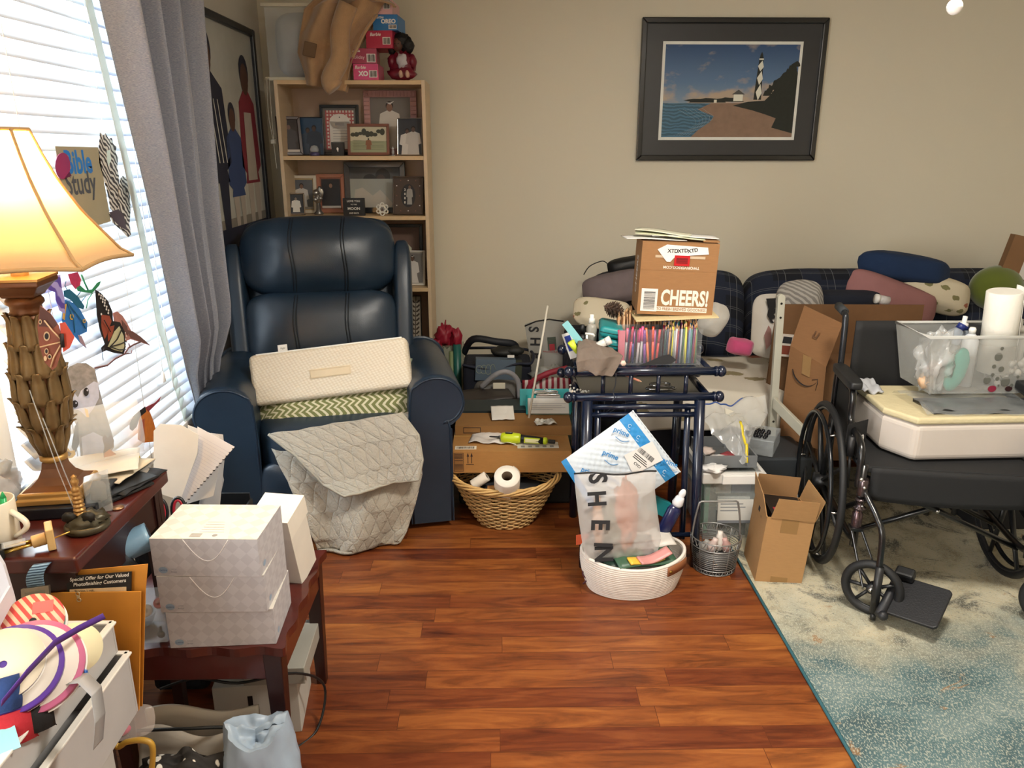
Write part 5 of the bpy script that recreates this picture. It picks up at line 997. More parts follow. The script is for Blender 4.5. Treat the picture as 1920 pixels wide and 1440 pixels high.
# ---------------------------------------------------------------- white drawer unit with ribbons
PW = K('#b3b1b0', .45); DX0, DX1, DY0, DY1 = -.975, -.752, .90, 1.315  # PW: white plastic, greyed in colour for the shade on the drawers
dr = T('plastic_drawer_unit', 'white plastic drawer unit at the lower left with ribbon spools in the open drawers', 'drawer unit', ((DX0+DX1)/2, (DY0+DY1)/2, 0)); hx, hy = (DX1-DX0)/2, (DY1-DY0)/2
O('carcass', MB().box(-hx+.02, hx-.02, -hy+.02, hy-.04, .0, .40), K('#b9b7b3', .5), dr, bev=.006)
def drawer(z0, z1, ox, nm='drawer'):
    t = .007; b = MB().box(-hx+ox, hx+ox, -hy, -hy+t, z0, z1).box(-hx+ox, hx+ox, hy-t, hy, z0, z1).box(-hx+ox, -hx+ox+t, -hy+t, hy-t, z0, z1).box(hx+ox-t, hx+ox, -hy+t, hy-t, z0, z1).box(-hx+ox+t, hx+ox-t, -hy+t, hy-t, z0, z0+t)
    d_ = O(nm, b, PW, dr, bev=.002); O('drawer_rim', MB().box(hx+ox-t-.001, hx+ox+.006, -hy, hy, z1, z1+.005).box(-hx+ox, hx+ox, hy-t-.002, hy+.003, z1, z1+.005), K('#dedbd4', .4), d_, bev=.0015)
drawer(.43, .565, .020); drawer(.57, .634, -.0, 'drawer')
wbn = T('white_bin', 'tall white plastic bin with rounded corner at the left edge before the mug', 'bin', (-.925, 1.12, .64), rz=-10)
O('bin_wall', MB().plate([(-.07, 0), (.075, 0), (.073, .14), (.068, .20), (.05, .245), (.02, .27), (-.07, .28)], .075, .08).plate([(-.07, 0), (.075, 0), (.078, .07), (-.07, .09)], -.075, -.07), K('#cfcdd2', .4), wbn)
O('bin_side', MB().hexa([(.070, -.075, 0), (.075, -.075, 0), (.075, .075, 0), (.070, .075, 0), (.073, -.075, .07), (.078, -.075, .07), (.074, .075, .16), (.069, .075, .16)]), K('#cfcdd2', .4), wbn); O('bin_floor', MB().box(-.07, .07, -.07, .075, 0, .005), PW, wbn)
def spool(lab, u, v, y, r, w, tilt, fl, rib, group='ribbon spools in the drawer unit', core=.55, hole=.006, art=None, pos=None, fr=1):
    p = pos or at(u, v, y); t = T('ribbon_spool', lab, 'ribbon spool', M=Tr(p) @ R('Z', tilt[0]) @ R('X', tilt[1]), group=group)   # axis along local -y
    O('flange', MB().lathe([(hole, 0), (r*fr, 0), (r*fr, .0015), (hole, .0015)], 40, 0, R('X', 90), caps=False), fl, t)
    O('flange', MB().lathe([(hole, -w), (r, -w), (r, -w+.0015), (hole, -w+.0015)], 40, 0, R('X', 90), caps=False), PAPER if art is None else PAPER, t)
    O('ribbon_winding', MB().lathe([(hole, -w+.0015), (r*core, -w+.0015), (r*core, 0), (hole, 0)], 40, 0, R('X', 90)), rib, t)
    return t
STR = wavemat('coral_striped_flange', '#c8443e', '#e6b795', 26, 'X', 0, .5, 0, ramp=(.45, .6), tr=(0, radians(35), 0))
sp1 = spool('coral striped spool with a small round hole, uppermost of the ribbon spools', 62, 1165, 1.16, .049, .02, (18, -52), STR, K('#7e9f9a', .6), core=.93)
O('sticker', MB().box(-.002, .03, -.0022, -.0012, .012, .033), K('#d9625a', .5), sp1); O('hole_plug', MB().disc(0, 0, .006, y=-.002), BLACK, sp1)
M3 = R('Z', 22) @ R('X', -54); c0 = at(6, 1246, 1.07); n3 = (M3 @ Vector((0,-1,0))).normalized(); e3 = M3 @ Vector((1,0,0)); z3 = M3 @ Vector((0,0,1))
spool('blank cream spool at the far left below the striped one', 0, 0, 0, .060, .009, (22, -54), K('#d9cdb8', .6), K('#4a2e86', .4), core=.96, pos=c0)
sp3 = spool('purple ribbon spool with a Color 463 Orchid label under the cream spool', 0, 0, 0, .074, .012, (22, -54), K('#cfc6bd', .6), K('#5b3a98', .35), core=1.0, fr=.9, pos=c0-n3*.0112+e3*.010-z3*.006)
O('spool_label', MB().text('Color: 463 Orchid', .0062, .036, -.044, -.0012, 0, rot=.72), INK, sp3)
spool('pink ribbon spool beneath the purple one', 0, 0, 0, .080, .014, (26, -50), K('#ded4cd', .6), K('#c0688c', .4), core=.97, fr=.86, pos=c0-n3*.0285+e3*.034-z3*.002)
spool('cream ribbon spool with a red tab, rightmost of the ribbon spools', 142, 1215, 1.18, .044, .014, (52, -38), K('#e6dcb6', .6), K('#b59a9c', .5), core=.9)
O('purple_ribbon', MB().grid(30, 2, lambda u, v: tuple(Vector(prof([tuple(at(*p))[i] for p in ((2, 1325, 1.0), (50, 1268, 1.02), (105, 1210, 1.07), (150, 1184, 1.12), (198, 1160, 1.20))], u) for i in range(3)) + Vector((.005-.006*u, -.004, .014))*v)), K('#5a3a94', .35), sol=.0006, label='loose purple ribbon trailing across the spools to the drawer corner', cat='ribbon')
gp = [at(*p) for p in ((100, 1290, 1.1), (140, 1285, 1.09), (165, 1310, 1.07), (172, 1360, 1.05), (168, 1410, 1.04))]
O('grey_ribbon', MB().grid(30, 2, lambda u, v: (prof([p.x for p in gp], u)+.004*v+.012, prof([p.y for p in gp], u)+.026*v-.01, prof([p.z for p in gp], u)+.012)), K('#8f8d8c', .5), sol=.0006, label='grey ribbon looping over the edge of the upper drawer', cat='ribbon')
O('blue_ribbon', MB().tube(smoothpath([at(*p) for p in ((128, 1288, 1.12), (150, 1285, 1.11), (162, 1262, 1.12), (152, 1250, 1.13), (146, 1270, 1.14))]), .0075, 8, flat=.25), K('#1f62b4', .35), label='shiny blue ribbon loop beside the pink spool', cat='ribbon')
for i, (u, v, y, r, c_, lab) in enumerate(((20, 1395, 1.02, .038, '#a81e2a', 'bright red felt roll at the bottom left corner'), (60, 1372, 1.05, .034, '#141416', 'black felt roll next to the red ones'), (45, 1330, 1.1, .032, '#7d1a28', 'dark red felt roll behind the black roll'), (18, 1330, 1.03, .02, '#1f3a6e', 'navy felt roll at the left edge above the red roll'))):
    t = T('felt_roll', lab, 'felt roll', M=Tr(at(u, v, y)) @ R('Z', 30) @ R('X', 62), group='rolled felt in the drawer unit')
    mb = MB(); pts = [((.004+r*.9*k/60)*cos(k*.42), -.0, (.004+r*.9*k/60)*sin(k*.42)) for k in range(61)]
    O('roll', MB().lathe([(.003, 0), (r, 0), (r, .05), (.003, .05)], 36, 0, R('X', 90) @ Tr(0, 0, -.05)), K(c_, .9, b=(.4, 80)), t); O('roll_edge', MB().tube([(x, -.0005, z) for x, y_, z in pts], .0012, 4), K(c_, .8), t)
O('blue_card', MB().box(-.015, .015, -.02, .02, 0, .001), K('#8fc4cc', .6), M=Tr(at(12, 1388, .99)) @ R('Z', 40) @ R('X', 30), label='small torn pale blue card on the red felt', cat='card')
# ---------------------------------------------------------------- bags at the bottom edge
FLO = -0.0
hb_ = T('patterned_handbag', 'black and white spotted handbag with gold-yellow piping at the bottom edge', 'handbag', (-.715, 1.405, .0))
def spots():
    m, nt, p, tc = newmat('black_white_spotted_cloth'); N = nt.nodes; L = nt.links
    mp = N.new('ShaderNodeMapping'); mp.inputs['Scale'].default_value = (1, 1, .55); mp.inputs['Rotation'].default_value = (0, .5, .5); L.new(tc.outputs['Object'], mp.inputs[0])
    v = N.new('ShaderNodeTexVoronoi'); v.inputs['Scale'].default_value = 42; L.new(mp.outputs[0], v.inputs[0]); cr = N.new('ShaderNodeValToRGB'); cr.color_ramp.elements[0].position = .26; cr.color_ramp.elements[1].position = .3; cr.color_ramp.elements[0].color = lin('#dcd8ce'); cr.color_ramp.elements[1].color = lin('#1d1917'); L.new(v.outputs[0], cr.inputs[0]); L.new(cr.outputs[0], p.inputs['Base Color']); p.inputs['Roughness'].default_value = .8; return m
SPT = spots()
O('bag_body', MB().ball((.01, .0, .12), (.125, .055, .115), 40, 24, dn=.3, ds=3), SPT, hb_)
O('bag_lining', MB().ball((-.07, -.055, .19), (.045, .03, .035), 24, 12, dn=.4), K('#8f857b', .8), hb_)
hq = Vector((-.715, 1.405, 0))
O('gold_piping', MB().tube(smoothpath([tuple(at(u, v, 1.315)-hq) for u, v in ((188, 1450), (190, 1405), (204, 1389), (222, 1400), (238, 1391), (268, 1388), (286, 1400), (284, 1450))]), .0062, 8), K('#b58d35', .4), hb_)
O('yellow_trim', MB().ball((.085,-.03,.17), (.035,.02,.02), dn=.3), K('#c9a21f', .6), hb_)
pb = T('zip_bag', 'little clear zip bag with something pink, above the spotted handbag', 'plastic bag', M=Tr(at(245, 1355, 1.44)) @ R('Z', 20) @ R('X', -35)); O('bag_film', cushion(.10, .015, .07, 4, 16, 10), K('#e6d8d0', .25, a=.25, n=(0, 1)), pb); O('pink_piece', MB().ball((-.02, 0, -.01), (.02, .006, .013), dn=.3), K('#d14d74', .5), pb)
bt = T('beige_tote', 'beige canvas tote bag lying under the side table front', 'tote bag', (-.70, 1.46, 0))
O('tote_body', MB().grid(40, 10, lambda u, v: (-.15+.27*u, .07*cos(pi*u*1)*.2+.05-.09*v*(1-.3*ns(u*5, 0)), .205-.19*v+.012*sin(u*9)*(1-v))), K('#a1978a', .85, b=(.3, 20)), bt, sol=.006)
O('tote_back', MB().grid(40, 8, lambda u, v: (-.15+.27*u, .095, .235-.22*v+.010*sin(u*7))), K('#b9ad9c', .85), bt, sol=.008)
O('zip_edge', MB().tube(smoothpath([(-.15,.045,.215),(-.09,.040,.222),(-.02,.035,.228),(.05,.045,.222),(.12,.05,.21)]), .004, 6), BLACK, bt)
gb = T('grey_plastic_bag', 'pale blue-grey crumpled plastic bag at the bottom edge, right of the handbag', 'plastic bag', (-.555, 1.45, 0))
def gbf(u, v):
    a = 2*pi*u; zz = .27*(1-v); r = .098*(1-.30*(1-v)**2)*(1+.10*sin(3*a+v*5)+.09*ns(3*cos(a), 3*sin(a), v*3.5)+.05*ns(9*cos(a), 9*sin(a), v*8)); return (r*cos(a), r*sin(a)*.85, zz+.014*sin(a*2+1)*(1-v)+.02*ns(2*cos(a)+5, 2*sin(a), 0)*(1-v))
GPL = K('#9fb0c2', .38, n=(.08, 8), tl=.15)
O('bag_film', MB().grid(60, 30, gbf).grid(60, 12, lambda u, v: tuple(Vector(gbf(u, 0))*Vector((1, 1, 1)).x if 0 else (gbf(u, 0)[0]*(1-v), gbf(u, 0)[1]*(1-v), gbf(u, 0)[2]-.03*v+.02*ns(u*9, v*4)*v*(1-v)*3))), GPL, gb)
# ================================================================ MIDDLE PILE
WK = K('#c09a63', .6, n=(.15, 30)); WKD = K('#9c7a4c', .6, n=(.15, 30))
wk = T('wicker_basket', 'oval wicker basket with twisted rim on the floor right of the recliner', 'basket', (.025, 2.975, 0))
def bask(z): t = z/.19; return .105+.115*t**.85, .085+.045*t**.85
mb = MB(); NR = 19
for k in range(NR):
    z = .006+k*.0092; pts = []
    for i in range(60):
        a = 2*pi*i/60; rx, ry = bask(z); w_ = .0035*(1 if (i//2+k) % 2 else -1); lift = .02*(abs(cos(a))**3)*(z/.19)**2
        pts.append(((rx+w_)*cos(a), (ry+w_)*sin(a), z+lift))
    mb.tube(pts, .0036, 5, 0, closed=True)
O('woven_body', mb, WK, wk)
mb = MB()
for i in range(30):
    a = 2*pi*i/30; mb.tube([(bask(z)[0]*cos(a), bask(z)[1]*sin(a), z+.02*(abs(cos(a))**3)*(z/.19)**2) for z in (0, .05, .1, .15, .185)], .0032, 5)
O('stakes', mb, WKD, wk)
mb = MB()
for s in range(5):
    pts = []
    for i in range(90):
        a = 2*pi*i/90; tw = a*5+2*pi*s/5; rx, ry = bask(.185); r = .010
        pts.append(((rx+.004+r*cos(tw))*cos(a), (ry+.004+r*cos(tw))*sin(a), .188+.026*abs(cos(a))**3+r*sin(tw)))
    mb.tube(pts, .0052, 6, closed=True)
O('twisted_rim', mb, K('#cfa86b', .55, n=(.12, 30)), wk)
O('basket_floor', MB().lathe([(.001, .004), (.10, .004), (.10, .008), (.001, .008)], 30, sy=.8), WKD, wk)
def roll(lab, M, r, h, core=.42, name='toilet_roll', cat='toilet roll'):
    t = T(name, lab, cat, M=M)
    O('paper_winding', MB().lathe([(r*core, 0), (r*.97, 0), (r, .004), (r, h-.004), (r*.97, h), (r*core, h)], 36, caps=False).grid(10, 2, lambda u, v: ((r+.002)*cos(u*.9+.2), (r+.002)*sin(u*.9+.2), h*v)), K('#ece4d6', .85, b=(.2, 60)), t); O('cardboard_core', MB().lathe([(r*core, 0), (r*core-.0015, 0), (r*core-.0015, h), (r*core, h)], 28, caps=False), K('#5b4a38', .8), t); return t
roll('white toilet roll standing in the wicker basket before the long carton', Tr(.030, 2.900, .180) @ R('X', 34), .052, .10)
O('small_carton', MB().box(-.05, .05, 0, .04, 0, .03), CARD, M=Tr(.0, 2.865, .17) @ R('X', -10), label='small flat brown carton in the wicker basket before the toilet roll', cat='box', bev=.001)
roll('narrow paper roll lying at the left of the wicker basket', Tr(-.11, 2.93, .185) @ R('Y', 55), .022, .07, .4, 'paper_roll', 'paper roll')
O('basket_filling', MB().ball((0,0,0), (.15,.08,.02), dn=.4), K('#2b2c30', .8), loc=(.03, 2.98, .155), label='dark cloth filling the wicker basket under the rolls', cat='cloth')
# support bin + long carton
O('storage_bin', MB().box(-.18, .32, 0, .50, 0, .234), K('#0f1114', .6), loc=(0, 3.13, 0), label='black storage bin on the floor beneath the long brown carton', cat='bin', bev=.012)
def carton(name, label, x, y, z, w, d, h, rz=0, mats=None, art=None, cat='box', group=None, M=None, bev=.0015, flaps=None):
    r = T(name, label, cat, M=M or (Tr(x, y, z) @ R('Z', rz)), group=group); mb = MB().box(-w/2, w/2, 0, d, 0, h, 0)
    if art: art(mb, w, d, h)
    O('carton_body', mb, mats or [CARD], r, bev=0); return r
def art_long(m, w, d, h):
    Y = -.0006; m.rect(-w/2+.008, -w/2+.048, .006, h-.006, Y, 2); m.rect(-w/2+.010, -w/2+.046, .008, h-.008, Y*1.5, 0); m.barcode(-w/2+.011, -w/2+.045, .009, h-.009, Y*2, 2, vert=False)
    for k in (0, 1): x = -w/2+.066+.015*k; m.rect(x-.0015, x+.0015, h*.45, h*.85, Y, 2); m.flat([(x-.005, h*.76), (x+.005, h*.76), (x, h*.95)], Y*1.2, 2)
    m.rect(-w/2+.058, -w/2+.090, h*.38, h*.41, Y, 2)
    Z = h+.0006; L_ = lambda x0, x1, y0, y1, mm, zz=Z: m.add([(x0,y0,zz),(x1,y0,zz),(x1,y1,zz),(x0,y1,zz)], [(0,1,2,3)], mm)
    L_(-w/2+.012, -w/2+.10, .022, .06, 1)
    p = .0; rr_ = random.Random(2)
    while p < .075: q = rr_.choice((.001, .002, .003)); L_(-w/2+.018+p, -w/2+.018+p+q, .03, .053, 2, Z+.0005); p += q+rr_.choice((.0012, .002))
    L_(w*.05, w*.40, .03, .10, 3)
    for k in range(5): L_(w*.08+.03*k, w*.08+.03*k+.016, .04, .06, 4, Z+.0005)
    L_(w*.02, w*.25, .06, .12, 3, Z+.0003)
lc = carton('long_carton', 'long flat brown carton with up arrows and barcodes above the wicker basket', .05, 2.94, .236, .49, .37, .094, 0, [CARD, K('#e7dcc8', .6), K('#2a1712', .7), K('#d8cfbf', .6), K('#8d8880', .7)], art_long)
O('packing_tape', MB().box(-.245, .245, .17, .23, .0942, .0948), K('#b58b50', .3), lc)
carton('flat_carton', 'flat brown carton lying on the back of the long carton', .06, 3.12, .332, .50, .17, .042, -1, [K('#8a6234', .85), K('#2a1a12', .7)], lambda m, w, d, h: (m.rect(-w*.43, -w*.28, h*.2, h*.85, -.0006, 1), m.rect(-w*.425, -w*.285, h*.28, h*.77, -.0008, 0)))
carton('dark_carton', 'dark teal printed carton between the brown cartons', -.05, 3.30, .332, .34, .16, .05, 2, [K('#16262b', .5), K('#3f7a84', .5), K('#c9c9c4', .5)], lambda m, w, d, h: (m.disc(-w*.2, h*.5, .015, .014, -.0006, 1), m.rect(w*.1, w*.14, .01, h-.01, -.0006, 2)))
# screwdriver
M_ = Tr(at(992, 808, 3.07)) ; M_.translation.z = .352
sd = T('cordless_screwdriver', 'lime green and black cordless screwdriver lying on the long carton', 'screwdriver', M=Tr(.02, 3.03, .356) @ R('Z', -7) @ R('Y', 2))
LIME = K('#b9c91e', .35); MA = R('Y', 90)
O('motor_housing', MB().lathe([(.009, 0), (.019, .004), (.022, .02), (.023, .05), (.022, .078), (.018, .085)], 20, M=Tr(-.015, 0, 0) @ MA), LIME, sd)
O('name_plate', MB().box(.005, .035, -.010, .006, .0215, .024).text('RYOBI', .008, .02, 0, 0, 1, M=Tr(0, -.002, .0245) @ R('X', -90)), [BLACK, WHITE], sd)
O('shaft', MB().lathe([(.001, -.045), (.003, -.04), (.0035, -.01), (.008, 0)], 12, M=Tr(-.018, 0, 0) @ MA), K('#3a3a3c', .3, .8), sd)
O('grip', MB().tube([(.062,0,0),(.09,0,.001),(.13,-.003,.0),(.165,-.006,-.001)], [.019, .015, .016, .014], 14), BLACK, sd)
O('grip_panel', MB().box(.088, .148, -.019, -.012, -.009, .009), K('#d9d6a8', .4), sd, bev=.004); O('grip_border', MB().box(.084, .152, -.0175, -.011, -.0125, .0125), LIME, sd, bev=.005)
O('end_cap', MB().ball((.172,-.006,0), (.013,.016,.016)), LIME, sd); O('spare_bit_holder', MB().box(.185, .215, -.016, 0, -.008, .007), BLACK, sd, bev=.003)
for i, (x, y, w, d, rz, c_, lab) in enumerate(((-.02, 3.09, .20, .16, -8, '#d8d2cc', 'crumpled white receipt paper under the screwdriver'), (.015, 3.23, .10, .10, 3, '#dedad2', 'plain white sheet standing behind the receipt paper'), (.20, 3.14, .09, .05, 12, '#dcd8cf', 'white cable tie card right of the screwdriver'))):
    zz = [.333, .378, .378][i]
    O('paper_sheet', MB().grid(16, 12, lambda u, v, i=i, w=w, d=d: ((u-.5)*w, (v-.5)*d, .003+(.022 if i != 1 else .004)*max(0, ns(u*4+i, v*4)+.2)*(1-abs(2*u-1)**3)+(.03*v if i == 1 else 0))), K(c_, .6, tl=.1), M=Tr(x, y, zz) @ R('Z', rz), sol=.001, label=lab, cat='sheet of paper')
O('white_plug', MB().ball((0,0,.012), (.012,.010,.012)).ball((.02,.004,.010), (.009,.009,.010)).tube([(.0,0,.012),(.02,.0,.012),(.045,.01,.012)], .005, 8), K('#ddd8cc', .4), loc=(.165, 3.14, .378), label='small white plug right behind the screwdriver', cat='plug')
# clipboards
def clipb(lab, x, y, z, w, h, rz, rx, c_, sheet=True):
    t = T('clipboard', lab, 'clipboard', M=Tr(x, y, z) @ R('Z', rz) @ R('X', rx))
    O('board', MB().box(-w/2, w/2, 0, .004, 0, h), c_, t, bev=.002)
    if sheet: O('paper_pad', MB().box(-w*.46, w*.46, -.006, -.0005, .0, h*.80).rect(-w*.4, w*.4, h*.5, h*.52, -.0065, 1).rect(-w*.4, w*.3, h*.4, h*.42, -.0065, 1).rect(-w*.4, w*.38, h*.3, h*.32, -.0065, 1).rect(-w*.4, w*.1, h*.2, h*.22, -.0065, 1), [K('#c9c6c0', .7), K('#77787c', .7)], t)
    O('metal_clip', MB().box(-.055, .055, -.018, -.006, h*.80, h*.90).tube([(-.05,-.018,h*.9),(.05,-.018,h*.9)], .005, 8).tube([(-.012,-.012,h*.93),(0,-.012,h*1.0),(.012,-.012,h*.93)], .003, 6), CHROME, t, bev=.003); return t
TEAL = K('#1f8f92', .4)
clipb('teal clipboard with a metal clip standing behind the other on the carton pile', .215, 3.36, .35, .24, .11, 0, -16, TEAL, False)
clipb('clipboard with printed sheets lying in front of the teal clipboard', .22, 3.26, .378, .20, .10, -1, -50, TEAL)
# magazines + grey tote
for i, (c_, lab) in enumerate((('#26262a', 'black magazine at the bottom of the pile by the recliner arm'), ('#4a3a32', 'brown catalogue second in the pile by the recliner arm'), ('#8f8b88', 'grey catalogue in the middle of the pile by the recliner arm'), ('#d5d2cc', 'white folded newspaper in the pile by the recliner arm'), ('#2c2624', 'dark brochure on top of the pile by the recliner arm'))):
    O('magazine', MB().grid(14, 4, lambda u, v, i=i: ((u-.5)*.25, (v-.5)*.2, .008*sin(u*5+i)*.6)), K(c_, .5), sol=.010, M=Tr(-.115+.012*i*(-1)**i, 3.44+.03*i, .290+.021*i) @ R('Z', (-1)**i*3*i) , label=lab, cat='magazine', group='pile of magazines by the recliner arm')
O('box_stand', MB().box(-.2, .36, 0, .42, 0, .236), K('#3a2b20', .8), loc=(-.02, 3.65, 0), label='large dark brown carton on the floor behind the black bin', cat='box', bev=.004)
O('book_block', MB().box(-.12, .12, -.09, .09, 0, .045), K('#5c4030', .7), loc=(-.115, 3.53, .2355), label='brown box right under the magazine pile', cat='box', bev=.002)
gt = T('grey_tote', 'grey cloth tote bag with loop handle slumped on the pile before the navy tote', 'tote bag', (.0, 3.70, .238), rz=0)
O('tote_body', cushion(.26, .16, .17, 8, wr=.06, M=Tr(0, 0, .085)), K('#5e5d5b', .85, n=(.12, 8)), gt)
O('tote_panel', MB().box(-.03, .03, -.095, -.085, .15, .18), K('#c9c4b2', .7), gt, bev=.002)
O('handle_loop', MB().tube(smoothpath([(-.09,-.07,.15),(-.02,-.09,.22),(.04,-.09,.235),(.09,-.08,.19),(.10,-.085,.10)]), .007, 6, flat=2), K('#87868a', .6), gt)
# navy tote with blue folder
nt_ = T('navy_tote', 'navy fabric storage tote by the back wall holding a grey-blue box', 'bag', (0, 4.05, 0)); nl, nr = at(868, 700, 3.95).x, at(996, 700, 3.95).x; nm_ = (nl+nr)/2; nw = (nr-nl)/2
O('tote_wall', MB().box(nm_-nw, nm_+nw, -.12, .12, .237, .42), K('#141826', .85, b=(.3, 60)), nt_, bev=.02)
O('tote_rim', MB().tube(smoothpath([(nm_-nw,-.12,.42),(nm_-nw*.5,-.13,.405),(nm_,-.12,.40),(nm_+nw*.6,-.12,.425),(nm_+nw,-.12,.43),(nm_+nw,.1,.44),(nm_,.12,.45),(nm_-nw,.12,.45)]), .008, 6), K('#1b2032', .7), nt_)
O('tote_flap', MB().tube(smoothpath([(nm_-nw,.05,.44),(nm_-nw*.7,.0,.53),(nm_,-.02,.52),(nm_+nw*.5,.0,.50),(nm_+nw*.6,.03,.44)]), .01, 6, flat=2.2), K('#10131c', .6), nt_)
bf = T('greyblue_box', 'grey-blue flat box with curly cream line drawing in the navy tote', 'box', M=Tr(at(930, 690, 3.92)-Vector((0,0,.05))) @ R('Z', 4) @ R('Y', 3))
mb = MB().box(-.11, .10, 0, .05, -.02, .095)
for k in range(4): mb.tube([(-.09+.07*(k/3)**1.0+.018*cos(a*1.0)*(1-.1*k), -.001, .04+.03*sin(a)*(.7+.1*k)) for a in [5.5*i/20 for i in range(21)]], .0012, 4, 1)
O('box_body', mb, [K('#586878', .6), K('#9fa58a', .6)], bf); O('box_end', MB().box(.10, .135, .0, .05, -.015, .085), K('#3a3f30', .6), bf)
O('white_label', MB().box(-.018, .018, 0, .002, 0, .014), PAPER, loc=(at(958, 668, 3.9).x, 3.915, at(958, 672, 3.9).z), label='little white label card beside the grey-blue box', cat='card')
O('dark_shoes', MB().ball((0,0,0), (.07,.05,.03), dn=.3).ball((.06,-.02,.01), (.05,.03,.025), dn=.3), K('#22221f', .6), loc=(at(945, 660, 3.98).x, 4.05, at(945, 660, 4.0).z-.01), label='black crumpled strap bundle on top of the navy tote', cat='bundle')
# gift bag with red tissue
gx = (at(812, 660, 4.15).x+at(870, 660, 4.15).x)/2
gg = T('gift_bag', 'clear gift bag with red tissue and a teal wrapping roll, right of the bookcase', 'gift bag', (gx, 4.15, .0))
O('bag_film', MB().box(-.09, .085, -.05, .05, .0, .48), K('#8f9a86', .3, a=.45, n=(.2, 10)), gg)
O('red_tissue', MB().ball((-.02, -.02, .53), (.05,.03,.06), 20, 12, dn=.9, ds=4).ball((.045,-.03,.50), (.03,.03,.07), dn=.8, ds=4).ball((-.065,-.03,.48), (.035,.02,.03), dn=.9, ds=5), K('#a01f35', .5, tl=.2), gg)
O('wrapping_roll', MB().tube([(.05,-.06,.02),(.05,-.055,.49)], .022, 16).tube([(.015,-.06,.02),(.02,-.05,.45)], .014, 12, 1), [K('#1f5f56', .4), K('#7c8a60', .5)], gg)
# SHEIN bag behind with boxed toy
BP = Tr(at(1022, 702, 4.12)) @ R('Z', -6) @ R('X', -6)
sh = T('clear_zip_bag', 'clear black-zipped SHEIN bag leaning on the wall with a toy box inside', 'plastic bag', M=BP); lo = lambda *p: [local(u, v, BP) for u, v in p]
O('bag_film', MB().plate(lo((984, 608), (1010, 600), (1057, 600), (1062, 720), (1002, 725)), -.012, .012), K('#a9a7a0', .3, a=.6, n=(.1, 10)), sh)
O('zip_strip', MB().tube([(a, -.014, b) for a, b in lo((984, 611), (1005, 602), (1030, 598), (1057, 602))], .004, 6), BLACK, sh)
tx = MB(); 
for ch, u, v in (('S', 1000, 617), ('H', 1003, 640), ('E', 1005, 666)): a, b = local(u, v, BP); tx.text(ch, .075, a, b, -.014, 0, bold=.03, rot=-pi/2, sx=.9)
O('bag_lettering', tx, INK, sh)
yb = T('toy_box', 'white boxed red toy card inside the clear zip bag at the wall', 'box', M=BP)
mb = MB().plate(lo((1018, 624), (1050, 622), (1056, 690), (1020, 694)), -.010, .0, 0); mb.plate(lo((1026, 632), (1042, 631), (1044, 655), (1028, 657)), -.012, -.01, 1); mb.plate(lo((1030, 645), (1040, 644), (1041, 656), (1031, 657)), -.0135, -.012, 2)
a, b = local(1036, 659, BP); mb.text('RAGING ROOSTER'[:0]+'WALKING BUDDIES', .012, a, b, -.0135, 2)
O('card_box', mb, [K('#cfc9c4', .6), K('#4d564a', .6), K('#a32330', .5)], yb)
O('wall_side_box', MB().box(-.16, .2, -.1, .1, 0, .30), K('#4e4034', .8), loc=(.30, 4.10, .0), label='brown carton on the floor under the clear zip bag', cat='box', bev=.003)
cp2 = T('clear_food_bag', 'crumpled clear plastic bag with coloured wrappers, right of the navy tote', 'plastic bag', (at(1035, 705, 3.9).x, 3.90, .305))
O('bag_film', MB().ball((0,0,.05), (.10,.07,.06), 24, 14, dn=.6, ds=3), K('#bfc0b8', .3, a=.5), cp2); O('red_wrapper', MB().ball((-.03,-.06,.06), (.02,.012,.02), dn=.3), K('#9c2f33', .5), cp2); O('green_wrapper', MB().ball((.02,-.055,.07), (.03,.012,.015), dn=.3), K('#6f7a4a', .5), cp2)
rb = T('red_striped_bag', 'red and white striped shopping bag behind the clipboards', 'bag', (at(1025, 740, 3.62).x, 3.66, .235))
O('bag_body', MB().grid(30, 10, lambda u, v: ((u-.5)*.24, -.04*sin(pi*u)-.02*ns(u*5, v*3), .02+.19*v*(1-.25*abs(u-.6)))), wavemat('red_white_stripes', '#8f2231', '#d5c9c2', 11, 'X', 1.5, .6, 0, ramp=(.4, .5)), rb, sol=.002)
O('bag_handle', MB().tube(smoothpath([(-.10,-.05,.12),(-.07,-.06,.19),(0,-.07,.235),(.1,-.06,.26)]), .008, 6, flat=2), K('#8a1f30', .6), rb)
O('white_card', MB().box(-.05, .05, 0, .002, 0, .07), PAPER, M=Tr(at(1005, 752, 3.56)+Vector((.0,0,-.04))) @ R('Y', 24) @ R('X', -20), label='tilted white card before the red striped bag', cat='card')
O('plastic_crate', MB().box(-.04, .05, -.02, .36, .0, .29), K('#2d4a48', .6), loc=(.335, 3.20, 0), label='dark green plastic crate at the right end of the long carton', cat='crate', bev=.006)
wp = T('white_stick', 'long thin white stick standing in the carton pile', 'stick', M=Tr(at(990, 786, 3.22)))
a_, b_ = at(990, 786, 3.22), at(1027, 573, 3.30); O('stick_shaft', MB().tube([(0,0,-.02), tuple(b_-a_)], [.0055, .004], 10), K('#d3cdbd', .4), wp); O('stick_foot', MB().box(-.012, .012, -.01, .01, -.035, -.01), K('#55565a', .5), wp, bev=.003)
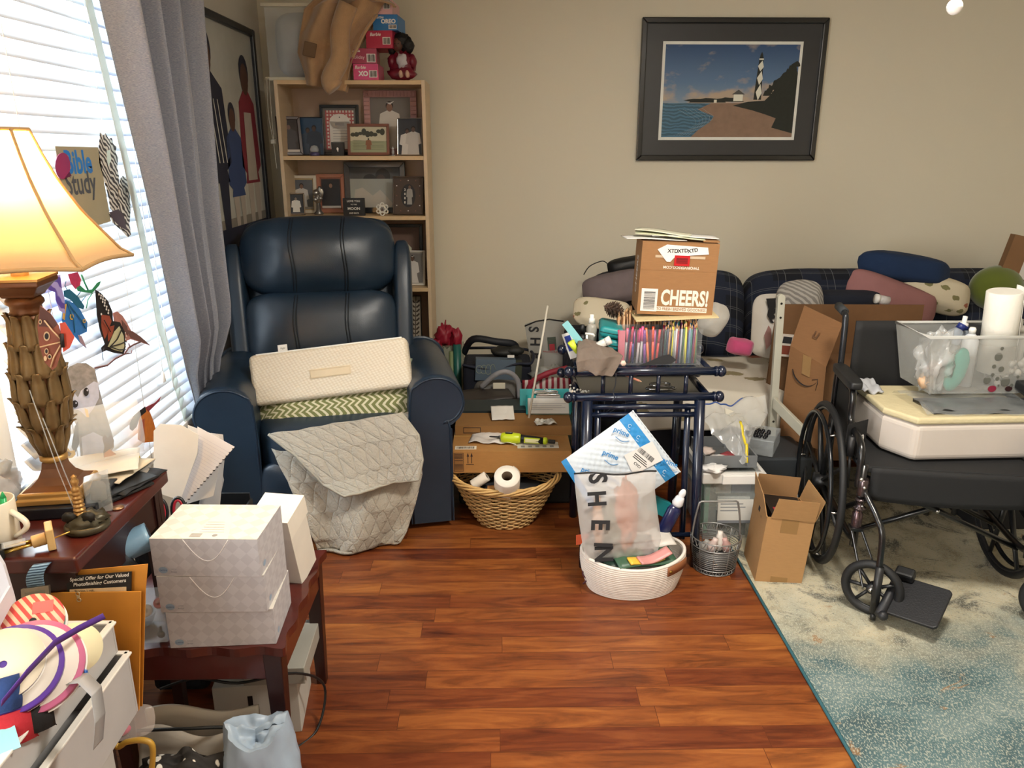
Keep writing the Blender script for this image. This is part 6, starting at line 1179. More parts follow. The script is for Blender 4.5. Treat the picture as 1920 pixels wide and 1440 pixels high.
# ================================================================ coil rope basket group
RB = K('#ded5cb', .85, b=(.3, 90))
cbk = T('rope_basket', 'white coiled rope basket with leather handles overflowing on the floor', 'basket', (.478, 2.475, 0), rz=5)
mb = MB()
def cr_(z): t = z/.17; return .158+.028*sin(t*1.7), .112+.022*sin(t*1.7)
for k in range(17):
    z = .006+k*.0080; rx, ry = cr_(z*1.27); mb.tube([(rx*cos(a), ry*sin(a), z+.012*cos(2*a)*(k/16)**2*.6) for a in [2*pi*i/56 for i in range(56)]], .0064, 8, closed=True)
O('coiled_rope', mb, RB, cbk)
O('rope_floor', MB().lathe([(.001, .003), (.15, .003), (.15, .009), (.001, .009)], 30, sy=.7), RB, cbk)
O('rope_lining', MB().grid(40, 4, lambda u, v: ((cr_(.17*v)[0]-.006)*cos(2*pi*u), (cr_(.17*v)[1]-.006)*sin(2*pi*u), .008+.122*v)), K('#c9c0b6', .9), cbk)
hp = [(cr_(.13)[0]*1.06*cos(a), cr_(.13)[1]*1.07*sin(a)) for a in [radians(-62+38*i/10) for i in range(11)]]
O('leather_handle', MB().grid(10, 2, lambda u, v: (hp[int(round(u*10))][0], hp[int(round(u*10))][1], .094+.034*v+.004*sin(pi*u))), K('#8a5533', .55, n=(.1, 20)), cbk, sol=.004); O('handle_rivet', MB().lathe([(.001,-.002),(.006,-.002),(.006,.002),(.001,.003)], 12, 0, Tr(hp[1][0], hp[1][1]-.004, .111) @ R('X', 90)), K('#8a6a30', .3, .8), cbk)
MG = [('#20362c', 'dark green magazine on edge in the rope basket'), ('#3a5a44', 'green brochure in the rope basket'), ('#e0b43c', 'yellow leaflet at the front of the rope basket'), ('#c98a86', 'pink leaflet at the front of the rope basket'), ('#2a2a34', 'navy catalogue in the rope basket'), ('#cfc8c0', 'white crumpled sheet at the back right of the rope basket')]
for i, (c_, lab) in enumerate(MG):
    O('leaflet', MB().grid(14, 3, lambda u, v, i=i: ((u-.5)*[.24, .22, .13, .12, .2, .12][i], (v-.5)*[.10, .09, .035, .04, .12, .1][i], .010*sin(u*4+i)+.012*u)), K(c_, .4), sol=.006, M=Tr(.478+[.0, .03, .03, .06, -.03, .09][i], 2.475+[-.045, -.06, -.085, -.08, .0, .05][i], .122+[.0, .011, .018, .027, .012, .02][i]) @ R('Z', [6, 14, 16, 22, -4, 10][i]) @ R('X', 12), label=lab, cat='leaflet')
SM = Tr(at(1158, 1050, 2.415)) @ R('Z', 6) @ R('X', -16); lo = lambda *p: [local(u, v, SM) for u, v in p]
sb2 = T('shein_bag', 'frosted SHEIN zip bag standing in the rope basket before the padded mailer', 'plastic bag', M=SM)
oL = [(1076, 888), (1080, 930), (1086, 980), (1092, 1020), (1098, 1050)]; oR = [(1230, 884), (1228, 920), (1234, 970), (1240, 1010), (1232, 1038)]
def shf_(side):
    def f_(u, v):
        a = [prof([local(*p, SM)[k] for p in oL], v) for k in (0, 1)]; b = [prof([local(*p, SM)[k] for p in oR], v) for k in (0, 1)]
        x = a[0]+(b[0]-a[0])*u; z = a[1]+(b[1]-a[1])*u; bul = .045*sin(pi*u)**.7*sin(pi*min(1, .12+v*.8))**.7
        return (x, side*bul+.010*ns(x*14, z*14, side*3)*(4*u*(1-u))+.006*ns(x*40, z*40)*(4*u*(1-u)), z+.004*sin(u*9)*(v < .1))
    return f_
FR = K('#d0cbc6', .35, a=.42, n=(.05, 8), sp=.7)
O('front_film', MB().grid(36, 36, shf_(-1)), FR, sb2); O('back_film', MB().grid(20, 20, shf_(1)), FR, sb2)
O('black_zip', MB().tube([(x, y-.003, z) for x, y, z in [shf_(-1)(i/24, 0) for i in range(25)]], .0032, 6), BLACK, sb2)
tx = MB()
for ch, v_, rt in (('S', .06, -.55), ('H', .27, -.45), ('E', .50, -.15), ('I', .70, -.05), ('N', .86, -.35)):
    x, y, z = shf_(-1)(.17+.04*(v_ < .1), v_ + .02); y = min(shf_(-1)(.1+.03*k, v_)[1] for k in range(9)); tx.text(ch, .088, x+.012, z, y-.009, 0, bold=.035, rot=-pi/2-.12-rt*.3, sx=.85)
O('bag_lettering', tx, INK, sb2)
O('wrapped_contents', MB().ball((.035,.0,.16), (.045,.022,.12), 20, 14, dn=.4, ds=4, m=0).ball((-.01,.005,.12), (.05,.02,.09), 20, 14, dn=.4, ds=4, m=1).ball((-.065,.0,.13), (.02,.015,.10), 16, 12, dn=.3, m=2), [K('#a8552f', .6, n=(.15, 20)), K('#5f5640', .6), K('#c99a78', .6)], sb2)
PM = Tr(at(1165, 905, 2.60)) @ R('Z', 4) @ R('X', -10); lo = lambda *p: [local(u, v, PM) for u, v in p]
pm = T('padded_mailer', 'white and blue prime padded mailer leaning out of the rope basket', 'padded envelope', M=PM)
def quad(a, b, c, d):
    A, B, C_, D_ = [Vector((*local(*p, PM), 0)) for p in (a, b, c, d)]
    return lambda u, v: (A.lerp(B, u)).lerp(D_.lerp(C_, u), v)
Q = quad((1184, 770), (1276, 882), (1230, 940), (1052, 868)) ; Q = quad((1052, 866), (1186, 770), (1275, 885), (1128, 985))
def pmf(side):
    def f_(u, v):
        p = Q(u, v); t = (1-abs(2*u-1)**4)*(1-abs(2*v-1)**4); return (p.x, side*.018*t+.0022*t*sin(u*70)*sin(v*70), p.y)
    return f_
def bandf(u, v): return 1 if (u > .80 and u < .93) or (u < .07 and 1) else 0
O('mailer_front', MB().grid(70, 60, pmf(-1), mf=lambda u, v: 1 if (.80 < u < .93 or u < .06) else 0), [K('#c9d3dc', .35, coat=.2), K('#2f86c4', .35)], pm); O('mailer_back', MB().grid(20, 20, pmf(1)), K('#c9d3dc', .4), pm)
ang = atan2(Q(1, .5).y-Q(0, .5).y, Q(1, .5).x-Q(0, .5).x); tx = MB()
a2 = -radians(40)
def onq(u, v, dy=-.0225): p = Q(u, v); return p.x, p.y
for (u, v) in ((.20, .30), (.36, .55), (.50, .28), (.45, .90), (.75, .12), (.97, .8)):
    x, z = onq(u, v); tx.text('prime', .026, x, z, -.0215, 0, rot=-.42, bold=.02); tx.tube([(x-.022+.05*t, -.0215, z-.016-.018*t-.010*sin(pi*t)) for t in [i/8 for i in range(9)]], .0012, 4, 0)
for (u, v) in ((.865, .12), (.865, .3), (.865, .68), (.865, .86)):
    x, z = onq(u, v); tx.tube([(x+.006*cos(a), -.0200, z+.006*sin(a)) for a in [5*i/12 for i in range(13)]], .0009, 4, 1)
    tx.text('reuse', .006, x-.004, z-.013, -.020, 1, rot=-.7)
lb = [Vector((*onq(*p), 0)) for p in ((.62, .38), (.96, .44), (.93, .72), (.58, .66))]
tx.flat([(p.x, p.y) for p in lb], -.0222, 2)
MBs = Tr(lb[0].lerp(lb[2], .5).x, -.0226, lb[0].lerp(lb[2], .5).y) @ R('Y', 40); tx.barcode(-.035, .035, .004, .022, 0, 3, MBs)
for k in range(3): tx.rect(-.035, .02+.006*k, -.008-.007*k, -.005-.007*k, 0, 3, MBs)
tx.text('CYC1', .013, .0, -.036, 0, 3, MBs, bold=.03)
O('mailer_printing', tx, [K('#2b7fbe', .5), K('#cfe2f2', .5), K('#d9d6d2', .5), INK], pm)
O('mailer_seal', MB().tube([(Q(1.0, v).x, .004*((k % 2)*2-1), Q(1.0, v).y) for k, v in enumerate([i/30 for i in range(31)])], .0035, 5), K('#d3dae0', .4), pm)
lt = T('lotion_bottle', 'navy blue bottle with white flip cap behind the SHEIN bag', 'bottle', M=Tr(.60, 2.56, .155) @ R('Y', 22)); O('bottle_body', MB().lathe([(.024, 0), (.026, .01), (.026, .10), (.018, .12)], 20, sy=.7), K('#141c4a', .25, coat=.4), lt); O('bottle_cap', MB().lathe([(.016, .12), (.021, .13), (.017, .15), (.014, .158)], 18).ball((.0,0,.170), (.013,.009,.020)), K('#dcdce0', .3), lt)
O('orange_tag', MB().plate([(0,0),(.035,.012),(.04,.055),(-.008,.04)], 0, .002), K('#d8613c', .5), M=Tr(at(1080, 1022, 2.56)) @ R('Y', 10), label='small orange paper tab at the left rim of the rope basket', cat='tag')
tb = T('teal_box', 'teal and white printed packet behind the padded mailer', 'box', M=Tr(at(1235, 950, 2.68)) @ R('Z', 10) @ R('Y', 30)); O('packet', MB().box(-.03, .05, 0, .03, -.03, .03), K('#1f8a92', .4), tb, bev=.002)
O('charm_cord', MB().tube(smoothpath([(0,0,0),(-.01,-.01,-.03),(.005,-.015,-.05),(-.008,-.012,-.07)]), .003, 5), K('#4a2030', .6), loc=(.305, 2.45, .09), label='small dark red charm hanging at the rope basket left side', cat='charm')
# ================================================================ wire basket, totes, tall carton
WR = K('#8f8f8d', .35, .7)
wb_ = T('wire_basket', 'round grey wire basket with an arched handle on the floor beside the tall carton', 'basket', (.808, 2.585, 0))
mb = MB(); rr0, rr1 = .078, .092
for z, r in ((.004, rr0), (.02, rr0+.002), (.105, rr1-.001), (.135, rr1)): mb.tube([(r*cos(a), r*sin(a), z) for a in [2*pi*i/40 for i in range(40)]], .0024, 6, closed=True)
for k in range(9): r = rr0+(rr1-rr0)*(.03+k*.009)/.135; mb.tube([(r*cos(a), r*sin(a), .030+k*.008) for a in [2*pi*i/40 for i in range(40)]], .0012, 5, closed=True)
for z0_, z1_, r in ((.004, .02, rr0+.001), (.112, .133, rr1)): mb.tube([(r*cos(2*pi*i/240), r*sin(2*pi*i/240), z0_+(z1_-z0_)*(.5+.5*sin(i/240*2*pi*22))) for i in range(240)], .0016, 5, closed=True)
for i in range(10): a = 2*pi*i/10; mb.tube([(rr0*cos(a), rr0*sin(a), .0), (rr1*cos(a), rr1*sin(a), .135)], .0018, 5)
O('wire_body', mb, WR, wb_)
O('arched_handle', MB().tube([(-.09*cos(pi*t)*1.0, .0, .10+.17*min(1, sin(pi*t)*1.6)) for t in [i/24 for i in range(25)]], .0038, 8), WR, wb_)
O('wire_floor', MB().lathe([(.001,.003),(.076,.003),(.076,.006),(.001,.006)], 24), K('#3a3a3a', .6), wb_)
for i, (x, y, z, c_, h, lab) in enumerate(((-.02, -.01, .07, '#cdbab4', .06, 'pale pink capped tube in the wire basket'), (.012, .0, .07, '#d6cfc8', .075, 'white tube standing tallest in the wire basket'), (.045, -.005, .07, '#c09a94', .055, 'rosy tube at the right of the wire basket'), (.045, .03, .08, '#a79d98', .05, 'grey pouch at the back right of the wire basket'), (-.045, .01, .06, '#9a9894', .05, 'grey jar at the left of the wire basket'))):
    O('cosmetic_tube', MB().lathe([(.001, 0), (.016, .004), (.019, h*.5), (.010, h*.85), (.010, h), (.001, h+.001)], 14), K(c_, .4), M=Tr(.808+x, 2.585+y, z) @ R('Y', [14, 4, -16, -22, 20][i]) @ R('X', [10, -4, 6, -8, 4][i]), label=lab, cat='tube')
O('basket_filler', MB().lathe([(.001,.007),(.068,.007),(.072,.06),(.001,.068)], 24), K('#4b4a4a', .7), loc=(.808, 2.585, 0), label='grey folded cloth filling the bottom of the wire basket', cat='cloth')
ty0 = 2.79
ct_ = T('clear_storage_tote', 'clear plastic storage tote with green side and white lid rim, behind the wire basket', 'storage tote', (.915, ty0, 0))
O('tote_walls', MB().hexa([(-.095,0,0),(.10,0,0),(.10,.30,0),(-.095,.30,0),(-.11,-.01,.285),(.12,-.01,.285),(.12,.31,.285),(-.11,.31,.285)]), K('#c4cac6', .25, a=.38, n=(0, 1)), ct_, bev=.006)
O('tote_rim', MB().box(-.12, .13, -.022, .0, .255, .30).box(-.12, -.105, 0, .31, .27, .30).box(.115, .13, 0, .31, .27, .30), K('#d9d6d0', .4, a=.9), ct_, bev=.004)
O('tote_latch', MB().box(-.045, .115, -.034, -.022, .258, .296), K('#e3e0da', .4), ct_, bev=.003)
for i, (q, c_, lab) in enumerate((((-.07, .08, .02, .06, .01, .12), '#22262a', 'dark box low inside the clear tote'), ((-.045, .085, .012, .02, .125, .185), '#d3d3cf', 'white printed label card inside the clear tote'), ((-.055, .005, .012, .04, .20, .245), '#b9b4ac', 'bag of small beads at the top inside the clear tote'), ((.01, .085, .015, .04, .20, .245), '#6f7482', 'grey-blue pouch at the top right inside the clear tote'), ((-.092, -.075, .02, .2, .02, .25), '#2f7a55', 'green sheet at the left side inside the clear tote'))):
    O('craft_supply', MB().box(*q), K(c_, .6, n=(.2, 60)), loc=(.915, ty0, 0), label=lab, cat='craft supply', bev=.001)
O('printed_manual', MB().box(-.05, .09, 0, .004, 0, .10).rect(-.04, .05, .08, .084, -.0006, 1).rect(-.04, .06, .066, .07, -.0006, 1).rect(-.04, .03, .052, .056, -.0006, 1).rect(-.05, .09, .0, .012, -.0006, 1), [K('#cfccc4', .6), K('#7c7f84', .6)], M=Tr(.915, ty0-.02, .085) @ R('X', -3), label='white printed sheet leaning on the clear tote behind the wire basket', cat='sheet of paper')
tt = T('letter_tray', 'grey plastic tray of craft scraps on the clear tote lid', 'tray', (.90, ty0+.03, .302)); O('tray_body', MB().box(-.09, .12, 0, .22, 0, .006).box(-.09, .12, 0, .006, .006, .05).box(-.09, -.084, .006, .22, .006, .05).box(.114, .12, .006, .22, .006, .05).box(-.084, .114, .214, .22, .006, .05), K('#7d8082', .4, a=.8), tt)
for i, (x, y, c_, lab) in enumerate(((-.03, .04, '#e2dedb', 'white scrap in the grey tray'), (.03, .07, '#a0434a', 'red striped scrap in the grey tray'), (.07, .04, '#3a3f46', 'dark scrap in the grey tray'), (-.05, .12, '#c9b9b0', 'beige scrap in the grey tray'))):
    O('fabric_scrap', MB().ball((0,0,0), (.04,.03,.014), dn=.6, ds=4, sd=i), K(c_, .7), loc=(.90+x, ty0+.03+y, .325), label=lab, cat='scrap')
hk = O('white_cloth', MB().ball((0,0,0), (.05,.035,.012), 20, 10, dn=.6, ds=4), K('#e4e2e0', .7), loc=(.84, ty0+.0, .315), label='crumpled white cloth over the front rim of the clear tote', cat='cloth')
zb = T('large_zip_bag', 'large clear zip bag with yellow and blue edges slumped on the grey tray', 'plastic bag', (0, 0, 0))
zo = [(1312, 760), (1330, 745), (1400, 740), (1438, 736), (1432, 770)]; ZL = [at(*p) for p in ((1312, 765, 3.05), (1315, 790, 2.97), (1335, 815, 2.9), (1360, 835, 2.86), (1385, 860, 2.82), (1398, 866, 2.80))]; ZR = [at(*p) for p in ((1435, 740, 3.12), (1440, 775, 3.05), (1425, 800, 2.98), (1412, 815, 2.92), (1405, 835, 2.86), (1402, 866, 2.80))]
def zf(u, v):
    a = Vector([prof([p[i] for p in ZL], v) for i in range(3)]); b = Vector([prof([p[i] for p in ZR], v) for i in range(3)]); p = a.lerp(b, u); return (p.x, p.y, p.z+.035*sin(pi*u)*sin(pi*v)+.03*ns(u*3, v*5)+.012*ns(u*9, v*12))
O('bag_film', MB().grid(40, 40, zf), K('#d5d6d4', .15, a=.42, n=(.05, 6), sp=.9), zb); O('yellow_strip', MB().tube([zf(.55+.2*t, .45+.5*t) for t in [i/14 for i in range(15)]], .006, 6, flat=.4), K('#d8c22c', .4), zb); O('blue_strip', MB().tube([zf(.05+.6*t, .02) for t in [i/14 for i in range(15)]], .0035, 6), K('#2a4f9c', .4), zb); O('folded_paper', MB().plate([(-.06,0),(.05,-.01),(.06,.06),(-.05,.08)], 0, .004), K('#d9d4c4', .7), zb, M=Tr(at(1385, 800, 2.99)) @ R('X', -50) @ R('Z', 20))
bs_ = T('bead_case', 'clear tray of dark beads behind the large zip bag', 'bead case', M=Tr(at(1420, 815, 3.03)) @ R('Z', -28))
O('case_walls', MB().box(-.12, .08, -.08, .10, -.06, .01), K('#b9bfc2', .2, a=.35, n=(0, 1)), bs_, bev=.004)
mb = MB(); rr = random.Random(8)
for i in range(30): mb.ball((-.06+.02*(i % 6)+rr.uniform(-.004, .004), -.055+.02*(i//6), .012), .009, 8, 5)
O('dark_beads', mb, K('#1c1c20', .2, .3), bs_); bs_.children[-1]['kind'] = 'stuff'
O('base_tote', MB().box(-.14, .16, -.10, .16, 0, .30), K('#2c3034', .5, a=.95), loc=(1.13, 3.02, 0), rot=(0, 0, 0), label='dark plastic tote on the floor supporting the bead case', cat='storage tote', bev=.01)
# tall carton
TM = Tr(1.008, 2.455, .0) @ R('Z', -6) @ R('Y', 4.5)
tcn = T('tall_carton', 'tall narrow open brown carton standing on the rug edge, flaps up', 'box', M=TM); w, d, h = .165, .20, .262
CB = K('#a07a4e', .85, n=(.05, 30), b=(.1, 60), st=(1, 1, 6)); CBI = K('#8a6742', .9)
O('carton_body', MB().box(-w/2, w/2, 0, .003, .004, h).box(-w/2, w/2, d-.003, d, .004, h).box(-w/2, -w/2+.003, .003, d-.003, .004, h).box(w/2-.003, w/2, .003, d-.003, .004, h).box(-w/2, w/2, 0, d, .001, .004), CB, tcn)
O('front_flap', MB().hexa([(-w/2+.012, -.004, h), (w/2, -.004, h), (w/2, -.001, h), (-w/2+.012, -.001, h), (-w/2+.022, -.02, h+.082), (w/2-.002, -.02, h+.082), (w/2-.002, -.017, h+.082), (-w/2+.022, -.017, h+.082)]), CB, tcn)
O('back_flap', MB().box(-w/2, w/2-.01, d+.0, d+.003, h, h+.08), CBI, tcn)
O('right_flap', MB().hexa([(w/2, 0, h), (w/2+.003, 0, h), (w/2+.003, d, h), (w/2, d, h), (w/2+.02, .0, h+.08), (w/2+.023, .0, h+.08), (w/2+.018, d-.01, h+.08), (w/2+.015, d-.01, h+.08)]), CB, tcn)
O('left_flap', MB().hexa([(-w/2-.003, 0, h), (-w/2, 0, h), (-w/2, d, h), (-w/2-.003, d, h), (-w/2-.02, .0+.03, h+.07), (-w/2-.017, .03, h+.07), (-w/2-.012, d, h+.085), (-w/2-.015, d, h+.085)]), CB, tcn)
O('tape_piece', MB().box(-.03, .03, -.0008, -.0002, h-.055, h-.002).box(-.03, .03, -.0008, -.0002, .0, .03), K('#8b6a40', .4), tcn)
O('side_marking', MB().box(-w/2-.0012, -w/2-.0003, .10, .12, h-.03, h-.012).text('FSC', .01, 0, 0, 0, 0, M=Tr(-w/2-.0012, .07, h-.035) @ R('Z', -90)), INK, tcn)
rbx_ = T('black_red_box', 'black box with a red label inside the tall brown carton', 'box', M=TM @ Tr(0, .1, .02)); O('inner_box', MB().box(-.065, .065, -.08, .08, 0, .25, 0).box(-.05, .0, -.07, -.03, .25, .2515, 1).box(-.045, -.005, -.06, -.04, .2515, .252, 2), [K('#141416', .4), K('#9c2430', .4), PAPER], rbx_)
# ================================================================ SOFA
def plaid():
    m, nt, p, tc = newmat('navy_plaid_fabric'); N = nt.nodes; L = nt.links
    sp = N.new('ShaderNodeSeparateXYZ'); L.new(tc.outputs['Object'], sp.inputs[0])
    def lines(sock, per, ph, w):
        a = N.new('ShaderNodeMath'); a.operation = 'MULTIPLY_ADD'; a.inputs[1].default_value = 1/per; a.inputs[2].default_value = ph; L.new(sock, a.inputs[0])
        f = N.new('ShaderNodeMath'); f.operation = 'FRACT'; L.new(a.outputs[0], f.inputs[0]); g = N.new('ShaderNodeMath'); g.operation = 'LESS_THAN'; g.inputs[1].default_value = w; L.new(f.outputs[0], g.inputs[0]); return g.outputs[0]
    def mx_(a, b):
        q = N.new('ShaderNodeMath'); q.operation = 'MAXIMUM'; L.new(a, q.inputs[0]); L.new(b, q.inputs[1]); return q.outputs[0]
    yz = N.new('ShaderNodeMath'); L.new(sp.outputs[2], yz.inputs[0]); L.new(sp.outputs[1], yz.inputs[1])
    ln = mx_(mx_(lines(sp.outputs[0], .13, 0, .012), lines(sp.outputs[0], .26, .35, .012)), mx_(lines(yz.outputs[0], .12, 0, .018), lines(yz.outputs[0], .12, .10, .018)))
    bd = mx_(lines(sp.outputs[0], .26, 0, .4), lines(yz.outputs[0], .24, .2, .4))
    m1 = N.new('ShaderNodeMix'); m1.data_type = 'RGBA'; m1.inputs[6].default_value = lin('#161924'); m1.inputs[7].default_value = lin('#1e2538'); L.new(bd, m1.inputs[0])
    m2 = N.new('ShaderNodeMix'); m2.data_type = 'RGBA'; L.new(m1.outputs[2], m2.inputs[6]); m2.inputs[7].default_value = lin('#6a6d70'); L.new(ln, m2.inputs[0])
    L.new(m2.outputs[2], p.inputs['Base Color']); p.inputs['Roughness'].default_value = .95; return m
PLD = plaid()
sf = T('plaid_sofa', 'long navy plaid sofa along the back wall behind the clutter', 'sofa', (1.9, 3.95, 0))
O('sofa_frame', MB().box(-1.48, 1.35, -.38, .38, .04, .25), K('#0f1118', .8), sf, bev=.02)
for i, x in enumerate((-.98, -.085, .81)):
    O('seat_cushion', puffbox(.885, .80, .19, Tr(x, -.06, .34), wr=.01), PLD, sf)
for i, (x, w) in enumerate(((-.985, .87), (-.11, .86), (.76, .86))): O('back_cushion', puffbox(w, .24, .50, Tr(x, .26, .625) @ R('X', -14), wr=.012, e=5), PLD, sf)
O('armrest', puffbox(.16, .82, .50, Tr(-1.47, -.0, .33), e=4), PLD, sf)
def leafmat(name, base, l1, l2, sc=9):
    m, nt, p, tc = newmat(name); N = nt.nodes; L = nt.links
    mp = N.new('ShaderNodeMapping'); mp.inputs['Scale'].default_value = (1, 1.5, 1.9); L.new(tc.outputs['Object'], mp.inputs[0])
    def spot(scale, thr, off):
        ad = N.new('ShaderNodeVectorMath'); ad.inputs[1].default_value = (off, off*.7, 0); L.new(mp.outputs[0], ad.inputs[0]); v = N.new('ShaderNodeTexVoronoi'); v.inputs['Scale'].default_value = scale; L.new(ad.outputs[0], v.inputs[0])
        t = N.new('ShaderNodeTexNoise'); t.inputs['Scale'].default_value = 60; L.new(ad.outputs[0], t.inputs[0]); s_ = N.new('ShaderNodeMath'); s_.operation = 'MULTIPLY_ADD'; s_.inputs[1].default_value = .22; L.new(t.outputs[0], s_.inputs[0]); L.new(v.outputs[0], s_.inputs[2])
        g = N.new('ShaderNodeMath'); g.operation = 'LESS_THAN'; g.inputs[1].default_value = thr; L.new(s_.outputs[0], g.inputs[0]); return g.outputs[0]
    m1 = N.new('ShaderNodeMix'); m1.data_type = 'RGBA'; m1.inputs[6].default_value = lin(base); m1.inputs[7].default_value = lin(l1); L.new(spot(sc, .34, 0), m1.inputs[0])
    m2 = N.new('ShaderNodeMix'); m2.data_type = 'RGBA'; L.new(m1.outputs[2], m2.inputs[6]); m2.inputs[7].default_value = lin(l2); L.new(spot(sc*.7, .3, 3.3), m2.inputs[0])
    L.new(m2.outputs[2], p.inputs['Base Color']); p.inputs['Roughness'].default_value = .9; return m
FLR = leafmat('cream_leaf_print', '#cfc4ab', '#7d7852', '#a3614c'); FLB = leafmat('white_leaf_print_blanket', '#cfc7b8', '#8f8362', '#b5705c', 4.5)
def bf_(u, v):
    x = .62+.80*u; q = v*1.25
    if q < .85: y = 3.95-.62*q/.85*1.0; z = .452+.010*ns(x*5, y*5)+.012*sin(x*9)*.5
    else: t = (q-.85)/.4; y = 3.33-.05*sin(min(1, t*1.5)*pi/2)-.012*sin(x*22)*t; z = .452-.16*t+.01*ns(x*9, t*3)
    return (x, y, z)
bl_ = T('leaf_print_blanket', 'white leaf-printed blanket spread over the sofa seat hanging over its edge', 'blanket', (0, 0, 0)); O('blanket_cloth', MB().grid(50, 40, bf_), FLB, bl_, sol=.012)
# pillows and things on the sofa
def pill(name, lab, M, w, d, h, mat, seed=1, cat='pillow', e=.4, part='pillow_body'):
    t = T(name, lab, cat, M=M); O(part, cushion(w, d, h, seed, 34, 18, e=e, wr=.035), mat, t); return t
GK = K('#6b5f60', .9, n=(.1, 20), b=(.3, 90))
pill('grey_cushion', 'mauve-grey knitted cushion at the left end of the sofa under the floppy black bag', Tr(at(1152, 540, 3.93)) @ R('Y', -12) @ R('X', -25), .33, .13, .17, GK, 3, 'cushion')
pill('leaf_print_pillow', 'cream leaf-printed pillow at the left end of the sofa below the mauve cushion', Tr(at(1130, 588, 3.80)) @ R('Y', 8) @ R('X', -40), .30, .11, .17, FLR, 5)
pill('black_bag', 'black soft bag with a thin loop strap on top of the sofa back', Tr(at(1176, 497, 4.18)) @ R('Y', -10), .22, .10, .09, BLACK, 6, 'bag', part='bag_body')
bb_ = [o for o in bpy.data.objects if o.name == 'black_bag'][0]
O('loop_strap', MB().tube(smoothpath([(-.10,0,.02),(-.13,0,.045),(-.20,0,.03),(-.24,0,-.01)]), .003, 6), BLACK, bb_)
pcn = T('pine_cone', 'brown open pine cone beside the teal cases', 'pine cone', M=Tr(at(1150, 580, 2.84)) @ R('Y', 110) @ Matrix.Scale(.8, 4))
mb = MB(); mb.lathe([(.001,-.05),(.012,-.03),(.012,.03),(.001,.045)], 10)
for k in range(9):
    for i in range(9):
        a = 2*pi*(i+.5*(k % 2))/9; z = -.042+.010*k; r = .034*sin(pi*(k+1.6)/11)+.006
        mb.add([(.008*cos(a-.3), .008*sin(a-.3), z), (.008*cos(a+.3), .008*sin(a+.3), z), (r*cos(a+.22), r*sin(a+.22), z+.007), (r*1.1*cos(a), r*1.1*sin(a), z+.010), (r*cos(a-.22), r*sin(a-.22), z+.007), (.008*cos(a), .008*sin(a), z+.006)], [(0,1,2,3,4), (0,4,3,5), (1,5,3,2)])
O('scales', mb, K('#5a463a', .8, n=(.25, 60)), pcn)
PR = K('#d6d1c8', .85)
pp_ = T('graphic_leaf_pillow', 'white pillow printed with black leaves and an orange arch beside the white metal rail', 'pillow', M=Tr(at(1462, 612, 3.78)) @ R('Z', 6) @ R('Y', 4) @ R('X', -14))
O('pillow_body', cushion(.30, .12, .33, 7, 34, 20, e=.28, wr=.02), PR, pp_)
def on_c(pts, w=.36, d=.13, h=.36):
    return pts
f = MB(); Y = -.072
f.flat([(-.115,.13),(-.06,.135),(-.05,.10),(-.07,.085),(-.05,.075),(-.072,.055),(-.055,.04),(-.08,.03),(-.065,.01),(-.085,.015),(-.105,.05),(-.10,.08)], Y, 0)
f.flat([(-.045,-.13),(-.055,-.06),(-.045,-.01),(-.02,.03),(.02,.045),(.06,.03),(.07,-.13)], Y, 1); f.flat([(-.115,-.05),(-.10,-.12),(-.075,-.09),(-.08,-.02),(-.095,.0)], Y-.0003, 2)
f.tube([(-.05,Y,.13),(-.045,Y,.08),(-.05,Y,0),(-.065,Y,-.13)], .0018, 4, 0)
O('printed_leaves', f, [K('#1c1a1c', .8), K('#cf8a2e', .8), K('#a17872', .8)], pp_)
pill('knit_pillow', 'grey cable-knit pillow peeking out behind the white rail and brown carton', Tr(at(1500, 590, 3.72)) @ R('Y', -4) @ R('X', -12), .24, .10, .34, wavemat('cable_knit', '#7f7b76', '#aaa59e', 18, 'DIAGONAL', 3, .9, .5), 9)
# generic soft toys' bodies stay off the sofa; only a plain pink heart cushion is there
pill('pink_heart_cushion', 'small bright pink plush cushion on the leaf-printed blanket', Tr(at(1388, 650, 3.62)) @ R('Y', 10), .13, .09, .085, K('#c04a78', .9, sh=.5), 4, 'cushion')
pill('white_plush_cushion', 'plain round white plush cushion behind the pencil boxes on the sofa', Tr(at(1338, 600, 3.62)) @ R('Y', 30), .13, .12, .17, K('#cfccc5', .9, sh=.5), 4, 'cushion', e=.7)
pill('blue_fleece', 'royal blue fleece folded on top of the pillows at the right of the sofa', Tr(at(1695, 505, 4.0)) @ R('Y', 9) @ R('X', -10), .50, .22, .17, K('#12294a', .95, b=(.3, 80)), 8, 'fleece', e=.55, part='fleece_body')
pill('dusty_pink_pillow', 'dusty pink pillow slanting beneath the blue fleece', Tr(at(1672, 560, 3.86)) @ R('Y', 20) @ R('X', -20), .50, .14, .20, K('#8d6160', .9, b=(.2, 90)), 3, e=.35)
pill('scroll_print_pillow', 'cream pillow with olive flower scrolls between blue fleece and pink pillow', Tr(at(1745, 548, 3.98)) @ R('Y', 14) @ R('X', -20), .44, .15, .20, FLR, 11)
pill('navy_throw', 'dark navy throw lying behind the brown carton flaps', Tr(at(1575, 562, 3.80)), .42, .14, .10, K('#0f1524', .9), 12, 'throw', part='throw_body')
O('clear_jar', MB().lathe([(.001, -.03), (.02, -.028), (.02, .02)], 18).lathe([(.022, .02), (.022, .035), (.001, .037)], 18, 1), [K('#cfd0cc', .2, a=.5), K('#cfccc4', .4)], M=Tr(at(1655, 562, 3.5)) @ R('Y', -80), label='little clear jar with white lid on the brown carton by the pink pillow', cat='jar')
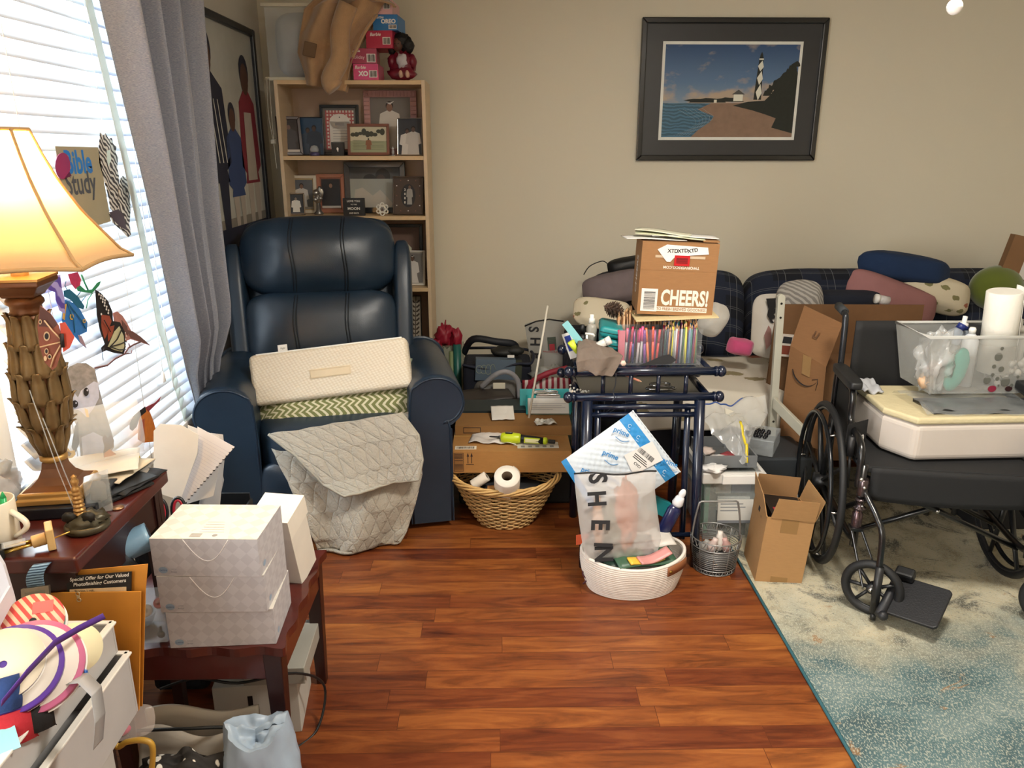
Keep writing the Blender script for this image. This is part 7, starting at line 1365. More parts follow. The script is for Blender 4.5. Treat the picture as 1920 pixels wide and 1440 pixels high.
# ================================================================ NAVY STAND with art supplies
NV = K('#111a2e', .25, coat=.4, n=(.1, 8))
SX0, SX1, SY0, SY1 = .285, .765, 2.66, 2.98
st = T('navy_rack_stand', 'navy lacquered bamboo-style two-tier stand carrying the pencil boxes', 'stand', ((SX0+SX1)/2, SY0, 0)); hx = (SX1-SX0)/2; dy = SY1-SY0
for nm, z in (('upper_rail', .748), ('lower_rail', .652)):
    for y in (0, dy):
        O(nm, MB().tube([(-hx-.03, y, z), (hx+.03, y, z)], .0155, 14), NV, st)
        for s in (-1, 1): O('rail_knob', MB().ball((s*(hx+.035), y, z), (.018, .021, .021)).tube([(s*(hx+.012), y, z), (s*(hx+.02), y, z)], .019, 14), NV, st)
for s in (-1, 1):
    O('side_rail', MB().tube([(s*(hx-.005), 0, .748), (s*(hx-.005), dy, .748)], .012, 10), NV, st); O('side_rail', MB().tube([(s*(hx-.005), 0, .652), (s*(hx-.005), dy, .652)], .012, 10), NV, st)
O('upper_shelf', MB().box(-hx+.005, hx-.005, .01, dy-.01, .742, .752), NV, st)
O('lower_shelf', MB().box(-hx+.005, hx-.005, .01, dy-.01, .640, .650), NV, st)
mb = [(-.15, 0), (-.05, 0), (.05, 0), (.15, 0)]
for x, y in mb: O('spindle', MB().tube([(x, y, .66), (x, y, .74)], .008, 8), NV, st)
for s in (-1, 1):
    for y0_, y1_ in ((0, -.07), (dy, dy+.03)): O('leg', MB().tube([(s*(hx-.035), y0_, .64), (s*(hx-.03), y1_, .0)], [.020, .017], 12), NV, st)
    O('inner_post', MB().tube([(s*(hx-.075), .01, .62), (s*(hx-.075), -.04, .10)], .012, 8), NV, st)
for z in (.615, .585, .12): O('cross_bar', MB().tube([(-hx+.04, -.002-.045*(z < .2), z), (hx-.04, -.002-.045*(z < .2), z)], .010, 8), NV, st)
SZT = .754
# pencil boxes
PCOL = ['#1d3f3a', '#1b2a4a', '#b98762', '#141414', '#d9cf2e', '#8f9a94', '#c9c4cf', '#8c1f2c', '#3a3276', '#a6a9b4', '#1d4a30', '#b5b0a0', '#e0d640', '#3a5a8a', '#7f95ad', '#2a6a66', '#6b2a5a', '#a0522d', '#5b7a4a', '#7a3a2a', '#c46a3a', '#2f6f8f', '#4a2f6f', '#9c8a3a']
WOODT = K('#c79e72', .6)
def pencilrow(n, x0, x1, y, z, h, lab, grp, seed, tip=True, jit=.004, cols=PCOL):
    rr = random.Random(seed)
    for i in range(n):
        c_ = cols[i % len(cols)]; x = x0+(x1-x0)*(i+.5)/n; hh = h*(1+rr.uniform(-.08, .05)); x2 = x+rr.uniform(-jit, jit)
        mb = MB().tube([(0,0,0),(x2-x,0,hh-.018)], .0037, 6, 0).tube([(x2-x,0,hh-.018),(x2-x,0,hh-.004)], [.0037, .0014], 6, 1).tube([(x2-x,0,hh-.004),(x2-x,0,hh)], [.0014, .0003], 6, 0)
        O('coloured_pencil', mb, [K(c_, .35), WOODT], loc=(x, y+rr.uniform(-.003, .003), z), label=lab, cat='pencil', group=grp)
bxl, bxr = at(1161, 680, 2.70).x, at(1316, 680, 2.70).x
xm = at(1244, 680, 2.70).x
def acbox(lab, x0, x1, y0, y1, z, h):
    t = T('acrylic_box', lab, 'plastic box', ((x0+x1)/2, y0, z)); w = (x1-x0)/2; d = y1-y0; C_ = K('#d6dade', .08, a=.06, n=(0, 1), sp=.7)
    O('clear_walls', MB().box(-w, w, 0, .002, 0, h).box(-w, w, d-.002, d, 0, h).box(-w, -w+.002, 0, d, 0, h).box(w-.002, w, 0, d, 0, h), C_, t); O('box_floor', MB().box(-w, w, 0, d, 0, .003), C_, t); return t
acbox('clear box of pens and markers at the left on the navy stand', bxl, xm-.002, 2.72, 2.80, SZT, .135)
acbox('clear box of coloured pencils at the right on the navy stand', xm, bxr, 2.72, 2.80, SZT, .135)
acbox('clear box packed with wooden pencils behind the pen box', bxl+.0, bxr-.04, 2.805, 2.90, SZT, .135)
pencilrow(19, xm+.006, bxr-.012, 2.735, SZT+.004, .150, 'coloured pencil standing point up in the front row of the right clear box', 'coloured pencils in the front row', 3)
pencilrow(18, xm+.006, bxr-.012, 2.758, SZT+.004, .165, 'coloured pencil standing in the second row of the right clear box', 'coloured pencils in the second row', 4, cols=PCOL[7:]+PCOL[:7])
pencilrow(18, xm+.006, bxr-.012, 2.780, SZT+.004, .172, 'coloured pencil standing in the third row of the right clear box', 'coloured pencils in the third row', 5, cols=PCOL[13:]+PCOL[:13])
WP = ['#b88a60', '#a87850', '#c29a72', '#8f6a4a']
for r in range(4): pencilrow(15, bxl+.006, xm+.02, 2.815+.02*r, SZT+.004, .178+.004*r, 'wooden pencil standing point up in the rear clear box', 'wooden pencils in the rear box', 10+r, cols=WP, jit=.008)
PEN = [('#c43a6a', 'pink pen'), ('#d4667f', 'rose pen'), ('#b02a4a', 'crimson pen'), ('#2a2f7a', 'navy pen'), ('#c03070', 'magenta pen'), ('#e05a90', 'bright pink pen'), ('#7a3a8a', 'violet pen'), ('#e8764a', 'coral marker'), ('#d84a2a', 'red orange marker'), ('#c23a3a', 'red marker')]
for i, (c_, nm) in enumerate(PEN):
    x = bxl+.012+(xm-bxl-.03)*i/9; lean = (-.012, .006, .01, -.004, .008, .003, -.006, -.014, -.004, .008)[i]; hh = .125+.012*((i*7) % 3)/2
    t = T('gel_pen', '%s, number of the row told by its colour, in the left clear pen box' % nm if 0 else nm + ' standing in the left clear box on the navy stand', 'pen', (x, 2.738+.006*(i % 2), SZT+.004), group='pens in the left clear box')
    O('pen_barrel', MB().tube([(0,0,0),(lean*.6,0,hh*.6)], .0048, 8), K('#cfc9cc', .2, a=.6) if i in (1, 4, 5) else K(c_, .3), t); O('pen_cap', MB().tube([(lean*.6,0,hh*.6),(lean,0,hh)], [.0056, .0045], 8), K(c_, .25), t)
for i in range(7):
    O('marker', MB().tube([(0,0,0),(.002*(i % 3),0,.118)], .0055, 8), K(['#23408f', '#6a3fa0', '#a03a8f', '#c2405a', '#3a2f6a', '#8f2f4f', '#b04a9a'][i], .35), loc=(bxl+.018+.020*i, 2.768, SZT+.004), label=['blue', 'purple', 'orchid', 'red', 'dark violet', 'wine', 'light orchid'][i]+' marker in the back row of the left clear pen box', cat='marker', group='markers behind the pens')
O('pink_sleeve', MB().box(-.006, .018, 0, .003, 0, .125), K('#d77a8a', .3, a=.8), loc=(bxl+.004, 2.726, SZT+.004), label='pink strip at the left corner of the pen box', cat='strip')
O('drawing_board', MB().box(-.16, .14, 0, .15, 0, .005), K('#c9b689', .6), M=Tr(.655, 2.725, SZT+.168) @ R('Y', -2.5) @ R('X', 3), label='thin wooden board lying across the pencil boxes under the carton', cat='board', bev=.001)
# teal cases, bottles, cloth
for i in range(3):
    t = T('pencil_case', ['lowest teal zip case stacked left of the pen box', 'middle teal zip case stacked left of the pen box', 'top teal zip case stacked left of the pen box'][i], 'pencil case', M=Tr(at(1144, 660, 2.80).x-.012, 2.74, SZT+.004+.044*i) @ R('Z', -6) @ R('Y', 10), group='teal zip cases on the navy stand')
    O('case_body', MB().box(-.042, .045, 0, .17, .004, .044), K('#188487', .5, b=(.2, 60)), t, bev=.014, bs=4); O('case_zip', MB().tube([(-.042,-.001,.024),(.045,-.001,.024)], .002, 5), K('#0c4a4c', .5), t)
def bottle(lab, x, y, z, prof_, cols, name='pump_bottle', cat='bottle', M=None, parts=('bottle_body', 'bottle_pump')):
    t = T(name, lab, cat, M=M or Tr(x, y, z)); O(parts[0], MB().lathe(prof_[0], 20), cols[0], t); O(parts[1], MB().lathe(prof_[1], 14), cols[1], t); return t
wp1 = bottle('white pump bottle standing before the teal cases', at(1101, 640, 2.72).x, 2.735, SZT, ([(.001, 0), (.017, .003), (.017, .065), (.010, .078)], [(.007, .078), (.007, .092), (.004, .093), (.004, .118), (.001, .119)]), (K('#d9d9d6', .35), K('#dcdcd8', .35)))
O('pump_spout', MB().tube([(-.006,0,.117),(.022,-.006,.115),(.027,-.007,.108)], .0042, 8), K('#dcdcd8', .35), wp1)
bottle('white spray bottle with cap behind the pump bottle', at(1112, 610, 2.80).x, 2.84, SZT, ([(.001, 0), (.02, .003), (.02, .115), (.014, .13)], [(.012, .13), (.012, .15), (.008, .152), (.008, .165), (.001, .166)]), (K('#b9b4a8', .3, a=.7), K('#dedcd4', .35)), 'spray_bottle')
bottle('small black bottle with white label left of the spray bottle', at(1092, 620, 2.80).x, 2.80, SZT, ([(.001, 0), (.017, .004), (.017, .085), (.010, .10)], [(.008, .10), (.008, .135), (.001, .136)]), (BLACK, BLACK), 'black_bottle')
bottle('little white capped tube lying right of the pump bottle', 0, 0, 0, ([(.001, 0), (.014, .002), (.014, .04)], [(.0155, .04), (.0155, .058), (.001, .059)]), (K('#cfccc6', .3), K('#dddad4', .3)), 'white_tube', 'tube', M=Tr(at(1118, 650, 2.70)) @ R('Y', 60) @ R('X', 10))
O('blue_swatch', MB().box(-.012, .014, 0, .002, -.06, .05), K('#86c4cc', .4), M=Tr(at(1074, 625, 2.74)) @ R('Y', -38), label='pale blue plastic strip leaning out left of the pump bottle', cat='strip')
O('lime_tube', MB().tube([(0,0,-.05),(0,0,.0)], [.007, .014], 12), K('#c9dc3a', .4), M=Tr(at(1070, 640, 2.72)) @ R('Y', -30), label='lime green soft tube at the far left of the navy stand', cat='tube')
O('blue_card_sleeve', MB().box(-.018, .018, 0, .004, -.05, .05, 0).box(-.012, .010, -.001, 0, -.02, .04, 1), [K('#cfd0cc', .4), K('#22398f', .4)], M=Tr(at(1070, 648, 2.78)) @ R('Y', -20), label='clear sleeve with a dark blue card at the far left of the stand', cat='sleeve')
gc_ = T('grey_microfibre_cloth', 'taupe microfibre cloth draped over the front rail of the navy stand', 'cloth', (0, 0, 0))
CL = [at(*p) for p in ((1084, 640, 2.74), (1082, 655, 2.68), (1080, 678, 2.635), (1082, 696, 2.63), (1090, 688, 2.625))]; CR_ = [at(*p) for p in ((1118, 642, 2.74), (1150, 655, 2.68), (1168, 668, 2.635), (1158, 688, 2.625), (1148, 704, 2.62))]
def gcf(u, v):
    a = Vector([prof([p[i] for p in CL], v) for i in range(3)]); b = Vector([prof([p[i] for p in CR_], v) for i in range(3)]); p = a.lerp(b, u); return (p.x, p.y-.015*sin(pi*u)-.008*sin(u*11+v*3), p.z+.012*sin(pi*u)-.022*sin(pi*u)*v*v+.004*ns(u*8, v*8))
O('cloth_body', MB().grid(40, 30, gcf), K('#6f6258', .95, b=(.3, 120), n=(.1, 30)), gc_, sol=.003)
O('cloth_end', MB().lathe([(.001, 0), (.010, 0), (.010, .012), (.001, .012)], 6, 0, Tr(at(1168, 680, 2.62)) @ R('X', 90)), K('#d9bfb0', .6), label='pinkish hexagonal cap poking out of the taupe cloth', cat='cap')
O('hair_tie', MB().tube(smoothpath([at(*p) for p in ((1155, 700, 2.62), (1154, 720, 2.625), (1150, 735, 2.63), (1152, 745, 2.625), (1148, 752, 2.625))]), .002, 6), K('#2c2e34', .6), label='thin grey cord hanging from the taupe cloth over the rails', cat='cord')
mb = MB(); rr = random.Random(12); bp = at(1088, 712, 2.68)
for i in range(34): mb.ball((rr.uniform(-.036, .036), rr.uniform(-.012, .012), abs(rr.gauss(0, .008))), .0042, 8, 5)
O('pearl_beads', mb, K('#d8d4ca', .2, coat=.5), loc=(bp.x, 2.70, .656), label='heap of white pearl beads at the left end of the lower tier', cat='beads', kind='stuff')
pencil('pencil', 'peach coloured pencil lying loose on the lower tier of the navy stand', 'pencil', tuple(at(1170, 702, 2.72)), tuple(at(1203, 716, 2.62)), .0042, (K('#b8745c', .4), K('#c79a7a', .6)))
mb = MB()
for i in range(14): a = 2*pi*i/14; mb.tube([(0,0,0),(.035*cos(a), 0, .008*sin(a)+.004*((i % 3)-1))], .003, 6)
O('keyring_bundle', MB().tube([(.055*cos(a), .02*sin(a), .0) for a in [2*pi*i/30 for i in range(30)]], .004, 6, closed=True).tube([(.04*cos(a), .02*sin(a)+.01, .012) for a in [2*pi*i/30 for i in range(30)]], .003, 6, closed=True), CHROME, loc=(at(1240, 705, 2.74).x, 2.74, .66), label='shiny metal rings lying on the lower tier behind the front rail', cat='rings')
O('black_sheet', MB().plate([(-.07,0),(.055,0),(.075,.012),(.05,.035),(.02,.03),(-.03,.012)], 0, .002), K('#17171a', .7), M=Tr(at(1230, 684, 2.675)) @ R('Y', -4) @ R('X', -10), label='torn black sheet leaning on the pen boxes above the front rail', cat='sheet')
# CHEERS carton
CM = Tr(.640, 2.76, SZT+.178) @ R('Z', -4) @ R('Y', 2); w, d, h = .272, .20, .262; CDB = K('#8f6740', .85, n=(.05, 30), b=(.1, 60), st=(1, 1, 6))
ch = T('cheers_carton', 'brown CHEERS! carton standing on the pencil boxes', 'box', M=CM); Y = -.0007
m_ = MB().box(-w/2, w/2, 0, d, 0, h, 0)
m_.text('CHEERS!', .076, w*.115, h*.235, Y, 1, sx=.60, bold=.035).rect(-w*.27, w*.42, h*.052, h*.115, Y, 1).text('TO FRESH BREWED GOODNESS', .0145, w*.08, h*.083, Y*1.8, 0, sx=.86, bold=.02)
m_.text('TWORIVERSCO.COM', .0135, w*.03, h*.665, Y, 1, rot=pi, bold=.02).rect(-w/2, w/2, h*.615, h*.6165, Y, 2)
O('carton_body', m_, [CDB, K('#d9d3c6', .6), K('#6b4a2c', .8)], ch)
O('barcode_label', MB().box(-w*.46, -w*.245, -.0014, -.0006, h*.045, h*.36).barcode(-w*.425, -w*.275, h*.07, h*.335, -.0018, 1, vert=False, seed=4), [K('#dcd9d2', .5), INK], ch)
pp2 = MB().plate([(-w*.30,h*.90),(-w*.18,h*.97),(w*.35,h*.95),(w*.37,h*.86),(w*.10,h*.83),(-w*.05,h*.83),(-w*.12,h*.74),(-w*.17,h*.74)], -.003, -.0006)
for k in range(3): pp2.text('XTD', .018, -w*.10+.035*k, h*(.885+.008*k), -.0034, 1, bold=.03, rot=.1*k)
pp2.rect(-w*.32, w*.33, h*.79, h*.825, -.0012, 2); O('torn_labels', pp2, [K('#dad7d2', .4), INK, K('#b9a68c', .5)], ch)
O('red_sticker', MB().box(-w*.07, w*.13, -.0044, -.0034, h*.69, h*.83).barcode(-w*.045, w*.105, h*.72, h*.80, -.0048, 1, vert=False, seed=9), [K('#b3161e', .35), K('#6b0a10', .5)], ch)
sm_ = MB(); MS = Tr(-w/2-.0008, d/2, 0) @ R('Z', -90); sm_.text('CHEERS', .05, 0, h*.5, 0, 0, MS @ Tr(0,0,0) , rot=pi/2, sx=.8, bold=.03); O('side_lettering', sm_, K('#d9d3c6', .6), ch)
O('top_flap', MB().box(-w*.12, w/2+.002, .10, d+.004, h, h+.003).box(w*.3, w/2+.003, .02, d, h+.003, h+.009), CDB, ch)
for i, (x, y, z, ww, dd, rz, c_, lab) in enumerate(((-.09, .07, .003, .22, .10, 8, '#d6d4cf', 'white envelope sticking out left on the CHEERS carton, lowest of the mail'), (-.03, .09, .008, .25, .11, -6, '#c6c8a8', 'pale green envelope in the mail on the CHEERS carton'), (.02, .10, .013, .24, .11, 2, '#dcdad4', 'white long envelope on top of the mail on the CHEERS carton'), (-.05, .11, .018, .20, .10, -14, '#d2d0ba', 'cream envelope crossing the mail on the CHEERS carton'))):
    O('envelope', MB().grid(10, 4, lambda u, v, i=i: ((u-.5)*ww, (v-.5)*dd, .010*(1-u)*(i == 3 or i == 1)+.002*sin(u*5))) , K(c_, .6), sol=.002, M=CM @ Tr(x, y, h+z+.003) @ R('Z', rz), label=lab, cat='envelope', group='mail on the CHEERS carton')
# ================================================================ RIGHT SIDE
def rugmat():
    m, nt, p, tc = newmat('abstract_rug_pile'); N = nt.nodes; L = nt.links
    def noi(s, d=6, dist=0, sc=(1,1,1), rough=.6):
        mp = N.new('ShaderNodeMapping'); mp.inputs['Scale'].default_value = sc; L.new(tc.outputs['Object'], mp.inputs[0]); t = N.new('ShaderNodeTexNoise'); t.inputs['Scale'].default_value = s; t.inputs['Detail'].default_value = d; t.inputs['Distortion'].default_value = dist; t.inputs['Roughness'].default_value = rough; L.new(mp.outputs[0], t.inputs[0]); return t.outputs[0]
    def ramp(f, *st):
        r = N.new('ShaderNodeValToRGB'); e = r.color_ramp.elements; e[0].position = st[0][0]; e[0].color = lin(st[0][1]); e[1].position = st[-1][0]; e[1].color = lin(st[-1][1])
        for q in st[1:-1]: k = e.new(q[0]); k.color = lin(q[1])
        L.new(f, r.inputs[0]); return r.outputs[0]
    def mth(op, a, b, c=None):
        q = N.new('ShaderNodeMath'); q.operation = op
        for i, s in enumerate((a, b, c)):
            if s is None: continue
            if isinstance(s, (int, float)): q.inputs[i].default_value = s
            else: L.new(s, q.inputs[i])
        return q.outputs[0]
    def mix(f, a, b):
        q = N.new('ShaderNodeMix'); q.data_type = 'RGBA'; L.new(f, q.inputs[0])
        for i, s in ((6, a), (7, b)):
            if isinstance(s, str): q.inputs[i].default_value = lin(s)
            else: L.new(s, q.inputs[i])
        return q.outputs[2]
    sp = N.new('ShaderNodeSeparateXYZ'); L.new(tc.outputs['Object'], sp.inputs[0])
    # teal field nearer the viewer, cream field towards the middle: woven zones of the rug
    zone = mth('ADD', mth('MULTIPLY_ADD', sp.outputs[1], -1.25, 3.15), mth('MULTIPLY_ADD', noi(2.6, 5, .4), 1.5, -.75)); zr = N.new('ShaderNodeMapRange'); zr.inputs[1].default_value = .25; zr.inputs[2].default_value = .75; L.new(zone, zr.inputs[0])
    edge = mth('SUBTRACT', sp.outputs[0], .91)
    cream = ramp(noi(7, 8, .6), (.30, '#8a8068'), (.5, '#b7ae94'), (.75, '#c6bfa8'))
    teal = ramp(noi(3.2, 8, .5), (.3, '#2b4247'), (.5, '#4d6669'), (.7, '#7c8a87'))
    base = mix(zr.outputs[0], cream, teal)
    dk_ = N.new('ShaderNodeValToRGB'); dk_.color_ramp.elements[0].position = .52; dk_.color_ramp.elements[1].position = .60; L.new(noi(4.2, 9, 1.2, rough=.75), dk_.inputs[0]); dm = mth('MULTIPLY', dk_.outputs[0], mth('SUBTRACT', 1, zr.outputs[0])); base = mix(mth('MULTIPLY', dm, .8), base, '#2e3438')  # dark rug blotches, deepened for the shade under the wheelchair
    oc = N.new('ShaderNodeValToRGB'); oc.color_ramp.elements[0].position = .64; oc.color_ramp.elements[1].position = .67; L.new(noi(5.5, 8, .9, (1, 1.6, 1)), oc.inputs[0]); base = mix(mth('MULTIPLY', oc.outputs[0], .75), base, '#8a6236')
    fl_ = N.new('ShaderNodeValToRGB'); fl_.color_ramp.elements[0].position = .52; fl_.color_ramp.elements[1].position = .60; L.new(noi(240, 2, 0, (1, .5, 1)), fl_.inputs[0])
    base = mix(mth('MULTIPLY', fl_.outputs[0], .62), base, '#b3b3a2')
    fd = N.new('ShaderNodeValToRGB'); fd.color_ramp.elements[0].position = .62; fd.color_ramp.elements[1].position = .68; L.new(noi(160, 2, 0, (.6, 1, 1)), fd.inputs[0]); base = mix(mth('MULTIPLY', fd.outputs[0], .45), base, '#22404a')
    L.new(base, p.inputs['Base Color']); p.inputs['Roughness'].default_value = .95
    b = N.new('ShaderNodeBump'); b.inputs['Strength'].default_value = .5; b.inputs['Distance'].default_value = .004; L.new(noi(260, 2), b.inputs['Height']); L.new(b.outputs[0], p.inputs['Normal']); return m
RGX = .912
rg = T('area_rug', 'teal and cream abstract area rug under the wheelchair', 'rug', (0, 0, 0)); O('rug_pile', MB().box(RGX+.004, 3.3, .4, 3.5, .0005, .009), rugmat(), rg, bev=.002)
O('bound_edge', MB().tube([(RGX, .4, .005), (RGX, 3.5, .005)], .005, 8), K('#27545c', .8), rg)
# white metal rail frame
RMt = K('#b9b7a8', .4, coat=.2)
wr_ = T('white_metal_rail', 'off-white metal upright with bolt holes and a slanting beam, between sofa and cartons', 'metal frame', (1.205, 3.19, 0))
P0 = at(1463, 552, 3.2); Pb = at(1446, 800, 3.2); ox = Vector((1.205, 3.19, 0)); a_, b_ = Pb-ox, P0-ox; 
wq = .0155; sx_ = (b_.x-a_.x)/(b_.z-a_.z)
def upr(z): return a_.x+sx_*(z-a_.z)
mb = MB(); pol = [(upr(.012)-wq, .012), (upr(.012)+wq, .012), (upr(b_.z-.012)+wq, b_.z-.012)]+[(upr(b_.z)+wq*cos(t*pi/8), b_.z-.012+wq*sin(t*pi/8)) for t in range(1, 8)]+[(upr(b_.z-.012)-wq, b_.z-.012)]
O('upright', MB().plate(pol, -.012, .012), RMt, wr_, bev=.002)
for dz in (.035, .095, .56): O('bolt', MB().lathe([(.001, -.002), (.005, -.001), (.005, .001)], 10, 0, Tr(upr(b_.z-dz), -.0125, b_.z-dz) @ R('X', 90)), K('#4a4a46', .3, .8), wr_)
q0 = at(1450, 745, 3.16)-ox; q1 = at(1520, 815, 2.95)-ox
O('slanting_beam', MB().hexa([(q0.x,q0.y,q0.z-.05),(q1.x,q1.y,q1.z-.05),(q1.x+.015,q1.y+.02,q1.z-.05),(q0.x+.015,q0.y+.02,q0.z-.05),(q0.x,q0.y,q0.z),(q1.x,q1.y,q1.z),(q1.x+.015,q1.y+.02,q1.z),(q0.x+.015,q0.y+.02,q0.z)]), RMt, wr_, bev=.002)
O('rear_foot', MB().box(upr(0)-.02, upr(0)+.02, -.012, .15, .0, .014), RMt, wr_, bev=.002)
# smile carton
AM = Tr(1.40, 3.20, .0); 
sm = T('smile_carton', 'large brown carton with a curved arrow smile mark leaning behind the wheelchair wheel', 'box', (0, 0, 0))
KB = K('#7d5836', .85, n=(.05, 30), b=(.1, 60), st=(1, 1, 6)); KB2 = K('#6a4a2c', .88, n=(.05, 30))
A = [at(u, v, y) for u, v, y in ((1473, 735, 3.20), (1549, 760, 3.08), (1549, 688, 3.08), (1482, 648, 3.20))]
for p in A: pass
th_ = Vector((.004, .006, 0)); dn_ = Vector((.0, .0, -.30))
def quad_slab(pts, t, name, par, mats, mb=None):
    mb = mb or MB(); mb.hexa([tuple(p) for p in pts]+[tuple(p+t) for p in pts]); return mb
low = [A[0]+Vector((-.01, 0, -.20)), A[1]+Vector((-.012, 0, -.20)), A[2], A[3]]
O('left_panel', quad_slab(low, th_, '', sm, KB), KB, sm)
F = [A[3], A[2], at(1580, 607, 3.10), at(1508, 573, 3.22)]
O('raised_flap', quad_slab(F, th_, '', sm, KB), KB, sm)
bp0, bp1 = at(1500, 600, 3.55), at(1775, 600, 3.40)
O('back_panel', MB().hexa([(A[3].x,3.46,.25),(1.95,3.46,.25),(1.95,3.466,.25),(A[3].x,3.466,.25),(A[3].x+.02,3.46,at(1600,570,3.46).z),(1.95,3.46,at(1650,572,3.46).z),(1.95,3.466,at(1650,572,3.46).z),(A[3].x+.02,3.466,at(1600,570,3.46).z)]), KB2, sm)
O('carton_core', MB().hexa([(A[1].x, 3.13, .20), (1.93, 3.13, .20), (1.93, 3.45, .20), (A[0].x, 3.45, .20), (A[1].x, 3.14, .60), (1.93, 3.14, .60), (1.93, 3.45, .60), (A[0].x+.01, 3.45, .60)]), KB2, sm)
nA = (A[1]-A[0]).normalized(); up_ = (A[3]-A[0]); up_ = (up_-nA*up_.dot(nA)).normalized(); nn = nA.cross(up_)
SMt = Matrix(((nA.x, -nn.x, up_.x, 0), (nA.y, -nn.y, up_.y, 0), (nA.z, -nn.z, up_.z, 0), (0,0,0,1))); SMt.translation = A[0]+nn*.013
mb = MB(); pts = [(1486, 692), (1490, 706), (1500, 718), (1512, 724), (1524, 722), (1531, 717)]; q = [local(u, v, SMt) for u, v in pts]
sq_ = smoothpath([(a, 0, b) for a, b in q], 5); mb.tube(sq_, [.0015+.0045*sin(pi*min(1, .15+i/len(sq_))) for i in range(len(sq_))], 6, 0, flat=.3)
q = [local(u, v, SMt) for u, v in ((1523, 712), (1533, 711), (1533, 718), (1529, 732))]; mb.tube([(a, 0, b) for a, b in q], .0035, 6, 0, flat=.3)
O('smile_mark', mb, INK, sm, M=SMt); 
tp = MB().flat([local(u, v, SMt) for u, v in ((1506, 664), (1522, 671), (1518, 708), (1503, 700))], -.0005, 0); O('packing_tape', tp, K('#8f7048', .3), sm, M=SMt)
F2 = [F[0], F[1], F[2], F[3]]; nF = (F[1]-F[0]).normalized(); uF = (F[3]-F[0]); uF = (uF-nF*uF.dot(nF)).normalized(); n2 = nF.cross(uF); FMt = Matrix(((nF.x, -n2.x, uF.x, 0), (nF.y, -n2.y, uF.y, 0), (nF.z, -n2.z, uF.z, 0), (0,0,0,1))); FMt.translation = F[0]+n2*.010
a, b = local(1530, 628, FMt); mb = MB()
for k in (-1, 1): mb.rect(a+k*.008-.003, a+k*.008+.003, b-.014, b+.014, -.0004, 0)
mb.rect(a-.011, a+.011, b-.014, b-.009, -.0005, 0); O('handling_mark', mb, K('#5a3c22', .8), sm, M=FMt)
O('orange_pouch', MB().box(-.03, .03, 0, .01, -.05, .05, 0).rect(-.025, .02, -.04, .0, -.0006, 1).rect(-.02, .02, .01, .04, -.0006, 2), [K('#cfc6bc', .6), K('#7a3a2a', .6), K('#28282c', .6)], M=Tr(at(1474, 648, 3.3)) @ R('Y', 6), label='white and orange printed packet between the rail and the smile carton', cat='packet')
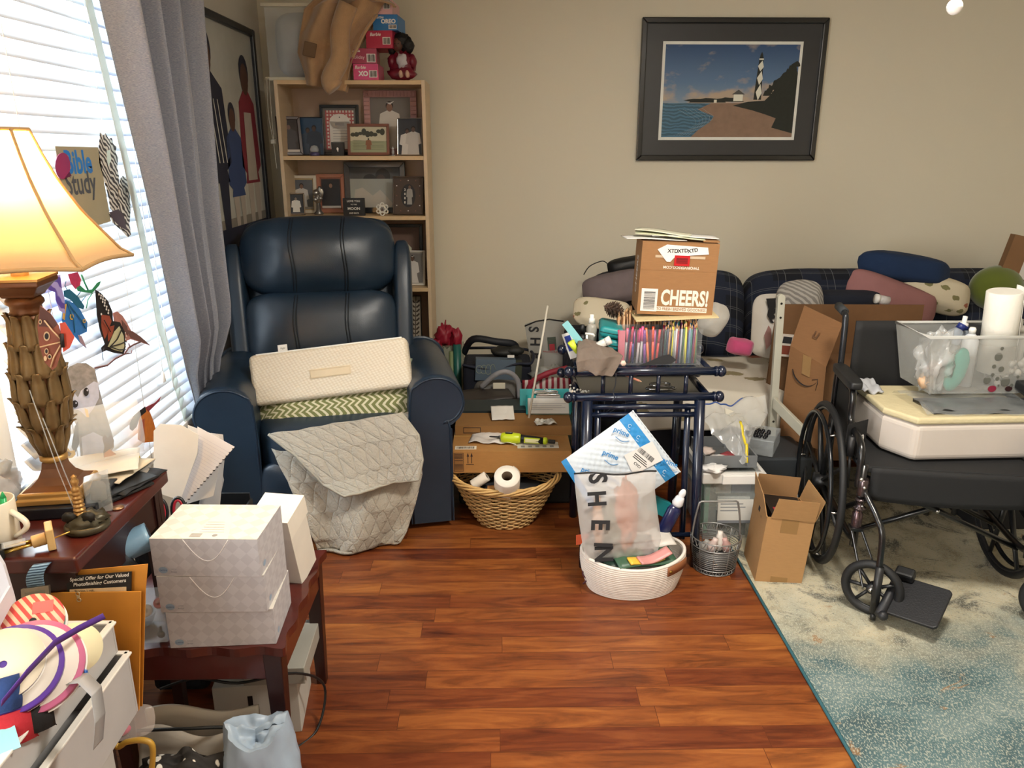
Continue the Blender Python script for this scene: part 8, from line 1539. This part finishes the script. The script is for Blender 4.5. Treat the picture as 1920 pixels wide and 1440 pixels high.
# ---------------------------------------------------------------- WHEELCHAIR (faces the viewer)
WM = Tr(1.535, 2.60, .010) @ R('Z', -10) @ Tr(0, -.055, 0); WB = K('#0c0d0f', .28, coat=.3); WBV = K('#101113', .75, n=(.1, 40)); RUB = K('#121315', .6)
wc = T('wheelchair', 'black folding wheelchair parked on the rug carrying the mattress pad and clear bin', 'wheelchair', M=WM)
hw_ = .275
for s in (-1, 1):
    x = s*(hw_+.052); W = Tr(x, .055, .305)
    tyre = [( .293*cos(a), .293*sin(a)) for a in [2*pi*i/56 for i in range(56)]]
    wl = O('rear_wheel', MB().tube([(0, a, b) for a, b in tyre], .0125, 10, closed=True), RUB, wc, M=W)
    O('wheel_rim', MB().tube([(0, a*.955, b*.955) for a, b in tyre], .008, 8, closed=True), K('#1c1d20', .3), wl)
    sp_ = MB()
    for k in range(8): a = 2*pi*k/8+.2; sp_.tube([(0, .03*cos(a), .03*sin(a)), (0, .28*cos(a), .28*sin(a))], [.012, .008], 8, flat=.6)
    sp_.lathe([(.001,-.03),(.034,-.028),(.034,.028),(.001,.03)], 18, M=R('Y', 90)); O('wheel_spokes', sp_, K('#141517', .4), wl)
    O('hand_rim', MB().tube([(s*.032, a*.90, b*.90) for a, b in tyre], .0085, 8, closed=True), K('#1d1f22', .22, .4), wl)
    bo = MB()
    for k in range(6): a = 2*pi*k/6; bo.tube([(0, .275*cos(a), .275*sin(a)), (s*.032, .264*cos(a), .264*sin(a))], .004, 6)
    O('rim_bracket', bo, CHROME, wl)
    # frame side
    xf = s*hw_
    O('push_cane', MB().tube(smoothpath([(xf, .20, .28), (xf, .20, .70), (xf, .21, .88), (xf, .235, .915), (xf, .31, .92)]), .0115, 10), K('#3a3c40', .25, .7), wc)
    O('push_handle', MB().tube([(xf, .24, .918), (xf, .33, .922)], .0165, 12), K('#2c2f31', .7), wc)
    O('seat_rail', MB().tube([(xf, .21, .47), (xf, -.235, .485)], .0115, 10), WB, wc)
    O('lower_rail', MB().tube(smoothpath([(xf, .21, .22), (xf, -.15, .21), (xf, -.24, .23)]), .0115, 10), WB, wc)
    O('front_post', MB().tube([(xf, -.24, .20), (xf, -.24, .50)], .0125, 10), WB, wc)
    O('arm_tube', MB().tube(smoothpath([(xf+s*.012, .18, .48), (xf+s*.012, .18, .685), (xf+s*.012, .15, .70), (xf+s*.012, -.02, .70), (xf+s*.012, -.055, .67), (xf+s*.012, -.06, .60), (xf+s*.012, -.10, .575), (xf+s*.012, -.19, .57), (xf+s*.012, -.235, .53), (xf+s*.012, -.24, .42)]), .0115, 10), WB, wc)
    O('arm_pad', puffbox(.052, .27, .034, Tr(xf+s*.012, .05, .722), e=5, py=.0), K('#151618', .5), wc)
    O('side_panel', MB().box(xf+s*.006-.0015, xf+s*.006+.0015, -.17, .19, .495, .56).box(xf+s*.006-.0015, xf+s*.006+.0015, -.04, .17, .56, .675), WBV, wc)
    O('brake_lever', MB().tube([(xf+s*.02, -.16, .38), (xf+s*.028, -.165, .50)], .005, 8).tube([(xf+s*.028, -.165, .50), (xf+s*.03, -.168, .57)], .011, 10), K('#1c1c1e', .5), wc)
    # caster
    xk = xf+(.05 if s < 0 else .06); Wc = Tr(xk, -.335, .098); cr = [(.085*cos(a), .085*sin(a)) for a in [2*pi*i/40 for i in range(40)]]
    c_ = O('caster_wheel', MB().tube([(0, a, b) for a, b in cr], .0145, 10, closed=True), RUB, wc, M=Wc @ R('Z', 62))
    sp_ = MB()
    for k in range(7): a = 2*pi*k/7; sp_.tube([(0, .012*cos(a), .012*sin(a)), (0, .078*cos(a), .078*sin(a))], .006, 6)
    sp_.lathe([(.001,-.018),(.016,-.018),(.016,.018),(.001,.018)], 14, M=R('Y', 90)).tube([(0, a*.87, b*.87) for a, b in cr], .005, 6, closed=True); O('caster_spokes', sp_, K('#1b1c1e', .4), c_); O('axle_bolt', MB().lathe([(.001,-.026),(.008,-.024),(.008,.024),(.001,.026)], 12, M=R('Y', 90)), CHROME, c_)
    O('caster_fork', MB().hexa([(xk-.034, -.345, .10), (xk-.028, -.345, .10), (xk-.028, -.325, .10), (xk-.034, -.325, .10), (xf-.02, -.26, .27), (xf-.012, -.26, .27), (xf-.012, -.225, .27), (xf-.02, -.225, .27)]).hexa([(xk+.028, -.345, .10), (xk+.034, -.345, .10), (xk+.034, -.325, .10), (xk+.028, -.325, .10), (xf+.012, -.26, .27), (xf+.02, -.26, .27), (xf+.02, -.225, .27), (xf+.012, -.225, .27)]).box(xf-.02, xf+.02, -.262, -.222, .262, .275), WB, wc, bev=.002)
    O('caster_housing', MB().lathe([(.016, .272), (.017, .276), (.017, .325), (.012, .33), (.012, .34)], 16, M=Tr(xf, -.242, 0)), K('#5a4a4c', .25, .8), wc)
    # footrest hanger
    xh = xf+(.012 if s < 0 else -.0)
    O('hanger_tube', MB().tube(smoothpath([(xf, -.255, .43), (xf+.012, -.27, .40), (xf+.035, -.33, .35), (xf+.048, -.365, .29), (xf+.05, -.375, .08)]) , .0105, 10), WB, wc)
    O('hanger_clamp', MB().lathe([(.015, .395), (.017, .40), (.017, .45), (.013, .455)], 16, M=Tr(xf, -.255, 0)).lathe([(.014, .345), (.020, .348), (.020, .352), (.012, .356), (.012, .375), (.019, .378), (.019, .382), (.014, .386)], 16, M=Tr(xf, -.255, 0)), K('#5a4f50', .22, .8), wc)
    O('hanger_bolts', MB().ball((xf, -.272, .43), .006).ball((xf-.01, -.262, .455), .007).ball((xf, -.276, .365), .004), CHROME, wc)
    O('footrest_stem', MB().tube([(xf+.05, -.378, .20), (xf+.05, -.383, .035)], .0135, 12).tube([(xf+.05, -.3835, .03), (xf+.05, -.384, .008)], .009, 10), K('#17181a', .4), wc)
O('seat_sling', MB().box(-hw_, hw_, -.235, .20, .468, .492), WBV, wc, bev=.006)
def frontf(u, v): return (-.25+.50*u, -.238-.006*sin(pi*u), .49-.115*v+.010*(4*(u-.5)**2-1)*v*1.0)
O('seat_front_flap', MB().grid(16, 6, frontf), WBV, wc, sol=.006)
O('back_sling', MB().grid(16, 10, lambda u, v: (-.235+.47*u, .215+.03*sin(pi*u), .49+.40*v)), WBV, wc, sol=.006)
for s in (-1, 1): O('cross_brace', MB().tube([(-s*hw_, .02-.012*s, .46), (s*hw_, .02-.012*s, .20)], .0105, 8), WB, wc); O('cross_brace', MB().tube([(-s*hw_, -.16-.012*s, .44), (s*hw_, -.16-.012*s, .20)], .010, 8), WB, wc)
O('pivot_bolt', MB().ball((0, -.176, .32), .008), CHROME, wc)
# foot plate, left in the picture (swung out and down), right one out of frame
FPm = Tr(-hw_+.070, -.40, .062) @ R('Z', -34) @ R('X', 24) @ R('Y', -4)
O('foot_plate', MB().plate([(0.01,-.01),(.155,-.01),(.165,.0),(.165,.145),(.155,.155),(.03,.155),(.01,.13)], 0, .012, M=FPm @ Tr(0, .0, 0) @ R('X', -90)), K('#15161a', .5, b=(.2, 200)), wc, bev=.004)
O('foot_plate_hinge', MB().tube([(0, -.03, 0), (0, .17, 0)], .016, 10, M=FPm).ball((.012, -.03, .004), (.016,.016,.016), M=FPm), K('#1b1c20', .5), wc)
O('plate_bracket', MB().box(-.01, .05, .13, .17, .0, .035, M=FPm), K('#121315', .5), wc, bev=.008)
O('brand_lettering', MB().text('drive', .058, 0, 0, 0, 0, M=Tr(-hw_-.0145, -.085, .535) @ R('Z', -90) @ R('Y', 0), bold=.03, sx=.9) if 0 else MB().text('drive', .046, 0, 0, 0, 0, M=Tr(-hw_+.0045-.0, -.10, .54) @ R('Z', 40), bold=.03, sx=.9), K('#d9d9d6', .5), wc)
O('logo_panel', MB().box(-.055, .055, .001, .003, -.06, .06), WBV, wc, M=Tr(-hw_+.0045, -.10, .54) @ R('Z', 40))
# mattress pad on the seat
fmx = T('foam_mattress_pad', 'thick white-covered foam pad with cream top lying on the wheelchair seat', 'foam pad', (0, 0, 0))
PB = [on(1640, 838, .50), on(1690, 862, .505), Vector((2.12, 2.40, .505)), Vector((2.12, 2.83, .505)), Vector((1.44, 2.83, .505))]
PB = [Vector((1.325, 2.50, .507)), Vector((1.385, 2.385, .507)), Vector((2.10, 2.41, .507)), Vector((2.10, 2.74, .507)), Vector((1.345, 2.76, .507))]
HT = .155
def slab(z0, z1, grow, mb=None):
    c = sum(PB, Vector())/5; q = [(c+(p-c)*(1+grow)) for p in PB]; vs = [(p.x, p.y, z0) for p in q]+[(p.x, p.y, z1) for p in q]
    return MB().add(vs, [(4,3,2,1,0), (5,6,7,8,9)]+[(i, (i+1) % 5, 5+(i+1) % 5, 5+i) for i in range(5)])
O('white_cover', slab(.507, .507+HT-.022, 0), K('#bdb4ab', .75, b=(.4, 9), n=(.03, 5)), fmx, bev=.022, bs=4)
O('cream_topper', slab(.507+HT-.024, .507+HT, .006), K('#c5b994', .9, b=(.6, 60)), fmx, bev=.008, bs=3)

TZ2 = .507+HT+.001
bk2 = T('garment_bag', 'black garment in a clear plastic bag with a white tag, flat under the frosted bin', 'garment bag', (1.62, 2.55, TZ2))
O('black_garment', MB().grid(30, 12, lambda u, v: (-.165+.40*u, -.13+.14*v, .006+.010*sin(pi*v)+.006*ns(u*6, v*3))), K('#101214', .5), bk2, sol=.012); O('clear_wrap', MB().grid(40, 16, lambda u, v: (-.20+.60*u, -.15+.24*v, .020+.012*sin(pi*v)+.010*ns(u*9, v*6)-.014*abs(2*v-1)**4)), K('#9fa3a3', .15, a=.35, n=(0, 1), sp=1), bk2)
O('white_tag', MB().box(-.02, .018, -.014, .014, 0, .001), PAPER, bk2, M=Tr(.20, -.11, .034) @ R('X', 15))
O('blue_logo_cloth', MB().grid(12, 8, lambda u, v: (-.05+.07*u, -.06+.10*v, .01+.02*ns(u*3, v*3)+.02*v)), K('#a9abb0', .7), loc=(1.37, 2.70, TZ2), label='crumpled grey-white wipe packet on the left back corner of the foam pad', cat='packet', sol=.006)
# frosted bin
BMx = Tr(1.69, 2.635, TZ2+.036) @ R('Z', 0) @ R('X', 0)
bn = T('frosted_bin', 'frosted plastic bin with round cut-outs full of supplies on the foam pad', 'bin', M=BMx); FRO = K('#b9bab5', .4, a=.27, n=(0, 1)); w0, w1, d0, d1, hb2 = .195, .232, .10, .118, .205
def wallgrid(p00, p10, p11, p01, holes=()):
    a, b, c, d = [Vector(p) for p in (p00, p10, p11, p01)]; return MB().grid(1, 1, lambda u, v: tuple(a.lerp(b, u).lerp(d.lerp(c, u), v)), smooth=False)
O('front_wall', wallgrid((-w0,-d0,0), (w0,-d0,0), (w1,-d1,hb2), (-w1,-d1,hb2)), FRO, bn, sol=.003); O('back_wall', wallgrid((-w0,d0,0), (w0,d0,0), (w1,d1,hb2), (-w1,d1,hb2)), FRO, bn, sol=.003)
for s in (-1, 1): O('end_wall', wallgrid((s*w0,-d0,0), (s*w0,d0,0), (s*w1,d1,hb2), (s*w1,-d1,hb2)), FRO, bn, sol=.003)
O('bin_floor', MB().box(-w0, w0, -d0, d0, 0, .003), FRO, bn); O('rolled_rim', MB().tube([(-w1,-d1,hb2), (w1,-d1,hb2), (w1,d1,hb2), (-w1,d1,hb2)], .006, 8, closed=True), K('#c2c2bc', .4, a=.8), bn)
hm = MB(); rr = random.Random(6); sl_ = (d1-d0)/hb2
for (x, z, r) in ((.02,.165,.006),(.015,.135,.014),(.008,.10,.007),(.035,.09,.010),(.01,.07,.006),(-.005,.05,.013),(.03,.055,.007),(.06,.045,.016),(.04,.03,.004),(.085,.03,.006),(.115,.04,.012),(.13,.06,.006),(.16,.07,.012),(.15,.03,.006),(.175,.045,.008),(.1,.062,.005),(.145,.10,.007)): hm.disc(x, z, r, r*1.05, -d0-sl_*z-.0022, 0, n=14)
O('round_cutouts', hm, K('#55564f', .8), bn)
O('sealing_discs', MB().disc(.02, .018, .015, .012, -d0-.004, 0).disc(.078, .018, .013, .010, -d0-.0045, 1).disc(.13, .022, .014, .012, -d0-.0045, 2), [K('#7a1c34', .5), K('#2a1214', .5), K('#d6d6d2', .5)], bn)
Z0 = TZ2+.042
sg_ = T('teal_sponge', 'teal oval sponge seen through the front of the frosted bin', 'sponge', M=Tr(1.583, 2.548, Z0+.078) @ R('Y', 12)); O('sponge_body', MB().ball((0,0,0), (.038, .014, .078), 24, 16, dn=.08, ds=8), K('#2fae9c', .8, b=(.3, 60)), sg_)
pt = T('paper_towel_roll', 'tall white paper towel roll standing in the frosted bin', 'paper towel roll', M=Tr(1.762, 2.615, Z0+.055) @ R('Y', -5) @ R('X', 3)); rT = .056
O('towel_winding', MB().lathe([(.02, 0), (rT, 0), (rT, .285), (rT-.004, .288)], 40).lathe([(rT-.004, .288), (rT-.006, .280), (.022, .276), (.001, .276)], 40, caps=False), K('#d9d6cc', .9, b=(.5, 45)), pt); O('loose_edge', MB().grid(10, 4, lambda u, v: ((rT+.003)*cos(-.8+u*1.2), (rT+.003)*sin(-.8+u*1.2), .05+.245*v+.006*u)), K('#dedbd2', .9), pt, sol=.001)
O('towel_wrap', MB().grid(40, 10, lambda u, v: ((rT+.006+.005*ns(u*20, v*9))*cos(2*pi*u), (rT+.006+.005*ns(u*20, v*9))*sin(2*pi*u), .005+.10*v)), K('#cfc9bc', .15, a=.35, sp=1), pt)
bottle('white aerosol can with nozzle in the frosted bin left of the towel roll', 1.655, 2.61, Z0, ([(.001, 0), (.026, .002), (.026, .165), (.018, .182), (.010, .19)], [(.011, .19), (.012, .205), (.009, .212), (.001, .213)]), (K('#cdd0d4', .3), K('#e0e0dc', .3)), 'aerosol_can', 'spray can', parts=('can_body', 'nozzle'))
b1 = bottle('clear water bottle with navy cap lying tilted at the left of the bin', 0, 0, 0, ([(.001, 0), (.03, .004), (.03, .13), (.014, .155)], [(.015, .155), (.015, .175), (.001, .176)]), (K('#c4cdd8', .1, a=.4, n=(0, 1)), K('#1a2a6a', .4)), 'water_bottle', 'bottle', M=Tr(1.56, 2.65, Z0+.06) @ R('Y', 28), parts=('bottle_body', 'bottle_cap'))
b2 = bottle('clear spray bottle with navy collar and white trigger behind the aerosol can', 0, 0, 0, ([(.001, 0), (.032, .004), (.034, .16), (.016, .19)], [(.016, .19), (.016, .21), (.008, .212), (.008, .235), (.001, .236)]), (K('#b9c4d4', .1, a=.45, n=(0, 1)), K('#dfe0de', .4)), 'spray_bottle', 'bottle', M=Tr(1.655, 2.69, Z0) @ R('Y', 4)); O('navy_collar', MB().lathe([(.018, .185), (.018, .20), (.017, .201)], 16), K('#1a2a6a', .4), b2)
bottle('white dropper bottle with a slim tip at the right of the towel roll', 1.87, 2.68, Z0, ([(.001, 0), (.026, .003), (.026, .17), (.016, .18)], [(.02, .18), (.02, .20), (.007, .203), (.006, .225), (.001, .228)]), (K('#c9c8c2', .3, a=.8), K('#d6d4cc', .4)), 'dropper_bottle')
zp = T('clear_glove_bag', 'crinkled clear plastic bag bulging over the left rim of the frosted bin', 'plastic bag', M=Tr(1.52, 2.57, Z0+.10)); O('bag_film', MB().ball((0,0,0), (.06,.05,.10), 34, 24, dn=.55, ds=3), K('#d3d5d3', .15, a=.38, sp=1), zp); O('mixed_wrappers', MB().ball((-.02,-.0,-.07), (.03,.02,.03), dn=.5, m=0).ball((.0,.0,-.03), (.035,.02,.03), dn=.5, m=1), [K('#c8a888', .6), K('#c9b3b0', .6)], zp)
zp2 = T('foam_pouch', 'white bubbly foam pouch around the base of the towel roll', 'pouch', M=Tr(1.80, 2.57, Z0+.06)); mb = MB(); rr = random.Random(3)
for i in range(26): mb.ball((rr.uniform(-.05, .05), rr.uniform(-.012, .012), rr.uniform(-.045, .045)), .012, 8, 6)
O('bubble_sheet', mb, K('#cfcac0', .4, a=.8), zp2); zp2.children[0]['kind'] = 'stuff'
# far right clutter
bb2 = T('dark_blue_bag', 'dark blue bag with a white letter y at the right edge behind the frosted bin', 'bag', M=Tr(2.10, 2.95, .62)); O('bag_body', puffbox(.22, .18, .26, Tr(0, 0, 0), e=4), K('#12203a', .6), bb2); O('bag_lettering', MB().text('y', .11, -.06, .03, -.0, 0, M=Tr(0, -.095, 0), bold=.02), K('#cfd2d6', .5), bb2)
O('bag_support', MB().box(-.16, .2, -.12, .16, 0, .49), K('#1a1a1c', .8), loc=(2.12, 2.96, 0.009), label='dark carton on the floor under the dark blue bag at the right edge', cat='box', bev=.004)
tg = T('metal_tongs', 'bundle of chrome and black kitchen tongs behind the bin at the right edge', 'tongs', M=Tr(1.98, 2.74, TZ2+.13)); 
for k in range(5): O('tong_arm', MB().tube([(-.07, 0, -.02+.012*k), (.0, .01*k, .02+.014*k), (.09, .0, -.01+.016*k)], .006, 8), [CHROME, K('#1a1a1c', .3)][k % 2], tg)
O('black_pouch', puffbox(.20, .16, .13, Tr(0, 0, 0), e=3), BLACK, loc=(1.99, 2.76, TZ2+.068), label='black pouch on the pad behind the bin under the tongs', cat='pouch')
O('hanging_carton', MB().box(-.10, .10, 0, .05, -.13, .13, 0).box(-.02, .10, -.001, 0, -.06, .02, 1), [K('#7c5a3a', .85), K('#c9c6bf', .6)], M=Tr(at(1925, 500, 4.0)) @ R('Y', 12) @ R('Z', -10) @ Matrix.Scale(1.12, 4), label='brown carton with white label at the right picture edge', cat='box') 
O('olive_cushion', MB().ball((0,0,0), (.14,.10,.12), 24, 16), K('#5e6a1f', .95, sh=.5), loc=tuple(at(1868, 540, 4.05)), label='plain olive green plush cushion behind the towel roll', cat='cushion')

# second frame behind: transport walker legs seen under the seat
wk2 = T('folded_walker', 'grey folded walking frame standing behind the wheelchair', 'walking frame', M=Tr(1.93, 2.98, .009))
for (x, y) in ((-.10, 0), (.02, .0), (-.10, .12), (.10, .12)): O('leg', MB().tube([(x, y, 0), (x+.03, y, .52)], .0115, 10), K('#6c6c6a', .35, .7), wk2)
O('cross_bar', MB().tube([(-.09, 0, .30), (.03, 0, .30)], .010, 8).tube([(-.08, .12, .32), (.12, .12, .32)], .010, 8), K('#6c6c6a', .35, .7), wk2)
